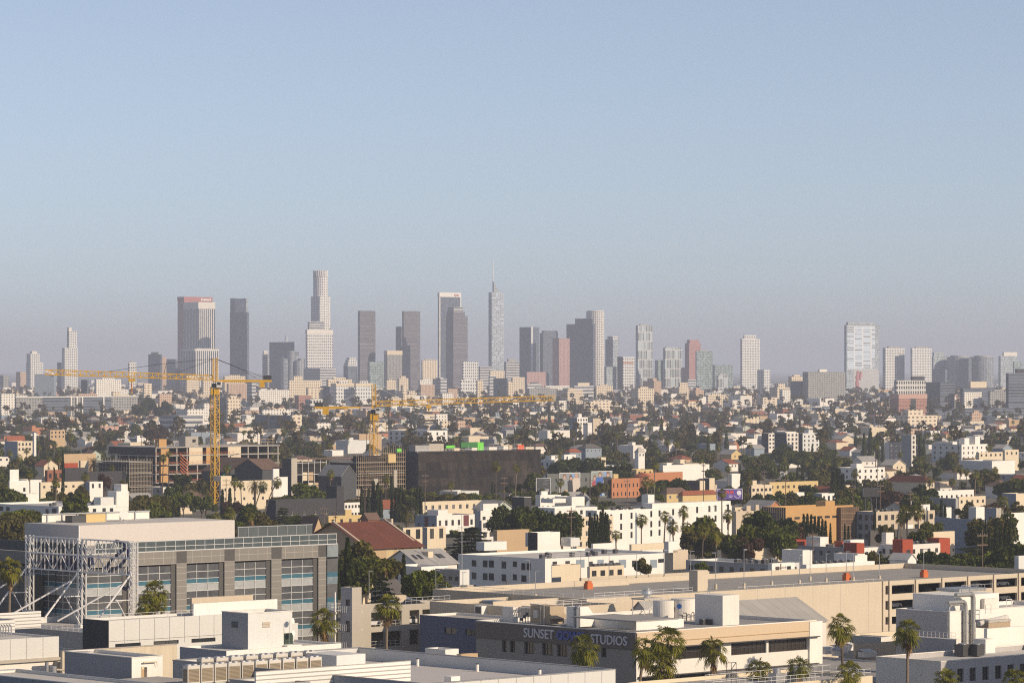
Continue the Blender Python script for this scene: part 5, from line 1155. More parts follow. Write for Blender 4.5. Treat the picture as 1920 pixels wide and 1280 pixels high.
for q, a in ((3.5, .5), (1.7, .6)): d = MB().cyl(0, 0, 0, .15, .1, .42, 14).build('dish', WL['bright'], t, (a, -.1, q)); d.rotation_euler = (R(80), 0, R(20))
# big white roof at the bottom
s = BR = Site('studio_roof_block', 'broad white flat-roofed block along the bottom edge', 'building', 800, 1282.4, 466, 300, 1154, base=0); s.Ly = 52.3
shell(s, PANEL, wall_mat('roof membrane', (0.56, 0.53, 0.51), .85, .1, 0), par=1.6, t=.4, wall_n=WL['bluegrey'], cap=wall_mat('cap metal', (0.30, 0.30, 0.31), .5)); seams(s.root, s.Lx, 2, s.h, 3.1)
zr = s.h - 1.6
for i, (a, b) in enumerate(((783, 1248), (895, 1258), (1012, 1268))):
    x, y, D = s.loc(a, b, zr); t = empty('roof_vent', s.world(x, y, zr), 0, f'short white pipe vent on the broad bottom roof, {("left", "middle", "right")[i]} of three', 'vent', 'pipe vents on the broad roof'); MB().cyl(0, 0, 0, 1.0, .22, n=12).build('pipe', WL['bright'], t); MB().cyl(0, 0, 1.003, 1.1, .27, n=12).build('cap', FR['dark'], t)
x, y, D = s.loc(846, 1282, zr); MB().box(x, x + 1.6, y, y + 1.4, zr + .003, zr + 1.0).build('hatch', WL['bright'], s.root)
x, y, D = s.loc(480, 1300, zr); zt = CAMZ - (1258 - HY) / F * D - s.base
t = empty('louvre_screen', s.world(x, y, zr), ANG, 'long white corrugated screen in front of the condensing units', 'screen', 'louvred plant screens'); L_ = run_x(480, D, 770)
MB().box(0, L_, 0, .12, .1, zt - zr).build('louvres', CORR, t); m = MB()
for q in range(8): m.box(L_ * q / 7.05, L_ * q / 7.05 + .12, .123, .3, 0, zt - zr)
m.build('support', STEEL, t)
x, y, D = s.loc(640, 1262, zr); MB().box(x, x + 5.2, y + 1, y + 8, zr, zr + 2.4).build('roof_upstand', WL['panel'], s.root)
for i in range(10):
    x, y, D = s.loc(352 + 25.5 * i, 1284 - 1.9 * i, zr); X, Y, Z = s.world(x, y, zr + .003); place_ac(0, X, Y, Z, f'{ORD[i]} beige condensing unit from the left in the front row', 'front row of condensing units', 1.08)
for i in range(8):
    x, y, D = s.loc(378 + 28 * i, 1270 - 2 * i, zr); X, Y, Z = s.world(x, y, zr + .003); place_ac(0, X, Y, Z, f'{ORD[i]} beige condensing unit from the left in the rear row', 'rear row of condensing units', 1.08)
rail(s.root, [(s.lx(340), s.loc(340, 1290, zr)[1] - 1.2, zr + .5), (s.lx(340) + 12, s.loc(340, 1290, zr)[1] - 1.2, zr + .5)], 1.0, 1.6)
s = Site('roof_upstand', 'white square parapet upstand at the bottom edge below the condensers', 'building', 522, 1283, 470, 430, 581, base=0); shell(s, PANEL, RF['white'], par=1.4, wall_n=WL['grey'], cap=wall_mat('cap metal', (0.3, 0.3, 0.31), .5))
s = Site('studio_wing', 'slate blue panelled wing in the bottom left corner', 'building', 200, 1288, 470, -60, 300, base=0); s.Lx = 8
shell(s, WL['white'], RF['white'], par=.3, wall_n=wall_mat('blue panels', (0.20, 0.24, 0.30), .5, .05, .05), cap=FR['alu']); seams(s.root, s.Ly, 2, s.h, 2.3, 'y')
x, y, D = RT.loc(100, 1262, 0.0); t = empty('exhaust_fan', world_at(100, 1266, 14.5), ANG, 'grey blower with a long pale pipe beside the stair house', 'exhaust fan'); MB().cyl(0, 0, 0, 1.4, .5, n=14).build('housing', METAL, t); MB().cyl(-.9, .4, .4, 2.0, .28, n=10).build('stack', METAL, t); MB().bar((.4, -.3, .9), (4.6, -2.6, .5), .16, 8).build('pipe', WL['beige'], t)

s2 = Site('plant_roof', 'grey plant roof under the rows of condensing units', 'building', 520, 1321.6, 455, 120, 700, base=0); MB().box(0, s2.Lx, 0, s2.Ly, 0, s2.h).build('roof', RF['pale'], s2.root)
# ---------------------------------------------------------------- steel sign frame seen from behind
bx0, by0, bz0 = px2w(150, 1163, 633); t = SGF = empty('sign_frame', (bx0, by0, RT.base + RT.h - .9), ANG, 'tall grey steel lattice frame of a rooftop sign seen from behind', 'sign frame')
zr = 0; zb = 25.0 - t.location.z; zt = 30.6 - t.location.z
def lattice(mb, A, B, z0, z1, n, r=.09, d=.9):
    for xx in (0, d):
        for z in (z0, (z0 + z1) / 2, z1): mb.bar((xx, A, z), (xx, B, z), r * 1.25)
        for i in range(n + 1): y = A + (B - A) * i / n; mb.bar((xx, y, z0), (xx, y, z1), r * .8)
        for i in range(n if xx == 0 else 0):
            y0, y1 = A + (B - A) * i / n, A + (B - A) * (i + 1) / n; zm = (z0 + z1) / 2
            mb.bar((xx, y0, z0 if i % 2 else zm), (xx, y1, zm if i % 2 else z0), r * .8); mb.bar((xx, y0, zm if i % 2 else z1), (xx, y1, z1 if i % 2 else zm), r * .8)
    for i in range(n + 1):
        y = A + (B - A) * i / n
        for z in (z0, z1): mb.bar((0, y, z), (d, y, z), r * .7)
for A, B in ((.8, 15.0), (-14.2, -.8)):
    m = MB(); lattice(m, A, B, zb, zt, 6, .10); m.build('lattice_panel', STEEL, t)
for y in (0, 15.4, -14.6):
    m = MB()
    for dx, dy in ((0, -.55), (0, .55), (.9, -.55), (.9, .55)): m.bar((dx, y + dy, 0), (dx, y + dy, zt + .2), .15)
    q = 0
    while q < zt:
        for dx in (0, .9): m.bar((dx, y - .55, q), (dx, y + .55, min(q + 1.3, zt)), .07)
        m.bar((0, y - .55, q), (0, y + .55, q), .07); q += 1.3
    m.build('post', STEEL, t); MB().box(-.6, 1.5, y - 1, y + 1, -.1, .5).build('footing', WL['bright'], t)
    m = MB(); m.bar((-.1, y - .3, zb + .5), (-7.6, y - .3, 2.0), .17, 6).bar((-3.4, y - .3, 5.6), (-.2, y - .3, .6), .1, 6).bar((-3.6, y - .3, 5.4), (0, y - .3, 5.4), .1, 6); m.build('raker', STEEL, t)
    m = MB(); m.bar((-2.0, y, zb - 1.5), (-11, y + 6, 2.0), .16, 6); m.build('raker', STEEL, t)
m = MB(); yl = -16.0
for dx in (-.35, .35): m.bar((-.6 + dx, yl, -2), (-.6 + dx, yl, zt), .07)
for k in range(30): m.bar((-.95, yl, -2 + k * .5), (-.25, yl, -2 + k * .5), .035)
m.build('ladder', plain_mat('ladder white', (0.66, 0.65, 0.63)), t)
nv = plain_mat('script navy', (0.012, 0.016, 0.07), .4); m = MB(); pts = []
for i in range(40):
    a = i / 39 * 7.6; pts.append((1.5, -8.2 - 3.6 * math.sin(a) * (1 - i / 120) , (zb + zt) / 2 + .4 + 2.3 * math.cos(a * .8) - i * .03))
m.path(pts, .32, 6); m.build('script_flourish', nv, t); m = MB(); pts = [(1.5, -1.5 + 14.5 * i / 60, zb + 1.2 + 1.1 * math.sin(i * 1.15) + .5 * math.sin(i * .37)) for i in range(61)]; m.path(pts, .34, 6); m.build('script_letters', nv, t); m = MB()
m.path([(1.5, -11.6, zb + .4), (1.5, -12.3, zb - 1.6), (1.5, -10.9, zb - 2.6), (1.5, -9.6, zb - 1.9)], .3, 6); m.build('script_tail', nv, t)
# ---------------------------------------------------------------- streets behind the parking deck
def flat(name, label, xl, xc, xr, yt, D, wall='white', roof='white', wx=None, wy=None, boxes=(), ac=0, par=.6, frame='dark', glass='dark', wall_n=None, base=None, depth=.22, cat='building', group=None, cap=None, acp=None):
    """flat-roofed block; wx / wy = (columns, storeys, width, height, first head below roof, storey step[, cols])"""
    s = Site(name, label, cat, xc, yt, D, xl, xr, base=base, group=group)
    def ops(L, q):
        if not q: return []
        n, m, w_, h_, t0, st = q[:6]; out = []
        for i in range(n):
            c = L * (i + .5) / n
            for j in range(m):
                zt = s.h - t0 - j * st
                if zt - h_ > .4: out.append((c - w_ / 2, c + w_ / 2, zt - h_, zt, q[6] if len(q) > 6 else 2, 1))
        return [o for o in out if o[0] > .15 and o[1] < L - .15]
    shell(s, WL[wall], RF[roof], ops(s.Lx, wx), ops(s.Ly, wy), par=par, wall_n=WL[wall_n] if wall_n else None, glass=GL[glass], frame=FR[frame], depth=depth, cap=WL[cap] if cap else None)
    for b in boxes: MB().box(s.Lx * b[0], s.Lx * b[1], s.Ly * b[2], s.Ly * b[3], s.h - par + .003, s.h + b[4]).build('stair_head', WL[b[5] if len(b) > 5 else wall], s.root)
    if ac:
        g = random.Random(int(xc)); 
        for i in range(ac):
            fx = (i + .5) / ac * .8 + .1; X, Y, Z = s.world(s.Lx * fx, s.Ly * g.choice((.25, .3, .45)), s.h - par + .003)
            place_ac(1, X, Y, Z, f'{ORD[i]} condenser from the left on the {acp}', f'condensers on the {acp}', 1.15)
    return s
# white apartments in the middle
s = H_ = flat('apartment_block', 'white three-storey apartments with paired windows behind the parking deck', 859, 1022, 1262, 1047, 940, 'bright', 'white', None, None, ac=9, acp='white apartments roof')
# its windows go in as measured
def add_windows(s, side, boxes, glass='dark', frame='dark', plane=-.03, cols=2):
    for q in boxes:
        u0, u1, v0, v1 = ops_px(s, side, [q])[0][:4]; put_window(s.root, u0, v0, u1 - u0, v1 - v0, side, GL[glass], FR[frame], q[4] if len(q) > 4 else cols, 1, .03, plane)
add_windows(s, 'y', [(885, 1049.5, 893, 1061), (906, 1050, 914, 1062.5), (917, 1050, 926, 1063), (941, 1052, 949, 1065), (978, 1055, 985, 1068), (988, 1055, 995, 1068), (962, 1052, 969, 1062), (885, 1073, 893, 1085), (906, 1074, 914, 1086.5), (917, 1074, 926, 1087), (941, 1076, 949, 1089), (962, 1076, 969, 1087), (978, 1078, 987, 1090), (885, 1096, 893, 1103), (917, 1097, 926, 1106)])
for a, b in ((1120, 1132), (1080, 1096), (1160, 1174), (1219, 1232)): MB().box(s.lx(a), s.lx(b), -.02, -.003, s.z_at(a, 1064), s.z_at(a, 1049)).build('balcony_recess_shade', WL['bluegrey'], s.root)  # flat blue-grey panels; shade of the balcony recesses put into the colour
add_windows(s, 'x', [(1036, 1052, 1044, 1064), (1060, 1051, 1068, 1062), (1104, 1052, 1111, 1064), (1142, 1050, 1150, 1061), (1185, 1050, 1192, 1062), (1234, 1047, 1244, 1054)])
zr = s.h - .6
for a, b, c, d, y, m in ((985, 1007.5, 1049, 1019, 999, 'bright'), (1052, 1070, 1087, 1018, 1008, 'panel'), (1108, 1112, 1150, 1025, 1019, 'bright'), (893, 908, 950, 1026, 1016, 'bright'), (1180, 1184, 1245, 1026, 1020, 'cream')): s.part_box('stair_head', b, d + 6, a, c, y, zr, WL[m])
rail(s.root, [(s.lx(1026), .3, s.h), (s.lx(1100), .3, s.h)], .9, 2, .03)
flat('garage_block', 'plain cream box before the white apartments', 1034, 1052, 1089, 1059, 885, 'cream', 'white', wall_n='grey')
flat('apartment_block', 'low cream flats with a plant pot in front at the deck lamps', 1101, 1106, 1170, 1062, 900, 'cream', 'white', (4, 1, 1.6, 1.4, 1.0, 3), None, ac=7, acp='cream flats roof')
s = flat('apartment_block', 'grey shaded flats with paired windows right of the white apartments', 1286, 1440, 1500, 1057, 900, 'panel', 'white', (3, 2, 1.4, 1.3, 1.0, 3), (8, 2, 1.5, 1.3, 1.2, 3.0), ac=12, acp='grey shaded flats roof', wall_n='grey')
flat('apartment_block', 'beige block with a white chimney-like shaft right of the white apartments', 1246, 1262, 1290, 1031, 925, 'beige', 'white', boxes=((-.3, .3, .0, .5, 2.2, 'bright'),)); flat('warehouse', 'long low beige hall with a curved end beyond the palms', 1345, 1352, 1470, 1031, 985, 'cream', 'pale')
flat('warehouse', 'white box shed left of the lamp posts and palms', 1466, 1505, 1523, 1031, 960, 'bright', 'white'); flat('warehouse', 'white box shed right of the lamp posts', 1564, 1608, 1622, 1038, 930, 'bright', 'white', None, None)
flat('house', 'low white flat-roofed house by the deck at the far right', 1440, 1447, 1490, 1056, 880, 'bright', 'white', (2, 1, 1.4, 1.2, .8, 3), None); flat('warehouse', 'long white roof with condensers before the red corner flats', 1505, 1512, 1640, 1058, 895, 'bright', 'white', ac=8, acp='long white roof by the deck', boxes=((.72, .9, .2, .6, 1.6),))
gable_hall('shed', 'small white gabled shed with a dark door right of the long white roof', 1702, 1049, 925, 1668, 1718, 1.4, WL['bright'], RF['white'], oyp=[(1.0, 2.2, .1, 2.4, 1, 1)], ridge='y')
# red-cornered apartments
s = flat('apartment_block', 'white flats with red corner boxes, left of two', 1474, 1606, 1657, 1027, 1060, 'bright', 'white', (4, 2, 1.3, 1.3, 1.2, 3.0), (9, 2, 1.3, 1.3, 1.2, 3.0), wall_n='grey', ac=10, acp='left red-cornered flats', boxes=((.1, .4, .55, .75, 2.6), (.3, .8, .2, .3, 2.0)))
def red(s, x0, x1, y0, y1, dz): MB().box(x0, x1, y0, y1, 0, s.h + dz).build('red_bay', WL['red'], s.root)
red(s, -.35, s.lx(1619), -.35, s.ly(1584), 1.4); red(s, -.35, 6, s.ly(1492), s.ly(1458), 1.5); red(s, s.Lx * .5, s.Lx * .9, s.Ly * .4, s.Ly * .5, 1.3); red(s, s.Lx * .5, s.Lx * .9, s.Ly * .75, s.Ly * .9, 1.2)
s = flat('apartment_block', 'white flats with red corner boxes, right of two', 1650, 1692, 1763, 1021, 1062, 'white', 'white', (5, 2, 1.3, 1.3, 1.4, 3.0), (3, 2, 1.3, 1.3, 1.4, 3.0), wall_n='panel', ac=8, acp='right red-cornered flats', boxes=((.1, .3, .9, 1.1, 3.2),))
red(s, -.35, s.lx(1710), -.35, s.ly(1675), 1.5); red(s, s.Lx, s.Lx + 5, .5, 12, 1.3)
add_windows(s, 'x', [(1698, 1030, 1705, 1036)], plane=-.38)
# white block with slit windows
s = flat('apartment_block', 'bright white four-storey block with slit windows behind the palms', 1098, 1119, 1372, 957, 1172, 'bright', 'white', None, None, ac=11, acp='white slit-window block', par=.5)
sl_ = []
for a in (1146, 1164.5, 1184, 1221, 1236.5, 1262, 1281, 1307, 1330, 1341.5, 1365):
    D_ = (957 - 935) * (a - 1119) / 253
    for y0 in (966, 985, 1002): sl_.append((a - 1.7, y0 - D_, a + 1.7, y0 + 11.5 - D_, 1))
add_windows(s, 'x', sl_); add_windows(s, 'y', [(1103, 960, 1108, 971), (1103, 980, 1108, 991)])
MB().box(s.lx(1191), s.lx(1194.5), -.02, -.003, 1, s.z_at(1192, 961)).build('recess', WL['bluegrey'], s.root); MB().box(s.lx(1225), s.Lx, .5, s.Ly * .9, s.h, s.h + 1.6).build('upper_floor', WL['bright'], s.root)  # the recess is a flat strip, its shade put into the colour
s.part_box('stair_head', 1215, 947, 1203, 1227, 927, s.h - .5, WL['bright'])
flat('apartment_block', 'white roof houses and terraces left of the slit-window block', 1040, 1072, 1096, 931, 1260, 'bright', 'white', (2, 1, .9, 3, 4, 3), boxes=((-1.2, -.2, .2, .9, -2),)); flat('apartment_block', 'low white terrace block beyond the dark tree mass', 1000, 1040, 1120, 952, 1215, 'bright', 'white', (4, 2, 1.2, 1.4, 1, 3), (4, 2, 1.2, 1.4, 1, 3))
flat('apartment_block', 'cream three-storey flats behind the cypress row', 1078, 1081, 1150, 969, 1120, 'cream', 'pale', (5, 3, 1.6, 1.5, 1.2, 3.2, 2), None, frame='white'); flat('house', 'small dark-walled pavilion with white flat roof at the tree mass', 960, 983, 996, 932, 1300, 'charcoal', 'white', par=.2, cap='bright')
flat('apartment_block', 'white terraced flats left of the Hollywood billboard wall', 1004, 1013, 1052, 928, 1330, 'bright', 'white', (4, 2, 1.2, 1.4, 1, 3), boxes=((.1, .4, .2, .6, 1.4),))
flat('house', 'tan brick store at the left edge of the white apartments', 925, 932, 992, 994, 1080, 'tan', 'brown'); flat('garage_block', 'white cube with a black side on the apartments skyline', 990, 1008, 1050, 998, 1010, 'bright', 'white', wall_n='charcoal')
# red tiled hall
s = gable_hall('assembly_hall', 'brick hall with a big red tiled gable roof and yellow windows', 690, 1026, 1010, 560, 788, 6.2, WL['tan'], RF['rust'], over=1.0, frac=.5, base=0)
s.root.location  # roof ridge runs along the street
o = [(s.lx(a), s.lx(b)) for a, b in ((724, 738), (744, 752), (757, 770), (774, 784))]
for a, b in o:
    w_ = put_window(s.root, a, s.h - 4.6, b - a, 3.6, 'x', WL['yellow'], FR['white'], 3, 2, .03, -.03)
    MB().box(a - .1, b + .1, -.12, -.003, s.h - .9, s.h - .15).build('window_hood', WL['yellow'], s.root)
MB().box(s.Lx + .3, s.Lx + .9, s.Ly * .42, s.Ly * .58, s.h, s.h + 7).build('chimney', WL['beige'], s.root)
for q in (0, s.Lx): 
    k = s.Ly / 2; m = MB(); m.add([(q - .3, -.8, s.h - .3), (q + .3, -.8, s.h - .3), (q + .3, k, s.h + 6.9), (q - .3, k, s.h + 6.9), (q - .3, -.8, s.h - 1.2), (q + .3, -.8, s.h - 1.2), (q + .3, k, s.h + 6.0), (q - .3, k, s.h + 6.0)], [(0, 1, 2, 3), (4, 0, 3, 7), (1, 5, 6, 2), (4, 5, 1, 0)]); m.build('gable_coping', WL['beige'], s.root)
gable_hall('assembly_hall', 'dark tiled wing with a pale coping left of the red roof', 588, 996, 1040, 560, 606, 4.0, WL['tan'], RF['brown'], ridge='y')
s = gable_hall('studio_hall', 'grey slate roof with skylights and a dormer below the red roof', 785, 1058, 900, 720, 857, 3.2, WL['white'], RF['grey'], over=.5, frac=.5, base=0)
for a in (790, 800, 834, 841): x = s.lx(a); k = s.Ly / 2; m = MB(); m.add([(x, k * .3, s.h + 3.2 * .3 + .32), (x + .9, k * .3, s.h + 3.2 * .3 + .32), (x + .9, k * .6, s.h + 3.2 * .6 + .32), (x, k * .6, s.h + 3.2 * .6 + .32)], [(0, 1, 2, 3)]); m.build('skylight', GL['dark'], s.root)
x = s.lx(816); MB().box(x, x + 1.6, s.Ly * .2, s.Ly * .42, s.h + 1.0, s.h + 2.9).build('dormer', WL['cream'], s.root)
flat('workshop', 'low white workshop with a small side window below the slate roof', 734, 790, 840, 1062, 860, 'bright', 'white', None, (3, 1, 1.2, 1.4, 2, 3)); flat('workshop', 'grey shaded wing between the workshop and the white apartments', 816, 862, 880, 1068, 850, 'panel', 'pale', None, (4, 1, 1.2, .9, 1.6, 3), wall_n='grey')
flat('warehouse', 'low hall with a flat tar roof before the grey wing', 828, 872, 930, 1104, 790, 'cream', 'pale', boxes=((.3, .5, .3, .6, .6),)); flat('warehouse', 'low pale roof left of the round bright tree', 662, 670, 735, 1072, 850, 'cream', 'pale', boxes=((.2, .3, .2, .4, .8), (.6, .7, .3, .5, .7)))
gable_hall('house', 'dark hip-roofed house under the bright round tree', 735, 1112, 790, 695, 762, 2.6, WL['beige'], RF['shingle'])
# modern white houses left of centre
flat('apartment_block', 'long cream terrace below the black netted building', 782, 792, 908, 941, 1480, 'cream', 'pale', (9, 1, 1.4, 1.8, 1.4, 3), None, frame='white'); s = flat('house', 'white modern house with a maroon panel, left of its pair', 778, 819, 890, 966, 1330, 'bright', 'brown', (6, 2, 1.2, 2, 1.8, 3.6), (3, 1, 1.0, 1.6, 3, 3), boxes=((.15, .4, .2, .7, 1.8, 'bright'),), wall_n='bluegrey')
m_ = wall_mat('maroon panel', (0.16, 0.05, 0.06)); MB().box(s.lx(869), s.lx(879), -.06, -.003, s.h - 4.2, s.h - .2).build('maroon_panel', m_, s.root); MB().box(-.06, -.003, s.ly(803), s.ly(796), 0, s.h - .5).build('maroon_panel', m_, s.root)
s = flat('house', 'white modern house with a shaded side, right of its pair', 891, 901, 941, 957, 1345, 'bright', 'white', (3, 2, 1.5, 1.8, 2.2, 3.4), None, wall_n='bluegrey', boxes=((.2, .9, .3, .9, 2.4),)); flat('house', 'cream block with tall vents right of the date palm', 753, 756, 793, 989, 1130, 'cream', 'white', (2, 1, 1.8, 3.0, .6, 3), None); flat('house', 'pale cube house with a slatted gate before the cedar', 792, 801, 836, 988, 1115, 'cream', 'white', (2, 1, 1.6, 3, .5, 3), None, wall_n='grey')
flat('apartment_block', 'white house with porches behind the cedar', 898, 903, 940, 975, 1240, 'bright', 'white', (3, 2, 1.8, 1.6, 1, 3), None, wall_n='bluegrey')
s = flat('apartment_block', 'black-painted flats with small lit windows', 499, 517, 644, 937, 1400, 'charcoal', 'tar', (6, 1, 1.6, 1.4, 4.6, 3), None, frame='white', glass='room', wall_n='navy'); MB().box(s.lx(631), s.Lx + .1, -.1, 6, 0, s.h + 4.6).build('tower_bay', WL['charcoal'], s.root)
s = flat('house', 'yellow ochre house with a roof block below the black flats', 611, 616, 681, 967, 1270, 'yellow', 'white', (4, 1, 1.2, 1.2, 1.2, 3), None, boxes=((.5, .68, .2, .8, 2.0),)); gable_hall('house', 'brown hip-roofed house right of the ochre house', 690, 973, 1262, 676, 712, 2, WL['brick'], RF['brown'])
flat('apartment_block', 'white verandah flats right of the black flats', 644, 646, 676, 942, 1450, 'bright', 'white', (5, 2, 1.0, 1.2, 1, 3), None)
s = flat('apartment_block', 'cream flats with a tall blank white end wall by the leaning palms', 411, 414, 536, 902, 1560, 'cream', 'white', (7, 3, 1.1, 1.2, 3.0, 4.0), None, wall_n='bluegrey'); MB().box(s.lx(510), s.lx(537), -.9, -.02, 0, s.h + 1.2).build('end_wall', WL['bright'], s.root); MB().box(s.lx(510), s.lx(521), -.9, -.02, s.h + 1.203, s.h + 4.8).build('end_wall', WL['bright'], s.root); MB().box(.05, s.lx(434), .05, 5, s.h, s.h + 2.2).build('stair_head', WL['cream'], s.root)
# left edge blocks
s = flat('apartment_block', 'bright white flats with a stepped stair tower at the left', -25, 110, 241, 949, 1260, 'bright', 'white', None, None, wall_n='panel', ac=4, acp='white stepped flats roof')
add_windows(s, 'x', [(122, 949, 128, 958), (156, 953, 161, 963), (174, 953, 180, 963), (192, 952, 198, 960), (206, 952, 212, 960), (156, 970, 161, 973), (174, 970, 180, 973), (192, 970, 198, 973)]); add_windows(s, 'y', [(0, 949, 6, 957), (12, 950, 18, 957), (86, 954, 91, 962), (98, 953, 106, 962)])
MB().box(s.lx(218), s.Lx, -.1, 5, s.h - 1, s.h + 4.6).build('stair_tower', WL['bright'], s.root); MB().box(s.lx(228), s.Lx - .2, .2, 4.5, s.h + 4.603, s.h + 7.0).build('stair_tower', WL['bright'], s.root); MB().box(s.lx(192), s.lx(218) - .05, 1, 5, s.h, s.h + 2.6).build('stair_head', WL['panel'], s.root)
flat('house', 'small white box house on the roofline left of the stepped flats', 36, 49, 73, 926, 1330, 'bright', 'white', None, None, par=.2, cap='bright'); flat('warehouse', 'white plain hall with a tall box at the left', 16, 18, 73, 901, 1520, 'bright', 'pale', (1, 1, 1.2, 1.6, 3, 3), boxes=((.02, .32, .3, .8, 4.6),))
flat('warehouse', 'low cream shop row behind the slim palm at the left', 72, 76, 158, 904, 1560, 'cream', 'white', (6, 1, 1.2, 1.0, 1.5, 3), None); s = flat('shop', 'brick shop with an ochre window behind the slim palm', 84, 89, 119, 881, 1680, 'brick', 'tar', (3, 1, 1.6, 2.2, 1.5, 3), None, glass='room'); flat('shop', 'orange walled yard building left of the netted site', 116, 119, 180, 851, 2050, 'tan', 'pale')
flat('shop', 'low shop with an orange tiled front right of the brick shop', 118, 122, 158, 877, 1690, 'charcoal', 'tile'); flat('shop', 'red-panelled small store behind the brick shop', 119, 121, 146, 868, 1760, 'red', 'white'); flat('house', 'cream cube beside the round date palm', 148, 151, 166, 863, 1780, 'cream', 'white', wall_n='grey')
flat('house', 'white two-window cottage before the black fence', 160, 168, 193, 903, 1500, 'bright', 'pale', (2, 1, 1.1, 1.8, .8, 3), None, wall_n='bluegrey'); s = flat('hoarding', 'black construction hoarding left of the concrete frame', 158, 161, 236, 884, 1600, 'charcoal', 'tar', cat='fence'); s.root['label'] = 'black construction hoarding left of the concrete frame'
flat('house', 'white tower house with a red tiled wing at the left', 9, 33, 66, 827, 2500, 'cream', 'white', (5, 2, 1.5, 1.8, 1.2, 3.4), None, wall_n='bluegrey'); gable_hall('house', 'low house with a red tiled roof above the white tower house', 14, 826, 2540, 10, 47, 3.2, WL['cream'], RF['tile']); flat('church', 'small white bell tower beside the red tiled roof', 61, 64, 68, 811, 2490, 'bright', 'white')
flat('apartment_block', 'pink-brown apartment court above the white tower house', 88, 94, 122, 806, 2900, 'tan', 'white', (4, 2, 1.4, 1.6, 1.2, 3.2))
# right-hand middle distance
G_T = 'tall flats at the right'
s = flat('apartment_block', 'dark and white balcony flats, left of the pale blue flats', 1452, 1475, 1497, 811, 2780, 'white', 'white', (3, 5, 2.2, 1.8, 1.0, 3.1), None, wall_n='navy', boxes=((.0, .9, .1, .9, .8),)); s = flat('apartment_block', 'pale blue stepped flats with square windows', 1497, 1505, 1536, 812, 2760, 'panel', 'white', (4, 5, 1.5, 1.7, 1.6, 3.2), None, wall_n='navy'); MB().box(s.Lx * .36, s.Lx * .62, 0.02, 5, s.h, s.h + 2.4).build('stair_head', WL['panel'], s.root)
flat('apartment_block', 'slate blue flats at the left of the balcony flats', 1428, 1441, 1453, 812, 2820, 'white', 'white', (2, 5, 2, 1.6, 1, 3), (2, 5, 2, 1.6, 1, 3), wall_n='navy')
s = flat('apartment_block', 'navy flats with stacked white balconies', 1659, 1667, 1694, 829, 2380, 'navy', 'white', (3, 5, 2.2, 1.6, 1.0, 3.0), None, frame='white', wall_n='white'); s = flat('apartment_block', 'white stair tower of square openings beside the navy flats', 1690, 1709, 1717, 815, 2350, 'white', 'white', (1, 6, 2.0, 2.0, .8, 3.0), None, wall_n='grey')
s = flat('apartment_block', 'white hospital-like flats with two roof towers at the right', 1747, 1803, 1853, 833, 2480, 'bright', 'white', (6, 3, 1.3, 1.6, 1.6, 3.4), (5, 3, 1.6, 1.6, 1.6, 3.4), wall_n='panel', boxes=((.22, .4, .1, .4, 4.2), (.62, .8, .1, .4, 5.2), (.0, .9, .3, .9, 1.6)))
s = flat('office_block', 'low white office with dark window bands at the right', 1800, 1860, 1903, 864, 2080, 'bright', 'white', (2, 2, 11, 1.2, 1.5, 3.6, 8), (2, 2, 16, 1.2, 1.5, 3.6, 8), wall_n='panel'); flat('office_block', 'cream roof block behind the low white office', 1830, 1836, 1880, 848, 2200, 'cream', 'grey', (5, 1, 1.6, 1.4, 1, 3), None); flat('house', 'cream house with an orange tile edge at the right border', 1879, 1884, 1910, 843, 2250, 'cream', 'tile', (3, 1, 1.4, 1.6, 1.4, 3), None)
def hip_house(name, label, xl, xc, xr, yeave, D, rise, wall, roof, wx=None, group=None, over=.5, base=None):
    s = Site(name, label, 'house', xc, yeave, D, xl, xr, group=group, base=base); Lx, Ly, h = s.Lx, s.Ly, s.h; MB().box(0, Lx, 0, Ly, 0, h).build('wall', WL[wall], s.root); o = over; k = min(Lx, Ly) / 2 + o
    if Lx >= Ly: r0, r1 = (k - o, Ly / 2), (Lx - k + o, Ly / 2)
    else: r0, r1 = (Lx / 2, k - o), (Lx / 2, Ly - k + o)
    V = [(-o, -o, h + .003), (Lx + o, -o, h + .003), (Lx + o, Ly + o, h + .003), (-o, Ly + o, h + .003), (*r0, h + rise), (*r1, h + rise)]
    Fc = [(0, 1, 5, 4), (1, 2, 5), (2, 3, 4, 5), (3, 0, 4), (3, 2, 1, 0)] if Lx >= Ly else [(0, 1, 4), (1, 2, 5, 4), (2, 3, 5), (3, 0, 4, 5), (3, 2, 1, 0)]
    MB().add(V, Fc).build('roof', RF[roof], s.root)
    if wx:
        for i in range(wx[0]): put_window(s.root, Lx * (i + .5) / wx[0] - .6, h - 2.2, 1.2, 1.4, 'x', GL['dark'], FR['white'], 2, 1, .03, -.03)
    return s
hip_house('house', 'long cream house with a red tiled hip roof at the right', 1661, 1736, 1752, 904, 1750, 3.0, 'cream', 'rust', (2,)); hip_house('house', 'cream bungalow with a brown hip roof below the brick blocks', 1238, 1250, 1290, 925, 1580, 2.4, 'yellow', 'brown', (3,)); hip_house('house', 'low red-brown tiled roof left of the purple billboard', 1272, 1280, 1345, 928, 1540, 1.8, 'yellow', 'tile')
hip_house('house', 'slate-blue big house with a hip roof among the centre trees', 1083, 1098, 1128, 840, 2300, 2.6, 'bluegrey', 'shingle', (4,)); hip_house('house', 'white gabled house deep among the centre trees', 1190, 1197, 1209, 848, 2250, 3.2, 'bright', 'pale', (2,)); hip_house('house', 'house with a red tiled roof right of the netted building', 1058, 1068, 1090, 848, 2150, 2.2, 'bluegrey', 'tile', (3,))
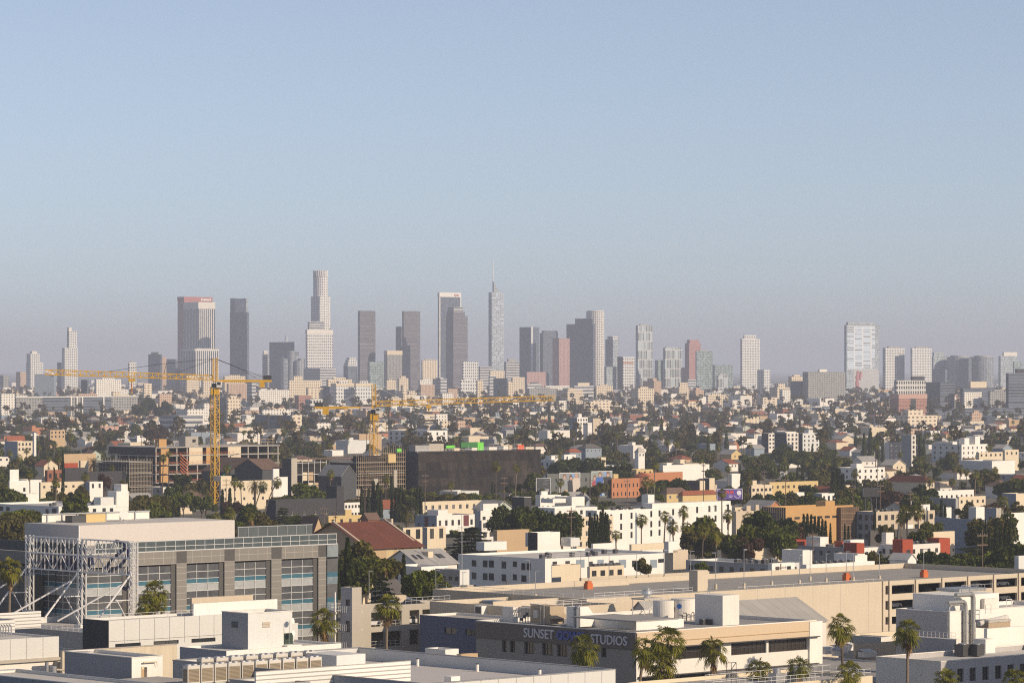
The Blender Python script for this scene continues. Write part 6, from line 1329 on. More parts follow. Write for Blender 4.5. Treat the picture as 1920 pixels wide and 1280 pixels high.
flat('apartment_block', 'long cream-yellow flats on the right slope', 1436, 1443, 1534, 904, 1690, 'yellow', 'pale', (9, 1, 1.4, 1.3, 1.6, 3), None); WLY = WL['yellow']; flat('house', 'white cube house below the cream-yellow flats', 1482, 1489, 1510, 923, 1520, 'bright', 'white'); flat('house', 'white low house with a shaded side right of the cube house', 1526, 1541, 1567, 925, 1510, 'bright', 'white', (3, 1, 1.3, 2.4, 1, 3), None, wall_n='bluegrey')
s = flat('apartment_block', 'plywood-faced flats under construction with scaffold sides', 1428, 1473, 1600, 951, 1225, 'plywood', 'pale', (9, 1, 2.6, .8, 3.3, 3), None, wall_n='dark', boxes=((.62, .76, .1, .5, 1.6),)); MB().box(s.lx(1570), s.Lx + 1.2, -1.6, -.003, 0, s.h - .6).build('scaffold_shade_sheet', wall_mat('scaffold shade brown', (0.13, 0.085, 0.06), .9, .3, .3), s.root); m = MB()  # dark sheet over the right bays; their shadow put in as colour
for q in range(9): u = s.lx(1570) + q * 1.1; m.bar((u, -1.7, 0), (u, -1.7, s.h - .3), .05)
for q in range(6): m.bar((s.lx(1570), -1.7, 1 + q * 2), (s.Lx + 1.2, -1.7, 1 + q * 2), .05)
m.build('scaffold', WL['tan'], s.root); m = MB()
for q in range(12): v = q * s.Ly / 11; m.bar((-1.0, v, 0), (-1.0, v, s.h), .05)
for q in range(6): m.bar((-1.0, 0, 1 + q * 2.2), (-1.0, s.Ly, 1 + q * 2.2), .05)
m.build('scaffold', WL['tan'], s.root)
s = flat('apartment_block', 'taupe flats with dark corner windows, left of the slate block', 1607, 1643, 1692, 959, 1240, 'beige', 'white', (4, 3, 1.6, 1.8, 1.2, 3.2), (3, 3, 1.6, 1.8, 1.2, 3.2), wall_n='bluegrey', ac=6, acp='taupe flats roof'); flat('apartment_block', 'taupe flats continuing behind the twin palms', 1694, 1697, 1753, 958, 1225, 'beige', 'white', (4, 3, 1.8, 1.8, 1.2, 3.2), None, boxes=((.55, .85, .3, .7, 2.0, 'bright'),), wall_n='grey'); flat('garage_block', 'slate garage with a roller door right of the taupe flats', 1752, 1781, 1784, 970, 1210, 'bluegrey', 'white', None, (1, 1, 9, 6, 2, 3, 1))
flat('house', 'white box with a dark side on the roofline above the slate garage', 1764, 1772, 1784, 951, 1290, 'bright', 'white', wall_n='panel'); s = flat('workshop', 'slate tower block with a pale lit edge at the right', 1847, 1868, 1881, 952, 1240, 'concrete', 'white', None, (1, 2, 1.2, 3, 3, 5), wall_n='bluegrey'); flat('house', 'white box house beside the slate tower block', 1816, 1830, 1846, 950, 1300, 'bright', 'white', wall_n='panel'); flat('workshop', 'low slate sheds left of the slate tower block', 1780, 1846, 1850, 974, 1180, 'bluegrey', 'grey')
flat('workshop', 'grey brick workshop with a white roof edge on the right', 1742, 1792, 1797, 934, 1420, 'grey', 'white', None, (4, 1, 1.4, 1, 3, 3)); flat('workshop', 'long white low block above the grey workshop', 1748, 1752, 1826, 920, 1560, 'bright', 'white', (8, 1, 1.2, 1.2, 2, 3), None); flat('shop', 'cream stucco wall block right of the grey workshop', 1794, 1798, 1848, 931, 1450, 'cream', 'white', (5, 1, 1.2, 1.2, 1.4, 3))
flat('house', 'low brown-roofed shed row before the taupe flats', 1628, 1632, 1720, 994, 1120, 'dark', 'brown'); flat('house', 'small white gable block by the twin palms', 1699, 1702, 1712, 983, 1150, 'bright', 'white'); flat('house', 'white flat house at the far right edge below the palm', 1880, 1890, 1930, 962, 1240, 'bright', 'white'); flat('shop', 'slate shop with a pale corner at the far right', 1878, 1905, 1935, 925, 1500, 'cream', 'white', wall_n='bluegrey')
flat('house', 'cream walled low house under the spreading cedar', 1744, 1750, 1790, 997, 1080, 'cream', 'white'); flat('warehouse', 'tall white corner block at the right border above the deck', 1902, 1910, 1935, 1042, 800, 'panel', 'white', wall_n='panel')
# around the posters
PG = wall_mat('poster wall', (0.135, 0.145, 0.14)); WL['posterwall'] = PG
s = PB = flat('apartment_block', 'dark grey building carrying two tall poster murals', 1023, 1026, 1148, 888, 1700, 'posterwall', 'pale', (11, 2, 1.0, 1.6, 2.4, 3.4), None)
WHT = plain_mat('poster frame', (0.6, 0.6, 0.6)); g = random.Random(9)
def person_shapes(parent, figs, x0, z0, W, Hh):
    """flat printed figures: coat, face, hair as plain shapes of the print"""
    for i, (cx_, w_, ht, coat, hair) in enumerate(figs):
        c = x0 + W * cx_; hw = W * w_ / 2; zt = z0 + Hh * ht; y = -.42 - i * .01
        m = MB(); m.add([(c - hw * .75, y, z0 + .2), (c + hw * .75, y, z0 + .2), (c + hw, y, zt - Hh * .26), (c + hw * .45, y, zt - Hh * .17), (c - hw * .45, y, zt - Hh * .17), (c - hw, y, zt - Hh * .26)], [(0, 1, 2, 3, 4, 5)], 0)
        r = Hh * .075
        for k, (dz, rx, rz, mi) in enumerate(((.02, 1.15, 1.35, 2), (-.03, .85, 1.1, 1))): n = 12; m.add([(c + r * rx * math.cos(6.283 * q / n), y - .003 - k * .003, zt - Hh * .085 + dz * Hh + r * rz * math.sin(6.283 * q / n)) for q in range(n)], [tuple(range(n))], mi)
        m.build('printed_figure', [coat, plain_mat('print skin', (0.50, 0.30, 0.22)), hair], parent)
pc = lambda n, c: plain_mat('print ' + n, c, .5)
BR_, DKH, LTH = pc('brown', (0.16, 0.08, 0.05)), pc('black', (0.03, 0.03, 0.035)), pc('fair', (0.42, 0.30, 0.17))
for lab, a, b, y0, y1, bgc, figs in (('tall mural poster of pale figures, left of two', 1049, 1086, 887, 931, (0.24, 0.25, 0.26), [(.22, .42, .95, pc('grey', (0.25, 0.27, 0.29)), BR_), (.55, .36, .9, DKH, DKH), (.82, .40, .98, pc('ivory', (0.55, 0.48, 0.42)), LTH), (.3, .3, .3, DKH, LTH)]),
                              ('tall mural poster with a blue-coated figure, right of two', 1109, 1146, 884, 930, (0.26, 0.29, 0.27), [(.14, .3, .84, pc('crimson', (0.36, 0.07, 0.09)), BR_), (.40, .46, .97, pc('blue', (0.05, 0.13, 0.40)), BR_), (.62, .3, .76, pc('pale blue', (0.35, 0.42, 0.55)), DKH), (.80, .44, .97, DKH, BR_)])):
    t = empty('poster', s.root.location, ANG, lab, 'poster', 'mural posters'); u0, u1 = s.lx(a), s.lx(b); c = (a + b) / 2; z0, z1 = max(.5, s.z_at(c, y1)), s.z_at(c, y0)
    MB().box(u0, u1, -.38, -.06, z0, z1).build('print', plain_mat('poster ground ' + lab[-9:], bgc), t); m = MB(); m.box(u0 - .35, u1 + .35, -.37, -.05, z1 + .003, z1 + .35).box(u0 - .35, u0 - .003, -.37, -.05, z0, z1).box(u1 + .003, u1 + .35, -.37, -.05, z0, z1); m.build('frame', WHT, t)
    m = MB(); m.add([(u0 + (u1 - u0) * .6, -.39, z1 - 2), (u0 + (u1 - u0) * .75, -.39, z1 - 2), (u0 + (u1 - u0) * .75, -.39, z1 - .2), (u0 + (u1 - u0) * .55, -.39, z1 - .2)], [(0, 1, 2, 3)]); m.build('printed_patch', pc('sky blue', (0.22, 0.32, 0.55)), t); person_shapes(t, figs, u0, z0, u1 - u0, z1 - z0)
s = flat('apartment_block', 'orange brick block with arched openings right of the posters', 1145, 1147, 1206, 897, 1725, 'orange', 'brown', (8, 2, .8, 1.8, 2.4, 4.0), None); MB().cyl(s.Lx + 1, 2, 0, s.h + .6, 4.0, n=24).build('round_tower', WL['orange'], s.root); MB().cyl(s.Lx + 1, 2, s.h + .603, s.h + 2.6, 4.4, .3, 24).build('cone_roof', RF['tile'], s.root); MB().box(s.lx(1156), s.lx(1165), 2, 5, s.h, s.h + 2.0).build('stair_head', WL['yellow'], s.root)
flat('apartment_block', 'plain orange brick hall behind the palms right of the posters', 1204, 1206, 1280, 886, 1790, 'orange', 'pale'); flat('warehouse', 'long white hall roof above the orange brick hall', 1236, 1243, 1330, 872, 1960, 'bright', 'white', boxes=((.1, .2, .2, .5, 1.2),)); flat('apartment_block', 'shaded dark flats with pale balcony bands', 1283, 1312, 1322, 901, 1750, 'cream', 'white', None, (4, 3, 3.2, 1.4, 1.0, 2.9), wall_n='dark'); flat('house', 'cream stepped house left of the tall utility pole', 1318, 1330, 1340, 896, 1760, 'cream', 'white', None, None, wall_n='dark')
flat('apartment_block', 'cream flats with brown windows right of the purple billboard', 1390, 1409, 1448, 909, 1640, 'cream', 'white', (5, 2, 1.5, 1.3, 1.6, 3), None, wall_n='dark', boxes=((.1, .3, .1, .5, 2.0),)); flat('house', 'white block pair behind the purple billboard', 1363, 1372, 1391, 888, 1850, 'bright', 'white'); flat('warehouse', 'low dark-roofed shop row before the purple billboard', 1372, 1380, 1465, 958, 1300, 'beige', 'grey', boxes=((.25, .34, .2, .5, 1.8), (.45, .52, .2, .5, 2.0)))
s = flat('apartment_block', 'white flats with square windows right of the netted building', 1012, 1040, 1062, 862, 1950, 'bright', 'white', (3, 3, 1.4, 1.8, 1.6, 3.4), (3, 3, 1.4, 1.8, 1.6, 3.4), wall_n='panel', boxes=((.1, .4, .3, .7, 2.2), (.6, .9, .4, .8, 2.4))); flat('apartment_block', 'cream three-storey house end by the dark flat-topped tree', 1118, 1122, 1136, 857, 2000, 'cream', 'tile', (2, 3, 1.6, 1.6, 1.6, 3.6))
flat('house', 'white and grey roof cluster beyond the white square-window flats', 1052, 1058, 1080, 852, 2080, 'bright', 'white', (2, 1, 1, 2, 1, 3)); flat('apartment_block', 'white cube villas above the centre trees', 1068, 1082, 1102, 782, 3300, 'bright', 'white', (4, 2, 1.8, 2, 1.5, 3.6), (3, 2, 1.8, 2, 1.5, 3.6), wall_n='bluegrey', boxes=((.2, .5, .1, .5, 3),)); flat('apartment_block', 'brown cube block right of the white cube villas', 1110, 1112, 1126, 784, 3300, 'beige', 'grey')
s = flat('apartment_block', 'white and grey four-storey flats above the construction site', 728, 801, 839, 807, 2900, 'bright', 'white', (3, 3, 1.8, 2.4, 1.4, 3.6), (7, 3, 2.6, 2.2, 1.6, 3.6), wall_n='panel'); s = Site('apartment_complex', 'long grey apartment complex with a white roof line at the left', 'building', 30, 745, 4700, 12, 258)
MB().box(0, s.Lx, 0, s.Ly, -2, s.h).build('wall', FM['grey'], s.root); MB().box(-1, s.Lx + 1, -1, s.Ly + 1, s.h + .003, s.h + 1.0).build('roof_edge', WL['bright'], s.root)
for a, b, mt in ((80, 131, FM['navy']), (155, 208, FM['navy'])): MB().box(s.lx(a), s.lx(b), -1.0, -.003, -2, s.h - .01).build('dark_wing', mt, s.root)
for a in (131, 142, 152, 192): MB().box(s.lx(a), s.lx(a + 2.2), -2, -1.01, 0, s.h).build('white_pier', WL['white'], s.root)
# billboards
def billboard(label, a, b, y0, y1, D, face, fr, posts, back=.5):
    x, y, z = px2w(a, y0, D); t = empty('billboard', (x, y, gz(D)), R(16), label, 'billboard'); W = (b - a) / F * D / math.cos(R(16)); zt = z - gz(D); hb = (y1 - y0) / F * D
    MB().box(0, W, 0, back, zt - hb, zt).build('panel', face, t); m = MB(); m.box(-.25, -.003, -.1, back + .1, zt - hb, zt + .25).box(W + .003, W + .25, -.1, back + .1, zt - hb, zt + .25).box(-.003, W + .003, -.1, back + .1, zt + .003, zt + .25); m.build('frame', fr, t)
    for i in range(posts): MB().bar((W * (i + .5) / posts, back + .25, 0), (W * (i + .5) / posts, back + .25, zt - .5), .22, 8).build('post', DKMETAL, t)
    return t, W, zt, hb
t, W, zt, hb = billboard('dark billboard lettered HOLLYWOODS beside the poster building', 1006, 1031.5, 897, 928, 1640, plain_mat('board dark', (0.05, 0.055, 0.06)), WHT, 2)
fit_text('HOLLYWOODS', t, 'x', W * .14, W * .92, zt - hb * .80, hb * .17, plain_mat('letters white', (0.75, 0.75, 0.75)), -.03, .04, .02); m = MB(); [m.bar((W * a, -.05, zt - hb * b), (W * c, -.05, zt - hb * d), .12) for a, b, c, d in ((.5, .2, .95, .08), (.45, .35, .9, .25), (.55, .3, .8, .42), (.6, .12, .75, .06))]; m.build('printed_wing', plain_mat('board grey', (0.25, 0.26, 0.27)), t)
t, W, zt, hb = billboard('purple billboard with red letters behind a palm', 1345, 1392, 917, 936, 1400, plain_mat('board purple', (0.10, 0.055, 0.30)), plain_mat('board edge', (0.5, 0.5, 0.52)), 1)
fit_text('IPUR', t, 'x', W * .30, W * .68, zt - hb * .46, hb * .32, plain_mat('letters red', (0.62, 0.06, 0.05)), -.03, .04, .03); m = MB(); m.cyl(0, 0, 0, .05, hb * .24, n=18); d = m.build('badge', plain_mat('badge white', (0.7, 0.68, 0.75)), t, (W * .88, -.01, zt - hb * .36)); d.rotation_euler = (R(90), 0, 0); m = MB(); [m.bar((W * a, -.04, zt - hb * b), (W * c, -.04, zt - hb * d), .22) for a, b, c, d in ((.66, .62, .8, .92), (.95, .6, .82, .95), (.45, .62, .62, .66), (.45, .75, .58, .8))]; m.build('printed_stripe', plain_mat('stripe lilac', (0.45, 0.38, 0.62)), t)
t, W, zt, hb = billboard('back of a black billboard on posts at the right', 1619, 1650.5, 916, 931, 1350, plain_mat('board back', (0.02, 0.02, 0.025)), DKMETAL, 3)
# ---------------------------------------------------------------- construction sites
SLAB = wall_mat('raw concrete', (0.40, 0.37, 0.33), .9, .12, .1); VOID = wall_mat('interior shade', (0.028, 0.025, 0.024)); ORN = plain_mat('safety orange', (0.48, 0.13, 0.035)); PLY = WL['plywood']  # VOID boxes are near-black: shade inside the open floors, put into the colour
s = M_ = Site('construction_frame', 'concrete frame of a building under construction with open floors', 'construction', 292, 838, 1750, 204, 525, yb=905)
lv = [s.z_at(300, q) for q in (838, 853.5, 871, 888, 904)]
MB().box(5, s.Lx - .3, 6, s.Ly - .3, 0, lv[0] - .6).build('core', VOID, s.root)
for z in lv: MB().box(0, s.Lx, 0, s.Ly, z - .45, z).build('floor_slab', SLAB, s.root)
for i in range(13):
    u = .6 + (s.Lx - 1.4) * i / 12
    for a, b in zip(lv[1:], lv): MB().box(u - .3, u + .3, .5, 1.1, a + .003, b - .453).build('column', SLAB, s.root)
for i in range(1, 6):
    v = .6 + (s.Ly - 1.4) * i / 5
    for a, b in zip(lv[1:3], lv): MB().box(.5, 1.1, v - .3, v + .3, a + .003, b - .453).build('column', SLAB, s.root)
for z in lv[1:]: rail(s.root, [(.1, .1, z), (s.Lx * .62, .1, z)], 1.2, 2.4, .07, ORN, 'safety_rail')
MB().box(-.2, -.05, .3, s.Ly, lv[1] + .5, lv[0] - .3).build('mesh_sheet', WL['charcoal'], s.root)
for a, b in ((355, 380), (387, 396), (428, 452)):
    for zt, zb in ((lv[0], lv[1]), (lv[1], lv[2])): MB().box(s.lx(a), s.lx(b), .12, .4, zb + .003, zt - .46).build('infill_panel', WL['cream'] if a != 387 else PLY, s.root)
for a, b in zip(lv[1:], lv): MB().box(s.lx(299), s.lx(314), -1.2, -.003, a + .003, b - .8).build('hoist_bay', PLY, s.root)
MB().box(s.lx(299), s.lx(313), .3, 3.5, lv[0] + .003, lv[0] + 3.8).build('hoist_head', PLY, s.root); MB().box(s.lx(355), s.lx(379), 3, 8, lv[0] + .003, lv[0] + 4.8).build('stair_head', SLAB, s.root); MB().box(s.lx(368), s.lx(374), 2.9, 2.997, lv[0] + 2, lv[0] + 3.4).build('opening', VOID, s.root)
m = MB(); g = random.Random(2)
for q in range(46): u = s.Lx * g.random(); m.bar((u, .4 + 4 * g.random(), lv[0]), (u, .6, lv[0] + g.uniform(1, 2.6)), .05)
m.build('rebar', STEEL, s.root); m = MB()
for q in range(14): u = s.lx(425 + 7 * q); m.bar((u, 2, lv[0]), (u, 2, lv[0] + 3), .07)
m.bar((s.lx(425), 2, lv[0] + 3), (s.lx(520), 2, lv[0] + 3), .09).bar((s.lx(425), 2, lv[0] + 1.5), (s.lx(520), 2, lv[0] + 1.5), .07); m.build('scaffold', WL['tan'], s.root)
m = MB()
for q in range(6):
    a = s.lx(345 + 1.5 * q); m.bar((s.lx(336), -.6, lv[1] - q * 1.5 + .5), (s.lx(352), -.6, lv[2] - q * 1.6 + 1), .25)
m.build('stair_flight', ORN, s.root)
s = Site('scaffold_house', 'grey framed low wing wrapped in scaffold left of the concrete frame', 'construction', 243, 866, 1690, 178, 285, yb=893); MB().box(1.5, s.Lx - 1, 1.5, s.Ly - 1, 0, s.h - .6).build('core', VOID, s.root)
for q in (0, .35, .7, 1): MB().box(0, s.Lx, 0, s.Ly, s.h * q - .2 * (q > 0), s.h * q + .1).build('floor_slab', SLAB, s.root)
m = MB()
for q in range(16): u = s.Lx * q / 15; m.bar((u, -.1, 0), (u, -.1, s.h + 1.5), .08)
for q in range(14): v = s.Ly * q / 13; m.bar((-.1, v, 0), (-.1, v, s.h + 1.5), .08)
for z in range(0, int(s.h) + 1, 2): m.bar((0, -.1, z + .8), (s.Lx, -.1, z + .8), .07).bar((-.1, 0, z + .8), (-.1, s.Ly, z + .8), .07)
m.build('scaffold', WL['beige'], s.root)
DG = wall_mat('dark board', (0.075, 0.08, 0.088), .85, .08, .06); WL['board'] = DG
gable_hall('site_hall', 'dark grey gabled hall behind the tall crane mast', 432, 884, 1660, 378, 500, 6.0, DG, RF['brown'], wall_n=None, ridge='y', cat='construction'); gable_hall('site_hall', 'dark grey hall with a ragged brown roof left of the concrete tower', 492, 880, 1640, 440, 530, 4.5, DG, RF['brown'], ridge='x', cat='construction')
s = Site('stair_tower', 'tall concrete tower on the site with its shaded side coloured dark', 'construction', 546, 859, 1610, 529, 557, yb=908); m2 = MB(); m2.box(0, s.Lx, 0.003, s.Ly, 0, s.h).build('shaft', DG, s.root); MB().box(0.02, s.Lx - .02, -.12, 0, 0, s.h + .1).build('front_wall', WL['concrete'], s.root)  # dark shaft holds the north side's shade in its colour; front stays pale
s = Site('steel_frame', 'open steel frame with timber panels right of the concrete tower', 'construction', 556, 866, 1640, 546, 612, yb=903); MB().box(1, s.Lx, 3, s.Ly, 0, s.h).build('core', VOID, s.root); m = MB()
for q in range(6):
    u = s.Lx * q / 5
    m.bar((u, 0, 0), (u, 0, s.h + 1), .16)
for z in (.2, .45, .7, .98): m.bar((0, 0, s.h * z), (s.Lx, 0, s.h * z), .14)
m.build('frame', STEEL, s.root)
for q in range(5):
    for k, z in enumerate((.05, .3, .55)): 
        if (q + k) % 3 < 2: MB().box(s.Lx * q / 5 + .3, s.Lx * (q + 1) / 5 - .3, .5, .8, s.h * z, s.h * (z + .2)).build('infill_panel', (WL['cream'], WL['tan'], WL['white'])[(q + k) % 3], s.root)
MB().box(-2, s.Lx + 20, -1, s.Ly, s.h + 1.1, s.h + 1.6).build('roof_deck', RF['brown'], s.root)
gable_hall('site_hall', 'dark gabled hall with a grey lean-to roof before the scaffold', 640, 892, 1600, 597, 668, 4.5, DG, RF['grey'], ridge='y', cat='construction')
s = Site('scaffold_building', 'dark building core wrapped in scaffold beside the black netting', 'construction', 672, 867, 1640, 655, 760, yb=928); s.Ly = 22
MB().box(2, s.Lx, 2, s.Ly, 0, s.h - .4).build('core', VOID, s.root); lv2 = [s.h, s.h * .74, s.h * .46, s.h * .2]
for z in lv2: MB().box(.4, s.Lx, .4, s.Ly, z - .35, z).build('floor_slab', SLAB, s.root)
for yy, nm in ((-.1, 0), (1.2, 1)):
    m = MB()
    for q in range(24): u = s.Lx * q / 23; m.bar((u, yy, 0), (u, yy, s.h + (2.5 if q % 3 else 4.5) + (3 if q > 10 else 0)), .075)
    for z in range(0, int(s.h) + 5, 2): m.bar((0 if z < s.h else s.Lx * .4, yy, z + .5), (s.Lx, yy, z + .5), .07)
    m.build('scaffold', WL['beige'] if nm else WL['tan'], s.root)
MB().box(s.lx(725), s.lx(739), -1.2, 3, s.h - .4, s.h + 3.6).build('loading_bin', WL['yellow'], s.root); MB().box(s.lx(666), s.lx(679), .0, 3, s.h * .2, s.h * .36).build('infill_panel', WL['concrete'], s.root); MB().box(s.lx(738), s.lx(743), -.4, 1, .5, s.h * .8).build('column', WL['concrete'], s.root); MB().box(s.lx(700), s.lx(708), -.4, 1, 4, s.h * .6).build('column', WL['concrete'], s.root); MB().box(s.Lx * .1, s.Lx * .98, 1, 7, s.h + .003, s.h + 2.8).build('upper_core', VOID, s.root)
s = NT = Site('netted_building', 'large building wholly wrapped in black debris netting', 'construction', 783, 849, 1660, 744, 1013, yb=922)
NET = bpy.data.materials.new('debris netting'); nt, N, L, bs = nodes(NET); ob = coords(nt).outputs['Object']
v = nt.nodes.new('ShaderNodeTexNoise'); v.inputs['Scale'].default_value = .22; v.inputs['Detail'].default_value = 5; L.new(mapping(nt, ob, (1.2, 1.2, .35)), v.inputs['Vector'])
bk = nt.nodes.new('ShaderNodeTexBrick'); bk.inputs['Scale'].default_value = 1.0; bk.inputs['Brick Width'].default_value = 9.0; bk.inputs['Row Height'].default_value = 3.6; bk.inputs['Mortar Size'].default_value = .05; bk.inputs['Bias'].default_value = 0
sp = nt.nodes.new('ShaderNodeSeparateXYZ'); L.new(ob, sp.inputs[0]); cb = nt.nodes.new('ShaderNodeCombineXYZ'); L.new(sp.outputs[0], cb.inputs[0]); L.new(sp.outputs[2], cb.inputs[1]); L.new(cb.outputs[0], bk.inputs['Vector'])
for nme, c in (('Color1', (0.022, 0.019, 0.018)), ('Color2', (0.085, 0.068, 0.054)), ('Mortar', (0.014, 0.013, 0.013))): bk.inputs[nme].default_value = (*c, 1)
c = mix_col(nt, math_node(nt, 'MULTIPLY', math_node(nt, 'POWER', v.outputs['Fac'], 1.4), 1.5), bk.outputs['Color'], (0.020, 0.018, 0.018)); L.new(c, bs.inputs['Base Color']); bs.inputs['Roughness'].default_value = .9; bs.inputs['Specular IOR Level'].default_value = .15
m = MB(); g = random.Random(5); nx, nz_ = 56, 16; W, Hh = s.Lx, s.h + .6
V = [[(W * i / nx, -.5 + .22 * math.sin(i * 1.9 + j) * (j % 4 != 0) + g.uniform(-.08, .08), Hh * j / nz_) for i in range(nx + 1)] for j in range(nz_ + 1)]
m.add([p for r_ in V for p in r_], [(j * (nx + 1) + i, j * (nx + 1) + i + 1, (j + 1) * (nx + 1) + i + 1, (j + 1) * (nx + 1) + i) for j in range(nz_) for i in range(nx)]); m.build('netting', NET, s.root)
MB().box(-.3, -.2, 0, s.Ly, 0, Hh).build('netting', WL['navy'], s.root); MB().box(0, s.Lx, 0, s.Ly, 0, s.h - .3).build('core', VOID, s.root); MB().box(0, s.Lx, 0, s.Ly, s.h - .297, s.h + .2).build('roof_slab', RF['white'], s.root)
for a, b, y0, y1, mt in ((783, 809, 835, 847, 'grey'), (809, 836, 832, 847, 'concrete'), (856, 866, 840, 848, 'cream'), (889, 902, 838, 848, 'white'), (921, 936, 838, 848, 'white'), (948, 957, 836, 848, 'white'), (990, 1005, 838, 848, 'cream')):
    x = s.lx(a); MB().box(x, s.lx(b), 1.5, 6, s.h + .203, s.z_at(a, y0)).build('plant_room', WL[mt], s.root)
GRN = plain_mat('lime sheet', (0.16, 0.62, 0.06)); GRD = plain_mat('green sheet', (0.03, 0.17, 0.035))
for lab, a, b, y0, y1, mt in (('dark green sheeted screen on the netted roof', 868, 899, 829, 839, GRD), ('lime green sheet panel on the netted roof, largest', 899, 910, 829, 845, GRN), ('lime green sheet stack on the netted roof, left one', 840, 856, 835, 840, GRN), ('small lime green heap at the corner by the yellow bin', 748, 756, 841, 847, GRN), ('bright red-orange tarpaulin on the right end of the netted roof', 974, 986, 834, 845, plain_mat('tarp orange', (0.62, 0.10, 0.03)))):
    X, Y, Z = s.world(s.lx(a), 1.2, s.h + .2); t = empty('site_sheet', (X, Y, Z), ANG, lab, 'sheet'); z0, z1 = s.z_at(a, y1) - s.h - .2, s.z_at(a, y0) - s.h - .2
    MB().box(0, s.lx(b) - s.lx(a), 0, .4, max(0, z0), z1).build('sheet', mt, t); m = MB(); [m.bar((q * (s.lx(b) - s.lx(a)), .5, 0), (q * (s.lx(b) - s.lx(a)), .5, z1), .08) for q in (0.02, .98)]; m.build('support', STEEL, t)
m = MB()
for q in range(40): u = s.Lx * q / 39; m.bar((u, .3, s.h + .2), (u, .3, s.h + (1.6 if q % 4 else 3.0)), .06)
m.bar((0, .3, s.h + 1.3), (s.Lx, .3, s.h + 1.3), .06); m.build('roof_rail', STEEL, s.root)
# tower cranes
def lattice_bar(mb, A, B, w, n, r, r2=None, tri=False, up=(0, 0, 1)):
    """square or triangular lattice girder from A to B"""
    A, B = Vector(A), Vector(B); d = (B - A).normalized(); u = Vector(up); sd = d.cross(u).normalized(); up_ = sd.cross(d); r2 = r2 or r * .6
    C_ = [(-.5, 0), (.5, 0), (0, .9)] if tri else [(-.5, -.5), (.5, -.5), (.5, .5), (-.5, .5)]
    P = [[A.lerp(B, i / n) + sd * (a * w) + up_ * (b * w) for i in range(n + 1)] for a, b in C_]; k = len(C_)
    for c in P: mb.bar(c[0], c[-1], r)
    for i in range(n):
        for q in range(k):
            a, b = P[q], P[(q + 1) % k]; mb.bar(a[i], b[i + 1], r2) if (i + q) % 2 else mb.bar(b[i], a[i + 1], r2); mb.bar(a[i], b[i], r2)
    return mb
def crane(label, px, ytop, yslew, ybase, D, jl, jr, cw, cathead=True):
    x, y, z = px2w(px, yslew, D); b = gz(D); t = empty('tower_crane', (x, y, b), 0, label, 'crane', 'tower cranes'); zs = z - b; q = F / D
    w_ = 2.6; m = MB(); lattice_bar(m, (0, 0, 0), (0, 0, zs - 3.0), w_, int((zs - 3) / 2.6), .17, .10, up=(math.cos(.75), math.sin(.75), 0)); m.build('mast', CRANE, t)
    MB().box(-1.6, 1.6, -1.6, 1.6, zs - 6.4, zs - 3.6).build('climbing_collar', CRANE, t); MB().cyl(0, 0, zs - 3.4, zs - 1.6, 1.5, n=16).build('slewing_ring', DKMETAL, t)
    c = MB().box(.9, 2.9, -2.6, -.6, zs - 3.2, zs - .6).build('cab', WL['bright'], t); MB().box(1.1, 2.7, -2.63, -2.6, zs - 2.2, zs - .9).build('window', GL['dark'], c)
    zt = (CAMZ - (ytop - HY) / F * D) - b
    m = MB(); lattice_bar(m, (0, 0, zs - 1), (0, 0, zt), 1.7, 8, .17, .1, up=(1, 0, 0)); m.build('cat_head', CRANE, t)
    xe, ye = jl; L = (xe - px) / q; dz = (CAMZ - (ye - HY) / F * D) - b - zs
    m = MB(); lattice_bar(m, (math.copysign(1.2, L), 0, zs), (L, 0, zs + dz), 2.3, max(14, int(abs(L) / 2.6)), .28, .15, tri=True); m.build('jib', CRANE, t)
    xc, yc = jr; Lc = (xc - px) / q; zc = (CAMZ - (yc - HY) / F * D) - b
    m = MB(); m.box(min(0, Lc), max(0, Lc), -1.0, 1.0, zc - .5, zc + .5); m.build('counter_jib', CRANE, t)
    a, e, y0, y1 = cw; MB().box((a - px) / q, (e - px) / q, -1.1, 1.1, (CAMZ - (y1 - HY) / F * D) - b, zc - .503).build('counterweight', CRANE, t)
    MB().box(Lc * .86, Lc, -.9, .9, zc + .503, zc + 2.4).build('winch', DKMETAL, t)
    return t, zs, zt, zc, q, b, L, Lc, dz
t, zs, zt, zc, q, b, L, Lc, dz = crane('taller yellow tower crane, on the left, with black tie cables', 403, 671, 712, 905, 1590, (84, 702), (509, 714), (487, 496, 714, 726))
m = MB(); P_ = lambda px, py: ((px - 403) / q, 0, CAMZ - (py - HY) / F * 1590 - b)
for a, c in (((402, 672), (312, 681)), ((312, 681), (176, 700)), ((402, 672), (326, 701)), ((404, 672), (440, 686)), ((440, 686), (480, 708)), ((404, 673), (497, 708)), ((312, 681), (307, 702))): m.bar(P_(*a), P_(*c), .13)
m.build('tie_cable', DKMETAL, t); m = MB(); z_ = zs + dz * .5; xx = (247 - 403) / q; m.box(xx - 1.4, xx + 1.4, -1, 1, z_ - 1.9, z_ - .6); m.build('trolley', CRANE, t)
m = MB(); [m.bar((xx, -.3, z_ - 2 - k * 1.0), (xx, -.3, z_ - 3 - k * 1.0), .3, 4, k % 2) for k in range(5)]; m.build('hook_block', [CRANE, plain_mat('hook red', (0.5, 0.06, 0.04))], t)
t, zs, zt, zc, q, b, L, Lc, dz = crane('shorter yellow tower crane, nearer the centre, with a long jib to the right', 701, 720, 761, 868, 1670, (1042, 750), (590, 764), (605, 616, 764, 777))
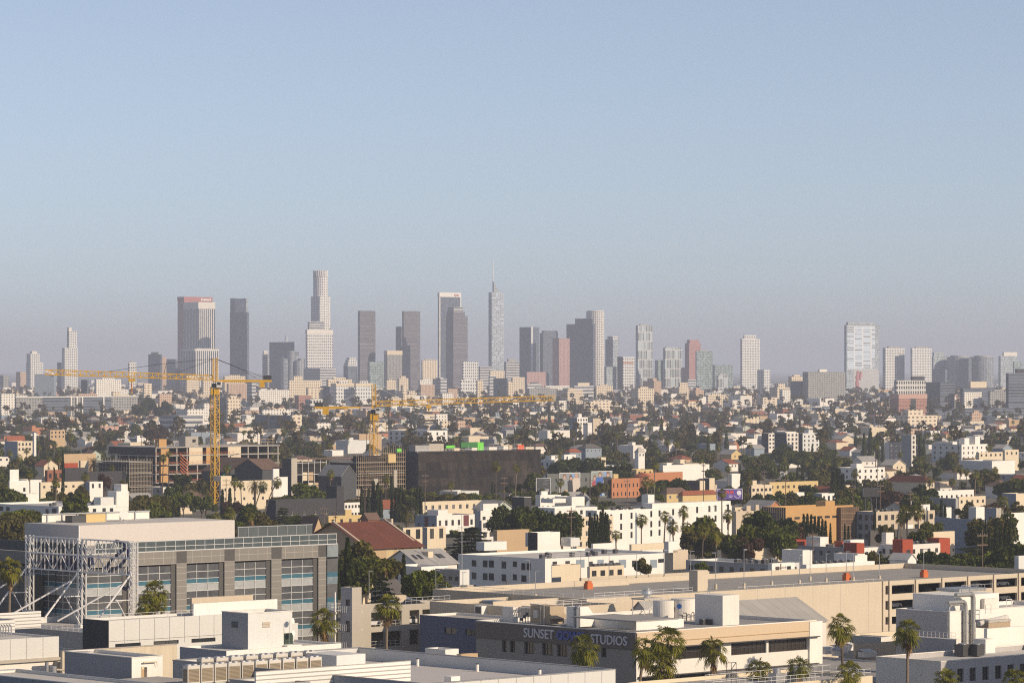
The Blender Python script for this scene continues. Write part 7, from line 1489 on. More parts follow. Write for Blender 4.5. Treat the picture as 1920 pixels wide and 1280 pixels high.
m = MB(); [m.bar((( a - 701) / q, -1.03, zc - .35), ((c - 701) / q, -1.03, zc - .35), .3) for a, c in ((653, 673),)]; m.build('name_board', WL['bright'], t); m = MB(); m.box((676 - 701) / q, (697 - 701) / q, -1.08, -1.003, zc - .42, zc + .42); m.build('name_board', wall_mat('board pinkish', (0.62, 0.52, 0.52)), t)
m = MB(); xx = (804 - 701) / q; zz = zs + dz * .3; m.box(xx - 1.2, xx + 1.2, -1, 1, zz - 1.8, zz - .5); m.build('trolley', CRANE, t); m = MB(); m.bar((xx, 0, zz - 2), (xx, 0, zz - 3.2), .35); m.build('hook_block', CRANE, t)
m = MB(); pj = lambda px, py: ((px - 701) / q, 0, CAMZ - (py - HY) / F * 1670 - b)
for a, c in (((701, 722), (772, 757)), ((701, 722), (880, 753)), ((699, 722), (620, 763))): m.bar(pj(*a), pj(*c), .07)
m.build('tie_cable', STEEL, t)
# concrete pump boom
x, y, z = px2w(417, 893, 1600); t = empty('pump_boom', (x, y, gz(1600)), 0, 'green concrete pump boom rising above the cream flats', 'pump boom'); z -= gz(1600); m = MB(); m.bar((0, 0, 0), (0, 0, z), .4).bar((0, 0, z), (3.6, 0, z + 4.4), .45).build('boom', plain_mat('boom green', (0.02, 0.22, 0.10)), t); m = MB(); m.bar((3.6, .4, z + 4.4), (3.4, .4, z + 9), .22).bar((3.4, .4, z + 9), (7, .4, z + 10), .2).build('boom_tip', DKMETAL, t)
# ---------------------------------------------------------------- white plant building, lower right
s = A_ = Site('plant_building', 'white flat-roofed plant building with big metal ducts at the right', 'building', 1775, 1147, 600, 1680, 1995, base=0)
shell(s, WL['bright'], RF['white'], par=.5, wall_n=wall_mat('plant shade side', (0.46, 0.44, 0.43)), cap=WL['bright'])  # north side greyed to carry its shade in the colour
zr = s.h - .5
x, y, D = s.loc(1790, 1150, zr); zt = CAMZ - (1116 - HY) / F * D - s.base
b = MB().box(x, x + run_x(1790, D, 1873), y, y + 9, zr, zt).build('duct_tower', WL['bright'], s.root)
DUCT = plain_mat('spiral duct', (0.40, 0.40, 0.39), .38, .55)
for lab, px, r, yt in (('thick galvanised duct down the white plant wall, left one', 1806, .36, 1128), ('thick galvanised duct down the white plant wall, right one', 1820, .42, 1114)):
    u = s.lx(px); zt_ = s.z_at(px, yt); X, Y, Z = s.world(u, -r - .1, 0); t = empty('duct', (X, Y, s.base), ANG, lab, 'duct', 'ducts on the white plant wall')
    MB().cyl(0, 0, 4, zt_ - .6, r, n=16).build('riser', DUCT, t); m = MB()
    for k in range(5): a0, a1 = k * R(18), (k + 1) * R(18); m.bar((-.7 * (1 - math.cos(a0)) , 0, zt_ - .6 + .7 * math.sin(a0)), (-.7 * (1 - math.cos(a1)), 0, zt_ - .6 + .7 * math.sin(a1)), r, 12)
    m.bar((-.7, 0, zt_ + .1), (-4.4, 0, zt_ + .1), r * .9, 12).build('elbow', DUCT, t); m = MB()
    z = 5
    while z < zt_ - 1: m.cyl(0, 0, z, z + .1, r + .05, n=16); z += 1.5
    m.build('collar', METAL, t)
X, Y, Z = s.world(s.lx(1776), -.35, 0); t = empty('duct', (X, Y, s.base), ANG, 'thin metal flue bent at the top left of the thick ducts', 'duct', 'ducts on the white plant wall'); zt_ = s.z_at(1776, 1134); MB().path([(0, 0, 6), (0, 0, zt_ - .7), (.25, 0, zt_ - .2), (.8, 0, zt_), (3.5, 0, zt_ + .1)], .2, 10).build('riser', DUCT, t)
s.part_box('roof_block', 1846, 1147, 1840, 1872, 1122, zr, WL['white'])
x, y, D = s.loc(1800, 1144, zr); m = MB(); [m.bar((x + q, y - .3, zt + .05), (x + q, y - .3, zt + 1.2), .05) for q in (0, 2, 4, 6, 8)]; m.bar((x, y - .3, zt + 1.2), (x + 8, y - .3, zt + 1.2), .05); m.build('roof_rail', METAL, s.root); MB().box(x + 1, x + 8, y + 1, y + 6, zt + .003, zt + .5).build('duct_run', DUCT, b)
for i, (px, py) in enumerate(((1733, 1146), (1848, 1150), (1887, 1140))):
    x, y, D = s.loc(px, py, zr); t = empty('pipe_stand', s.world(x, y, zr), ANG, f'small white pipe frame on the plant roof, {("left", "middle", "right")[i]} of three', 'pipes', 'pipe frames on the plant roof'); m = MB(); m.path([(0, 0, 0), (0, 0, 1.5), (1.4, 0, 1.5), (1.4, 0, 0)], .06).bar((0, 0, .8), (1.4, 0, .8), .05); m.build('pipe', STEEL, t)
s2 = Site('plant_wing', 'white lower wing with a tank of covered plant, before the ducts', 'building', 1851, 1178, 585, 1845, 2010, base=0); shell(s2, WL['bright'], RF['white'], par=.4, wall_n=WL['panel'])
x, y, D = s2.loc(1858, 1179, s2.h - .4); t = empty('air_handler', s2.world(x, y + .5, s2.h - .4), ANG, 'roof plant under tan covers on the lower white wing', 'air handler'); MB().box(0, 5.5, 0, 2.6, .1, 1.0).build('casing', ACT, t); MB().box(-.1, 5.6, -.1, 2.7, 1.003, 1.4).build('cover', RF['pale'], t); m = MB().bar((-1.2, 1, .9), (5.9, 1, 1.6), .42, 8); m.build('wrapped_duct', RF['white'], t)
s3 = Site('plant_building', 'tall grey-shaded plant block left of the big ducts', 'building', 1793, 1199, 578, 1691, 1800, base=0); shell(s3, WL['white'], RF['white'], par=.4, wall_n=wall_mat('front shade side', (0.42, 0.40, 0.40)), cap=WL['white'])  # shade of the north face is worked into its grey side colour
s4 = Site('plant_building', 'low front range with a row of dark square windows at the bottom right', 'building', 1764, 1240, 556, 1690, 2040, base=0); s4.Ly = 13
shell(s4, wall_mat('front shade grey', (0.44, 0.42, 0.42)), RF['white'], [(s4.lx(a), s4.lx(a + 12), s4.z_at(a, 1278 - (a - 1795) * .08), s4.z_at(a, 1253 - (a - 1795) * .08)) for a in (1773, 1795, 1818, 1842, 1866, 1889, 1912)], (), par=.7, wall_n=WL['panel'], cap=WL['white'], depth=.35)  # grey wall colour takes in part of the shade on this front
for i, px in enumerate((1806, 1832)): x, y, D = s4.loc(px, 1231, s4.h - .7); X, Y, Z = s4.world(x, y, s4.h - .7); place_ac(1, X, Y, Z + .003, f'large grey condenser below the thick ducts, {("left", "right")[i]} one', 'condensers below the thick ducts', 1.9)
s4.part_box('roof_block', 1848, 1224, 1826, 1866, 1198, s4.h - .7, WL['bright'])
rail(s3.root, [(1, 1, s3.h), (1, s3.Ly * .9, s3.h)], 1.0, .8, .03)
t = empty('office_building', (105, 530, 0), ANG, 'grey neighbouring block beyond the right border whose shade reaches the plant', 'building'); MB().box(0, 30, -12, 12, 0, 34).build('wall', WL['grey'], t); MB().box(.3, 29.7, -11.7, 11.7, 34.003, 34.4).build('roof', RF['grey'], t)  # unseen block, placed and sized to cast shade on the plant front
# middle-bottom roofs
s = Site('warehouse', 'wide grey flat roof between the sign office and the right plant', 'building', 1600, 1278, 565, 1480, 1770, base=0); s.Ly = 58; s.Lx = 34; shell(s, WL['white'], RF['grey'], par=.25)
for i, (px, py, w_) in enumerate(((1568, 1224, 3.0), (1592, 1219, 2.0), (1643, 1216, 4.0), (1548, 1226, 2.4), (1622, 1232, 3.0))):
    x, y, D = s.loc(px, py, s.h - .25); t = empty('skylight', s.world(x, y, s.h - .25), ANG, f'white roof skylight box on the wide grey roof, {ORD[i]} listed by size', 'skylight', 'skylight boxes on the wide grey roof'); t['label'] = ('low white skylight box nearest the left palm on the grey roof', 'small white skylight box right behind the left palm', 'widest white skylight box at the back of the grey roof', 'white skylight box at the left end of the grey roof', 'white skylight box in the middle of the grey roof')[i]; MB().box(0, w_, 0, 1.6, 0, .9).build('curb', WL['bright'], t); MB().add([(0, 0, .903), (w_, 0, .903), (w_, 1.6, 1.3), (0, 1.6, 1.3)], [(0, 1, 2, 3)]).build('lid', WL['white'], t)
x, y, D = s.loc(1568, 1228, s.h - .25); t = empty('exhaust_fan', s.world(x, y, s.h - .25), 0, 'round white exhaust fan behind the left palm', 'exhaust fan'); MB().cyl(0, 0, 0, .9, .8, n=18).build('housing', WL['bright'], t); MB().cyl(0, 0, .903, 1.3, 1.0, .8, 18).build('cowl', METAL, t)
flat('shed', 'brown flat-topped cream block between two palms', 1598, 1604, 1681, 1188, 640, 'cream', 'brown', base=0, par=.15); flat('shed', 'low white-walled shed right of the brown-topped block', 1600, 1604, 1690, 1207, 618, 'beige', 'pale', base=0); flat('shed', 'bluish shaded shed wall behind the left palm', 1572, 1652, 1672, 1194, 634, 'white', 'white', wall_n='bluegrey', base=0)
s = TR = Site('terrace_block', 'white roof terrace with railings at the bottom right of centre', 'building', 1330, 1292, 505, 1240, 1636, base=0); s.Ly = 16
shell(s, WL['cream'], RF['pale'], par=.5, wall_n=WL['grey']); rail(s.root, [(1, .2, s.h), (s.Lx - .2, .2, s.h)], 1.0, 1.3, .03); rail(s.root, [(s.Lx - .2, .2, s.h), (s.Lx - .2, s.Ly, s.h)], 1.0, 1.3, .03); rail(s.root, [(s.lx(1400), 8, s.h - .5), (s.Lx - .2, 8, s.h - .5)], 1.6, 1.6, .03)
zr = s.h - .5
for i, (px, py) in enumerate(((1455, 1282), (1489, 1280))):
    x, y, D = s.loc(px, py, zr); t = empty('air_handler', s.world(x, y, zr), ANG, f'grey roof unit on the terrace, {("left", "right")[i]} of two', 'air handler', 'roof units on the terrace'); MB().box(0, 1.9, 0, 1.4, .2, 1.5).build('casing', METAL, t); MB().cyl(.9, .7, 1.503, 2.2, .55, n=16).build('fan_housing', METAL, t)
x, y, D = s.loc(1362, 1282, zr); t = empty('pipe_rack', s.world(x, y, zr), ANG, 'rusty metal frame standing on the terrace left end', 'frame'); m = MB(); [m.bar((q, 0, 0), (q, 0, 3.0), .06) for q in (0, 1, 2)]; [m.bar((0, 0, z), (2, 0, z), .06) for z in (1, 2, 3)]; m.bar((0, 0, 1), (2, 0, 3), .05); m.build('frame', DKMETAL, t)
# ---------------------------------------------------------------- poles and wires
def upole_proto():
    r = empty('utility_pole', (0, 0, -500)); MB().bar((0, 0, -.5), (0, 0, 13.0), .19, 7, 0, .13).build('pole', WOOD, r)
    for z in (12.2, 10.9): MB().box(-1.5, 1.5, -.08, .08, z - .1, z + .08).build('crossarm', WOOD, r)
    m = MB(); [m.cyl(a, 0, 12.29, 12.5, .07, n=6) for a in (-1.3, -.6, .6, 1.3)]; m.build('insulator', WL['grey'], r); return r
UP = upole_proto(); UU = [0]; UPX = []
def upole(px, yt, D, label, tr=False):
    o = UP if not UU[0] else copy_tree(UP); UU[0] = 1; x, y, z = px2w(px, yt, D); b = gz(D); o.location = (x, y, b); o.rotation_euler = (0, 0, ANG + rnd.choice((0, 1.57)) - .3); k = max(.5, (z - b) / 13.0); o.scale = (1, 1, k); tag(o, label, 'utility pole', 'utility poles'); UPX.append((x, y, z - .8 * k))
    if tr: MB().cyl(.35, .1, 9.2, 10.3, .26, n=10).build('transformer', WL['grey'], o)
for px, yt, D, lab, tr in ((1319, 866, 1480, 'tall utility pole before the orange brick hall', 0), (1176, 897, 1500, 'utility pole before the orange brick block', 0), (797, 886, 1430, 'wooden utility pole in front of the netting, left one', 0), (945, 891, 1430, 'wooden utility pole in front of the netting, right one', 0), (1106, 895, 1500, 'utility pole between the two tall posters', 0), (1599, 906, 1270, 'utility pole rising behind the plywood-faced flats', 0), (1473, 893, 1300, 'tall utility pole left of the plywood-faced flats', 0), (1651, 905, 1330, 'utility pole right of the black billboard', 0), (1707, 921, 1320, 'utility pole with a white transformer on the right', 1), (1884, 928, 1330, 'utility pole pair at the right, near the border', 1), (234, 955, 1200, 'utility pole beside the stepped white flats', 0), (209, 893, 1480, 'utility pole with a drum before the black hoarding', 1), (424, 896, 1470, 'utility pole before the cream flats', 0), (608, 949, 1240, 'utility pole left of the ochre house', 0), (629, 955, 1180, 'utility pole before the ochre house', 0), (1842, 993, 870, 'brown pole standing before the cedar at the right', 0), (1524, 994, 950, 'brown pole behind the white roof on the right', 0), (1071, 950, 1090, 'utility pole before the dark tree mass', 0), (1143, 972, 1085, 'short pole right of the cypress row', 0), (950, 1089, 720, 'pole with transformer on the deck left of the ramp', 1), (1464, 1056, 840, 'short pole with crossarms by the deck on the right', 0), (684, 880, 1380, 'utility pole before the scaffold building', 0), (1433, 880, 1600, 'thin pole before the cream-yellow flats', 0), (1645, 870, 1700, 'tall thin pole before the red hip roof', 0)):
    upole(px, yt, D, lab, tr)
def wire(a, b, label, sag=1.2):
    m = MB(); pts = [Vector(a).lerp(Vector(b), i / 12) - Vector((0, 0, sag * 4 * (i / 12) * (1 - i / 12))) for i in range(13)]; m.path(pts, .035, 4); o = m.build('power_line', DKMETAL); tag(o, label, 'wire', 'power lines between the poles')
wire(UPX[2], UPX[3], 'power line sagging across the black netting, upper'); wire((UPX[2][0], UPX[2][1], UPX[2][2] - 2.2), (UPX[3][0], UPX[3][1], UPX[3][2] - 2.2), 'power line sagging across the black netting, lower'); wire(UPX[21], UPX[2], 'power line from the scaffold to the netting'); wire(UPX[13], UPX[14], 'short power line over the ochre house'); wire(UPX[17], UPX[18], 'power line before the cypress row'); wire(UPX[4], UPX[1], 'power line between poster and brick block'); wire(UPX[7], UPX[5], 'power line right of the plywood flats')
x, y, z = px2w(866, 962, 900); t = empty('street_lamp', (x, y, 0), 0, 'tall grey mast standing left of the white apartments', 'lamp post'); MB().bar((0, 0, 0), (0, 0, z), .14, 7, 0, .08).build('pole', METAL, t); MB().bar((-1.0, 0, z - 3.4), (1.2, 0, z - 3.6), .08).build('arm', METAL, t)
# ---------------------------------------------------------------- palms and trees one can tell apart
for px, yt, D, cr, ln, lab in (
    (291, 1084, 612, 2.5, (.3, 0), 'tall fan palm before the glass office, above its lower companion'), (274, 1114, 610, 1.9, (-.4, .2), 'short yellowish fan palm leaning against the taller one at the glass office'),
    (607, 1139, 570, 2.3, (.2, 0), 'dark fan palm at the right corner of the glass office'), (727, 1108, 598, 2.6, (.4, 0), 'bushy fan palm before the concrete parking stub'), (1095, 1186, 540, 2.5, (-.2, 0), 'fan palm hiding the end of the blue word on the sign'),
    (1209, 1190, 548, 2.3, (1.6, .3), 'leaning fan palm at the corner of the sign office'), (1252, 1168, 538, 2.9, (-.3, .2), 'biggest shaggy fan palm right of the sign office corner'), (1241, 1214, 532, 2.5, (.2, 0), 'lower shaggy fan palm under the biggest one at the sign office'),
    (1338, 1189, 535, 2.4, (1.0, .2), 'fan palm standing before the lit window strip'), (1577, 1147, 585, 2.5, (-.4, 0), 'tall fan palm over the grey roof, left of two'), (1702, 1157, 556, 2.4, (.1, 0), 'tall slim-trunked fan palm over the grey roof, right of two'), (19, 1042, 612, 2.3, (.3, 0), 'fan palm at the left edge behind the sign frame')):
    fan_palm(px, yt, D, cr * 1.13, ln, lab, 0, None, px in (607, 1577), 'fan palms in the foreground')
for px, yt, D, cr, lab in ((1422, 1229, 528, 2.6, 'low spiky palm on the terrace, left of three'), (1499, 1226, 522, 2.2, 'low spiky palm on the terrace, middle of three'), (1592, 1236, 520, 2.3, 'low spiky palm on the terrace, right of three'), (1775, 1247, 500, 2.2, 'low palm by the bottom right front range, left one'), (1902, 1246, 492, 2.4, 'low palm by the bottom right front range, right one'), (262, 1140, 606, 1.2, 'smallest palm tuft at the foot of the glass office palms'), (303, 1128, 608, 1.1, 'low palm tuft right of the glass office palms')):
    fan_palm(px, yt, D, cr, (0.1, 0), lab, 0, 0, False, 'fan palms in the foreground')
for q in ((1203, 961, 1090, 2.3, 4), (1247, 956, 1100, 2.1, 0), (1282, 947, 1110, 2.1, 3), (1261, 974, 1062, 2.3, 1), (1288, 975, 1050, 2.5, 2), (1319, 977, 1010, 2.5, 4), (1342, 986, 990, 2.4, 2), (1365, 953, 1080, 2.2, 4), (1354, 914, 1185, 2.0, 3), (1403, 958, 1040, 2.4, 2), (1155, 991, 1050, 1.9, 0), (1699, 943, 1120, 3.0, 4), (1720, 941, 1118, 3.0, 2), (1690, 958, 1128, 2.3, 4), (440, 894, 1470, 2.2, 1), (451, 899, 1472, 2.0, 4), (620, 879, 1560, 2.2, 2), (724, 888, 1500, 2.2, 2), (713, 909, 1490, 2.0, 3), (425, 869, 1600, 2.2, 1), (397, 881, 1592, 2.0, 4), (55, 881, 1450, 2.0, 1), (105, 894, 1380, 2.1, 3), (160, 884, 1505, 2.1, 4), (306, 850, 1585, 2.1, 3), (1211, 893, 1560, 2.6, 1), (1222, 897, 1562, 2.2, 4), (1228, 863, 1600, 2.0, 3), (1251, 820, 2150, 2.6, 4), (1268, 822, 2150, 2.6, 4), (1603, 878, 1660, 2.4, 4), (1880, 925, 1205, 2.8, 0), (430, 950, 1180, 2.4, 2), (470, 950, 1160, 2.6, 1), (405, 958, 1170, 2.2, 0), (1512, 861, 2100, 2.3, 1), (1536, 864, 2080, 2.2, 0), (1470, 852, 2150, 2.5, 2), (1576, 858, 2050, 2.0, 3), (1743, 892, 1700, 2.2, 1), (1785, 894, 1650, 2.3, 3), (1801, 870, 1700, 2.4, 4), (1812, 876, 1680, 2.2, 2), (1829, 878, 1640, 2.5, 4), (1406, 828, 2300, 2.3, 1), (1347, 832, 2250, 2.4, 4), (712, 1048, 800, 1.9, 1), (722, 1044, 795, 1.9, 0), (1404, 893, 1600, 2.2, 1), (1365, 870, 1700, 2.1, 2), (210, 871, 1640, 1.8, 3), (102, 826, 2300, 2.4, 1), (73, 832, 2280, 2.2, 3), (35, 850, 2050, 2.6, 2), (18, 842, 2080, 2.4, 4), (50, 838, 2200, 2.3, 4), (1700, 798, 3000, 2.8, 4), (1688, 845, 2250, 2.2, 1)):
    fan_palm(q[0], q[1], q[2], q[3], None, None, None, q[4])
for px, yt, D, ln, lab in ((520, 893, 1400, (-4.5, 0), 'strongly leaning fan palm before the white end wall'), (493, 901, 1405, (-3.5, 0), 'leaning fan palm left of the white end wall')):
    x, y, z = px2w(px, yt, D); fan_palm(px, yt, D, 2.3, (5.0 if px == 520 else 3.6, 0), lab, None, 2)
date_palm(763, 942, 1240, 1.25, 'big round date palm left of the white modern houses'); date_palm(387, 904, 1490, 1.05, 'date palm standing before the dark hip house by the crane'); date_palm(478, 899, 1452, 1.0, 'date palm before the cream flats'); date_palm(176, 856, 1790, 1.35, 'dense round date palm left of the concrete frame'); date_palm(1745, 985, 1085, 1.0, 'date palm at the feet of the twin skirted palms')
for i, (px, yt) in enumerate(((1106, 969), (1110, 971), (1115, 966), (1120, 968), (1126, 962), (1130, 956), (1135, 963), (1139, 967))): cypress(px, yt, 1072, None, 9.2, None, .9)
for px, yt in ((1507, 967), (1514, 966), (1521, 967), (1528, 971), (1535, 972), (1542, 976), (1548, 978), (1557, 983), (1584, 985), (1591, 989), (1640, 957)): cypress(px, yt, 1105, None, 9.0 if px < 1550 else 6, None, 1.0)
for px, yt, D, h, f in ((678, 915, 1430, 13, .9), (684, 920, 1430, 11, .9), (691, 918, 1430, 12, .9), (700, 905, 1440, 17, 1), (707, 912, 1438, 15, .9), (714, 920, 1432, 13, .9), (735, 925, 1440, 13, .9), (743, 918, 1440, 15, .9), (750, 921, 1440, 14, .9), (756, 926, 1436, 13, .9), (782, 918, 1430, 14, .9), (788, 915, 1432, 15, .9), (923, 905, 1560, 10, .8), (928, 910, 1556, 9, .8), (1868, 975, 1010, 9, 1), (1876, 990, 990, 10, 1), (1885, 982, 1000, 11, 1), (1893, 986, 1000, 11, 1), (1838, 975, 1050, 7, .9), (1848, 976, 1050, 7, .9), (652, 1013, 775, 11, 1.1), (757, 1042, 800, 8, 1.1), (633, 1060, 760, 7, 1.3), (417, 920, 1440, 15, 1), (431, 918, 1440, 13, 1), (239, 895, 1560, 12, .9), (1563, 886, 1600, 14, 1.6), (1571, 880, 1610, 17, 1.9), (1580, 890, 1605, 14, 1.6), (1495, 878, 1750, 12, 1), (1505, 876, 1750, 13, 1), (1765, 940, 1230, 10, .9), (1772, 948, 1228, 9, .9), (1390, 885, 1700, 9, 1), (102, 880, 1540, 10, .8), (118, 872, 1545, 12, .8), (118, 845, 1700, 8, 1), (333, 925, 1440, 14, 1.2), (1384, 1003, 1000, 6, 1), (1391, 1001, 1000, 6, 1)): cypress(px, yt, D, None, h, None, f)
conifer(1832, 978, 1030, 1.25, 0, 'broad dark cedar of layered boughs on the right'); conifer(884, 981, 1010, 1.9, 1, 'wide flat dark cedar above the white apartments'); conifer(530, 946, 1200, 1.3, 0, 'dark ragged cedar left of the ochre house'); conifer(1860, 1003, 985, 1.2, 1, 'lower cedar bough mass right of the broad cedar'); conifer(716, 1072, 775, .9, 1, 'small fir beside the bright round tree'); conifer(560, 962, 1150, 1.1, 1, 'second ragged cedar nearer the red roof')
for px, yt, D, w_, v in ((1523, 832, 2450, .5, 0), (1620, 812, 2500, .55, 0), (1632, 802, 2520, .55, 1), (1645, 812, 2480, .5, 0), (1655, 825, 2430, .5, 1), (1725, 815, 2330, .5, 0), (1732, 822, 2320, .45, 1), (1779, 846, 2180, .4, 0), (1141, 800, 2900, .45, 1), (1240, 782, 3300, .5, 0), (1362, 806, 2700, .5, 1), (1328, 812, 2550, .4, 0), (1152, 826, 2350, .5, 0), (1030, 755, 4300, .4, 1), (1078, 748, 4600, .4, 0), (1115, 730, 5600, .35, 1), (1744, 742, 5000, .4, 0)): conifer(px, yt, D, w_, v, None, True)
BT = [(790, 1058, 770, 4.6, 'bright'), (777, 1068, 775, 3.6, 'mid'), (822, 1086, 752, 3.0, 'bright'), (664, 1032, 830, 6.0, 'mid'), (690, 1015, 850, 7.0, 'olive'), (645, 1040, 800, 4.5, 'dark'), (735, 1045, 800, 3.0, 'olive'), (1208, 1046, 878, 2.6, 'olive'), (1316, 1051, 868, 1.8, 'bright'), (962, 942, 1160, 7.5, 'dark'), (985, 946, 1150, 7.5, 'dark'), (1008, 950, 1140, 7.5, 'mid'), (1056, 950, 1110, 6.5, 'dark'), (1040, 968, 1100, 5, 'dark'), (948, 958, 1150, 6, 'dark'), (1335, 970, 1060, 9.0, 'mid'), (1310, 985, 1040, 5.5, 'olive'), (1437, 957, 1030, 7.0, 'dark'), (1425, 975, 1010, 7.0, 'mid'), (1455, 985, 1000, 6, 'mid'), (1400, 1000, 985, 4.5, 'brown'), (1380, 1005, 985, 4, 'dark'), (12, 902, 1330, 7.5, 'mid'), (30, 945, 1130, 7, 'bright'), (66, 949, 1120, 6, 'mid'), (22, 955, 1110, 6, 'olive'), (140, 922, 1200, 6.0, 'bright'), (150, 945, 1180, 6, 'mid'), (120, 958, 1170, 5, 'mid'), (275, 918, 1350, 8, 'olive'), (292, 942, 1300, 6.5, 'bright'), (255, 935, 1320, 6, 'olive'), (330, 910, 1450, 6, 'dark'), (310, 920, 1400, 6, 'mid'), (345, 918, 1430, 5, 'bright'), (378, 925, 1400, 5, 'mid'), (105, 915, 1420, 5, 'olive'), (90, 925, 1400, 5, 'mid'), (195, 887, 1570, 4.5, 'brown'), (228, 900, 1540, 4, 'olive'), (150, 910, 1430, 5, 'olive'), (180, 925, 1350, 5.5, 'mid'), (205, 928, 1340, 5, 'olive'), (568, 906, 1500, 8.5, 'bright'), (590, 916, 1490, 7, 'bright'), (545, 922, 1470, 6.5, 'mid'), (525, 925, 1450, 5.5, 'olive'), (560, 930, 1430, 6, 'mid'), (470, 945, 1230, 5, 'dark'), (560, 958, 1260, 6, 'mid'), (590, 965, 1230, 6, 'dark'), (500, 962, 1150, 7, 'olive'), (445, 970, 1100, 5, 'mid'), (425, 978, 1080, 4.5, 'olive'), (605, 975, 1180, 5, 'olive'), (655, 930, 1470, 5, 'olive'), (770, 915, 1520, 6.5, 'mid'), (805, 918, 1570, 6, 'bright'), (825, 922, 1560, 6, 'olive'), (848, 920, 1565, 7, 'mid'), (872, 924, 1550, 6, 'olive'), (900, 922, 1560, 7, 'bright'), (925, 926, 1540, 6, 'mid'), (945, 930, 1520, 6, 'mid'), (970, 925, 1530, 6, 'dark'), (985, 917, 1560, 5, 'mid'), (1085, 851, 1950, 13, 'dark'), (1058, 862, 1930, 9, 'dark'), (1108, 858, 1940, 8, 'dark'), (1150, 870, 1860, 8, 'dark'), (1168, 868, 1850, 7, 'dark'), (1250, 893, 1650, 8, 'dark'), (1268, 897, 1640, 7, 'dark'), (1235, 905, 1620, 6, 'mid'), (1225, 920, 1560, 5, 'bright'), (1375, 905, 1600, 6, 'dark'), (1392, 912, 1570, 5, 'olive'), (1430, 922, 1460, 5, 'dark'), (1505, 968, 1110, 6, 'olive'), (1480, 975, 1100, 4.5, 'brown'), (1460, 962, 1090, 6, 'dark'), (1757, 1025, 960, 5.5, 'dark'), (1735, 1033, 945, 4.5, 'dark'), (1780, 1038, 940, 5, 'mid'), (1800, 1042, 930, 5, 'dark'), (1818, 1028, 960, 5, 'mid'), (1850, 1030, 950, 6, 'bright'), (1885, 1022, 930, 6, 'dark'), (1905, 1012, 930, 6.5, 'dark'), (1870, 1045, 905, 5, 'dark'), (1855, 965, 1150, 7, 'olive'), (1880, 960, 1170, 6.5, 'mid'), (1865, 985, 1080, 5.5, 'olive'), (1672, 912, 1480, 9, 'brown'), (1690, 918, 1450, 7, 'brown'), (1735, 907, 1560, 7, 'dark'), (1720, 925, 1420, 7, 'mid'), (1735, 930, 1400, 6, 'mid'), (1590, 915, 1450, 7, 'olive'), (1605, 925, 1430, 6, 'bright'), (1575, 928, 1410, 6, 'mid'), (1520, 922, 1440, 7, 'mid'), (1500, 935, 1380, 5.5, 'dark'), (1545, 938, 1350, 6, 'dark'), (1480, 918, 1480, 5, 'olive'), (1455, 920, 1470, 5, 'mid'), (1515, 904, 1580, 5, 'dark'), (1900, 888, 1600, 9, 'mid'), (1915, 895, 1560, 8, 'dark'), (1470, 832, 2300, 10, 'dark'), (1495, 842, 2200, 9, 'mid'), (1450, 860, 2000, 8, 'mid'), (1555, 852, 2100, 9, 'dark'), (1590, 862, 2000, 8, 'mid'), (1540, 880, 1800, 8, 'olive'), (1560, 900, 1650, 7, 'olive'), (1815, 940, 1330, 5, 'olive'), (1835, 945, 1310, 5, 'mid'), (1865, 935, 1350, 6, 'brown'), (1900, 940, 1330, 6, 'olive'), (1660, 985, 1090, 3.5, 'olive'), (1730, 985, 1080, 4.5, 'mid'), (1745, 972, 1120, 4, 'mid'), (1633, 1030, 980, 3, 'olive'), (1670, 1035, 960, 3.5, 'mid'), (1640, 1035, 960, 2.5, 'olive'), (620, 1080, 770, 3.5, 'mid'), (1050, 918, 1400, 4, 'mid'), (1080, 925, 1380, 4, 'olive'), (300, 795, 3000, 9, 'brown'), (285, 800, 2950, 8, 'brown'), (278, 745, 4500, 12, 'dark'), (305, 752, 4400, 13, 'dark'), (262, 756, 4300, 11, 'dark')]
for px, yt, D, w_, k in BT: broad_tree(px, yt, D, w_, None, k)
# ---------------------------------------------------------------- the rest of the city
def rowD(py):                                 # distance of bare ground seen at a photo row
    D = 2000.0
    for _ in range(40): D = F * (CAMZ - gz(D)) / (py - HY)
    return D
def foot_hit(x, y, r):
    a, b = grid_ab(x, y)
    return any(q[0] - r < a < q[1] + r and q[2] - r < b < q[3] + r for q in FOOT)
def covers(x0, y0, x1, y1, D, tol=.18):
    for q in CLEAR:
        if q[4] <= D + 2: continue
        yb = q[1] + .78 * (q[3] - q[1]); w_ = min(x1, q[2]) - max(x0, q[0]); h_ = min(y1, yb) - max(y0, q[1])
        if w_ > 0 and h_ > 0 and (w_ * h_ > tol * (q[2] - q[0]) * max(4, yb - q[1]) or (w_ > .5 * (q[2] - q[0]) and h_ > 3)): return True
    return False
PAL = (['bright'] * 5 + ['white'] * 7 + ['cream'] * 7 + ['beige'] * 3 + ['yellow', 'pink', 'tan', 'tan', 'grey', 'grey', 'bluegrey', 'palegreen', 'orange', 'brick', 'panel', 'dark'])
RPAL = ['white'] * 4 + ['pale'] * 3 + ['grey'] * 4 + ['shingle'] * 4 + ['brown'] * 3 + ['tile'] * 3 + ['rust']
ADJ = dict(bright='bright white', white='white', cream='cream', beige='beige', yellow='ochre', pink='pink', tan='tan', grey='grey', bluegrey='blue-grey', palegreen='pale green', orange='orange', brick='brick-red', panel='pale grey', dark='dark')
RADJ = dict(white='white', pale='pale', grey='grey', shingle='dark', brown='brown', tile='red tiled', rust='rust-red')
HOUSES = []
g = random.Random(21); tries = 0
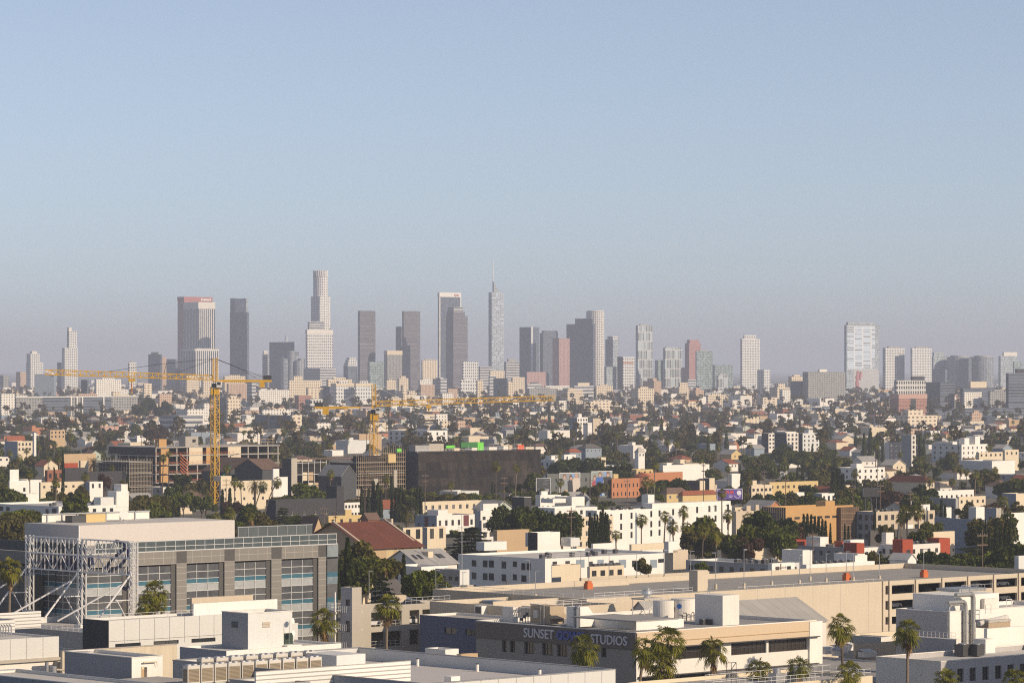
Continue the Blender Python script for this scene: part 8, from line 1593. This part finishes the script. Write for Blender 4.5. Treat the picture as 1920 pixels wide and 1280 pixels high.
while len(HOUSES) < 205 and tries < 9000:
    tries += 1
    py = 792 + 190 * g.random() ** 1.25; D = rowD(py); px = g.uniform(-10, 1930); x = (px - 960) / F * D
    big = g.random() < .3; Lx, Ly = (g.uniform(14, 30), g.uniform(11, 20)) if big else (g.uniform(8, 15), g.uniform(8, 13)); h = g.choice((6.5, 7, 9.5, 10, 12.5, 13)) if big else g.uniform(3.4, 6.2)
    xc, yc = x + (Lx * SX - Ly * SY) / 2, D + (Lx * SY + Ly * SX) / 2
    if foot_hit(xc, yc, max(Lx, Ly) * .62): continue
    xr = w2px(x + Lx * SX, D + Lx * SY, 0)[0]; xl = w2px(x - Ly * SY, D + Ly * SX, 0)[0]; yt = w2px(x, D, gz(D) + h)[1]
    if covers(xl, yt - 4, xr, py, D, .12): continue
    wl, rf = g.choice(PAL), g.choice(RPAL); ty = g.random(); grp = 'houses in the residential streets'
    if big or ty < .3:
        rf = g.choice(('white', 'white', 'pale', 'grey')); n = max(2, int(Lx / 4.2)); m_ = max(1, int(h / 3.2)); win = D < 2600
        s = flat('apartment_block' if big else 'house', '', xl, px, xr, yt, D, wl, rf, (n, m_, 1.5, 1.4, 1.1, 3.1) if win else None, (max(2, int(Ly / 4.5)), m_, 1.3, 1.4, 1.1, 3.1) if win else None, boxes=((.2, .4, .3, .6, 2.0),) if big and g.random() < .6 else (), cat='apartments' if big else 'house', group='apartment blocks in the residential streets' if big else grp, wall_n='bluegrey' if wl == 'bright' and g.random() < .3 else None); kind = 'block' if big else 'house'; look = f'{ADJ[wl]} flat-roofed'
    elif ty < .62:
        s = hip_house('house', '', xl, px, xr, yt, D, g.uniform(1.8, 3.0), wl, rf if rf not in ('white', 'pale') else 'brown', (2,) if D < 2600 else None, grp); kind = 'house'; look = f'{ADJ[wl]} {RADJ[rf if rf not in ("white", "pale") else "brown"]} hip-roofed'
    else:
        rf = rf if rf != 'white' else 'grey'
        s = gable_hall('house', '', px, yt, D, xl, xr, g.uniform(1.8, 3.4), WL[wl], RF[rf], over=.5, ridge=g.choice('xy'), cat='house', group=grp, oxp=[(Lx * .3, Lx * .3 + 1.2, h - 2.3, h - .9), (Lx * .65, Lx * .65 + 1.2, h - 2.3, h - .9)] if D < 2600 and h > 3 else ()); kind = 'house'; look = f'{ADJ[wl]} {RADJ[rf]} gabled'
    HOUSES.append(s); PLANTS.append((s.root, kind, px, yt, D, (look, '')))
g = random.Random(33)
def dense(px, py):                            # belts of trees seen in the photograph
    d = .55
    if px < 235 and 765 < py < 845: d = 1.0
    if 985 < px < 1420 and 790 < py < 880: d = 1.0
    if 560 < px < 720 and 800 < py < 860: d = .9
    return d
n = tries = 0
KEYS = ['mid'] * 4 + ['dark'] * 5 + ['olive'] * 5 + ['brown'] + ['bright'] * 2
while n < 150 and tries < 6000:
    tries += 1; py = 800 + 190 * g.random() ** 1.3; D = rowD(py); px = g.uniform(-15, 1935); x = (px - 960) / F * D; w_ = g.uniform(3.2, 7.5); h = g.uniform(6, 13)
    if g.random() > dense(px, py) or foot_hit(x, D, w_ * .35): continue
    yt = w2px(x, D, gz(D) + h)[1]; k = F / D
    if covers(px - w_ * k, yt, px + w_ * k, py, D): continue
    jac = g.random() < .04; broad_tree(px, yt, D, w_, None, 'jac' if jac else g.choice(KEYS)); n += 1
n = tries = 0
while n < 225 and tries < 6000:
    tries += 1; py = 790 + 180 * g.random() ** 1.5; D = rowD(py); px = g.uniform(-15, 1935); x = (px - 960) / F * D; h = g.uniform(10, 23)
    if g.random() > dense(px, py) or foot_hit(x, D, 1.0): continue
    yt = w2px(x, D, gz(D) + h)[1]; k = F / D
    if covers(px - 2 * k, yt, px + 2 * k, yt + 5 * k, D, .10): continue
    fan_palm(px, yt, D, g.uniform(1.9, 2.7)); n += 1
n = tries = 0
while n < 36 and tries < 2000:
    tries += 1; py = 810 + 150 * g.random(); D = rowD(py); px = g.uniform(0, 1920); x = (px - 960) / F * D; h = g.uniform(7, 15)
    if foot_hit(x, D, 1): continue
    yt = w2px(x, D, gz(D) + h)[1]; k = F / D
    if covers(px - 1.5 * k, yt, px + 1.5 * k, py, D, .1): continue
    cypress(px, yt, D, None, None, None, g.uniform(.9, 1.6)); n += 1
# distant masses: more houses and trees than anyone would count
g = random.Random(55); V, Q, MI = [], [], []
DM = [WL[k] for k in ('bright', 'white', 'cream', 'beige', 'tan', 'pink', 'grey', 'bluegrey', 'brick')] + [FM['whiteb'], FM['cream'], FM['creamw'], FM['tan'], FM['grey']] + [RF[k] for k in ('white', 'pale', 'grey', 'shingle', 'brown', 'tile')]
WI = [0, 0, 1, 1, 1, 2, 2, 2, 3, 4, 5, 6, 7, 8, 9, 9, 10, 10, 11, 11, 12, 13]; RI = [14, 14, 15, 16, 16, 17, 18, 19]
def put_house(x, y, z, Lx, Ly, h, wi, ri, rise):
    def p(a, b, c): return (x + a * SX - b * SY, y + a * SY + b * SX, z + c)
    b = len(V); V.extend([p(0, 0, -2), p(Lx, 0, -2), p(Lx, Ly, -2), p(0, Ly, -2), p(0, 0, h), p(Lx, 0, h), p(Lx, Ly, h), p(0, Ly, h)])
    for f in ((0, 1, 5, 4), (1, 2, 6, 5), (3, 0, 4, 7)): Q.append(tuple(i + b for i in f)); MI.append(wi)
    if rise:
        V.extend([p(0, Ly / 2, h + rise), p(Lx, Ly / 2, h + rise)])
        for f, mi in (((4, 5, 9, 8), ri), ((6, 7, 8, 9), ri), ((7, 4, 8, 8), wi), ((5, 6, 9, 9), wi)): Q.append(tuple(i + b for i in (f if f[2] != f[3] else f))); MI.append(mi)
    else: Q.append((b + 4, b + 5, b + 6, b + 7)); MI.append(ri)
def dens_ok(px, D, g): return True
n = 0
while n < 5200:
    D = 2900 + 5600 * g.random() ** .75 if n < 4600 else g.uniform(8400, 14000); px = g.uniform(-25, 1945); x = (px - 960) / F * D
    r = g.random()
    if D > 5400 and r < .12: Lx, Ly, h = g.uniform(18, 45), g.uniform(14, 26), g.uniform(9, 20)
    elif r < .34: Lx, Ly, h = g.uniform(14, 30), g.uniform(11, 20), g.uniform(6, 12.5)
    else: Lx, Ly, h = g.uniform(8, 15), g.uniform(8, 13), g.uniform(3.5, 7)
    n += 1
    if foot_hit(x + (Lx * SX - Ly * SY) / 2, D + (Lx * SY + Ly * SX) / 2, max(Lx, Ly) * .6): continue
    yt = w2px(x, D, gz(D) + h)[1]; yb = w2px(x, D, gz(D))[1]
    if covers(px - Ly * .7 * F / D, yt, px + Lx * .7 * F / D, yb, D, .15): continue
    put_house(x, D, gz(D), Lx, Ly, h, g.choice(WI), g.choice(RI) if h < 8 else g.choice((14, 15, 16)), g.uniform(1.5, 3) if h < 7.5 and g.random() < .6 else 0)
me = bpy.data.meshes.new('distant_houses'); me.from_pydata(V, [], [tuple(dict.fromkeys(q)) for q in Q])
for m_ in DM: me.materials.append(m_)
me.polygons.foreach_set('material_index', MI); me.update(); tag(link('distant_houses', me), 'countless small pale houses and flats fading towards downtown', kind='stuff')
ng = np.random.default_rng(8)
def tile(protos, pts):
    """protos: list of (V, Q); pts: rows of x, y, z, sx, sz, rot, proto"""
    Vs, Qs, off = [], [], 0
    for (x, y, z, sx, sz, rot, k) in pts:
        v, q = protos[int(k)]; c, s_ = math.cos(rot), math.sin(rot); w_ = np.empty_like(v)
        w_[:, 0] = (v[:, 0] * c - v[:, 1] * s_) * sx + x; w_[:, 1] = (v[:, 0] * s_ + v[:, 1] * c) * sx + y; w_[:, 2] = v[:, 2] * sz + z
        Vs.append(w_); Qs.append(q + off); off += len(v)
    return np.vstack(Vs), np.vstack(Qs)
FARB = [crown_broad(200 + s, 9, 16, .17) for s in range(5)]
def far_palm(seed):
    g_ = np.random.default_rng(seed); n = 26; az = g_.uniform(0, 6.28, n); el = g_.uniform(-.9, 1.3, n); p = np.stack((np.cos(az) * np.cos(el), np.sin(az) * np.cos(el), np.sin(el)), 1) * 1.0
    a, b = rand_frames(g_, n, .62, .2); Vp, Qp = quads_from(p * np.array((1.25, 1.25, .9)), a, b * .6)
    t = np.array([(-.09, 0, 0), (.09, 0, 0), (.07, 0, -9), (-.07, 0, -9), (0, -.09, 0), (0, .09, 0), (0, .07, -9), (0, -.07, -9)]); return np.vstack((Vp, t)), np.vstack((Qp, np.array([(0, 1, 2, 3), (4, 5, 6, 7)]) + len(Vp)))
FARP = [far_palm(300 + s) for s in range(4)]
def scatter(n, lo, hi, pw, hr, wr, palm=False):
    out = []; g = random.Random(n)
    while len(out) < n:
        D = lo + (hi - lo) * g.random() ** pw; px = g.uniform(-25, 1945); x = (px - 960) / F * D; h = g.uniform(*hr); w_ = g.uniform(*wr)
        n_ = math.sin(x * .008 + 3) * math.sin(D * .004) + .6 * math.sin(x * .021) * math.sin(D * .011 + 1)      # thicker and thinner streets
        if g.random() > .6 + .4 * n_ or (D < 6000 and foot_hit(x, D, 1.5)): continue
        yt = w2px(x, D, gz(D) + h)[1]; k = F / D
        if covers(px - w_ * k, yt, px + w_ * k, yt + h * k, D, .2): continue
        out.append((x, D, gz(D) + (h - 1.0 if palm else h - w_ * .8), w_, (w_ * g.uniform(.9, 1.2) if palm else w_ * g.uniform(.9, 1.15)), g.uniform(0, 6.28), g.randrange(4 if palm else 5)))
    return out
FAR = [('', 'dark', 1300, False), ('', 'mid', 1300, False), ('', 'olive', 1300, False), ('', 'brown', 200, False)]
for nm, key, n, _ in FAR:
    V_, Q_ = tile(FARB, scatter(n, 2700, 8300, .8, (6, 12), (3.2, 6.5))); tag(link('distant_trees', np_mesh('distant_trees', V_, Q_, [LF[key]])), f'far-off mass of {dict(dark="dark green", mid="green", olive="olive", brown="brownish")[key]} street trees below downtown', kind='stuff')
V_, Q_ = tile(FARP, scatter(2100, 2300, 8000, .85, (11, 22), (2.1, 3.0), True)); tag(link('distant_palms', np_mesh('distant_palms', V_, Q_, [leaf_mat('far palm', (0.066, 0.060, 0.024))])), 'far-off palms standing above the street trees', kind='stuff')
BELT = []
g = random.Random(77)
while len(BELT) < 1150:
    k_ = len(BELT); px, py = (g.uniform(-10, 235), g.uniform(788, 850)) if k_ < 90 else (g.uniform(985, 1420), g.uniform(812, 885)) if k_ < 190 else (g.uniform(-10, 1930), 785 + 160 * g.random()); D = rowD(py); x = (px - 960) / F * D; w_ = g.uniform(4, 7); h = g.uniform(7, 14)
    if foot_hit(x, D, 2) or covers(px - w_ * F / D, w2px(x, D, gz(D) + h)[1], px + w_ * F / D, py, D, .2): continue
    BELT.append((x, D, gz(D) + h - w_ * .8, w_, w_, g.uniform(0, 6), g.randrange(5)))
MEDB = [crown_broad(400 + s, 13, 46, .11) for s in range(5)]
for i, (key, w_) in enumerate((('olive', 'olive'), ('dark', 'dark'), ('mid', 'green'))):
    V_, Q_ = tile(MEDB, BELT[i::3]); tag(link('street_trees', np_mesh('street_trees', V_, Q_, [LF[key]])), f'thick belts of {w_} trees between the houses', kind='stuff')
# low shrubs between the nearer blocks
pts = []; g = random.Random(91)
while len(pts) < 420:
    py = 900 + 160 * g.random(); D = rowD(py) if py < 1040 else g.uniform(820, 1150); px = g.uniform(-10, 1930); x = (px - 960) / F * D
    if foot_hit(x, D, .5): continue
    w_ = g.uniform(1.5, 3.5); h = g.uniform(1.5, 4)
    if covers(px - w_ * F / D, w2px(x, D, h)[1], px + w_ * F / D, py, D, .2): continue
    pts.append((x, D, gz(D) + h * .4, w_, h * .7, g.uniform(0, 6), g.randrange(5)))
V_, Q_ = tile(MEDB, pts); tag(link('undergrowth', np_mesh('undergrowth', V_, Q_, [LF['mid']])), 'shrubs and hedges filling the yards', kind='stuff')

# ---------------------------------------------------------------- words for what has none yet
ANCH = [('the black netted building', 898, 885), ('the taller crane mast', 403, 800), ('the shorter crane mast', 702, 810), ('the concrete frame', 360, 865), ('the white slit-window block', 1245, 965), ('the white apartments', 1060, 1060), ('the red tiled hall', 690, 1000), ('the glass office', 390, 1050), ('the sign office', 1200, 1190), ('the stepped white flats', 180, 945), ('the black-painted flats', 575, 945), ('the cream flats', 470, 905), ('the white modern houses', 855, 970), ('the tall mural posters', 1098, 908), ('the orange brick block', 1215, 905), ('the purple billboard', 1368, 927), ('the black billboard', 1634, 925), ('the plywood-faced flats', 1520, 970), ('the taupe flats', 1665, 970), ('the slate tower block', 1862, 970), ('the red-cornered flats', 1600, 1030), ('the broad cedar', 1832, 1010), ('the cypress row', 1122, 985), ('the pale blue flats', 1518, 830), ('the navy balcony flats', 1685, 845), ('the white hospital-like flats', 1800, 845), ('the low white office', 1850, 872), ('the red hip roof', 1705, 900), ('the cream-yellow flats', 1485, 912), ('the grey workshop', 1775, 940), ('the red tiled wing', 30, 820), ('the long grey complex', 140, 760), ('the cream eight-storey tower', 440, 765), ('the white commercial front', 520, 780), ('the white four-storey flats', 785, 820), ('the white cube villas', 1088, 790), ('the slate-blue big house', 1100, 845), ('the dark flat-topped tree', 1085, 865), ('the ochre house', 650, 968), ('the black hoarding', 200, 890), ('the wide grey slab', 1545, 735), ('the red brick block', 1705, 755), ('the cream ten-storey block', 1210, 745), ('the parking deck', 1350, 1085), ('the right plant building', 1800, 1150), ('the yellow loading bin', 732, 850), ('the scaffold building', 700, 900), ('the orange-edged hall', 1296, 760), ('the wide cedar', 884, 1005), ('the brick shop', 100, 890), ('the dark-roofed shop row', 1420, 965), ('the white square-window flats', 1035, 880)]
buckets = {}
for r, kind, px, py, D, look in PLANTS:
    best = min(ANCH, key=lambda a: ((px - a[1]) ** 2 + (1.4 * (py - a[2])) ** 2)); dx, dy = px - best[1], py - best[2]
    rel = ('left of' if dx < 0 else 'right of') if abs(dx) > 1.1 * abs(dy) else ('above' if dy < 0 else 'below')
    buckets.setdefault((kind, best[0], rel), []).append(((dx * dx + dy * dy) ** .5, r, look))
NEAR = ['nearest', 'second nearest', 'third nearest', 'fourth nearest', 'fifth nearest', 'sixth nearest', 'seventh nearest', 'eighth nearest', 'ninth nearest', 'tenth nearest', 'eleventh nearest', 'twelfth nearest', 'thirteenth nearest', 'fourteenth nearest', 'fifteenth nearest', 'sixteenth nearest', 'seventeenth nearest', 'eighteenth nearest', 'nineteenth nearest', 'twentieth nearest', 'twenty-first nearest', 'twenty-second nearest', 'twenty-third nearest', 'twenty-fourth nearest']
SHORTLOOK = {'with a thick brown skirt of dry fronds': 'brown-skirted', 'with a green crown': 'green-crowned'}
for (kind, an, rel), L_ in buckets.items():
    for i, (_, r, lk) in enumerate(sorted(L_, key=lambda q: q[0])):
        a, b = (SHORTLOOK.get(lk[0], lk[0]), lk[1])
        r['label'] = f'{(b + " ") if b else ""}{a} {kind}, {NEAR[min(i, 23)]} one {rel} {an}'
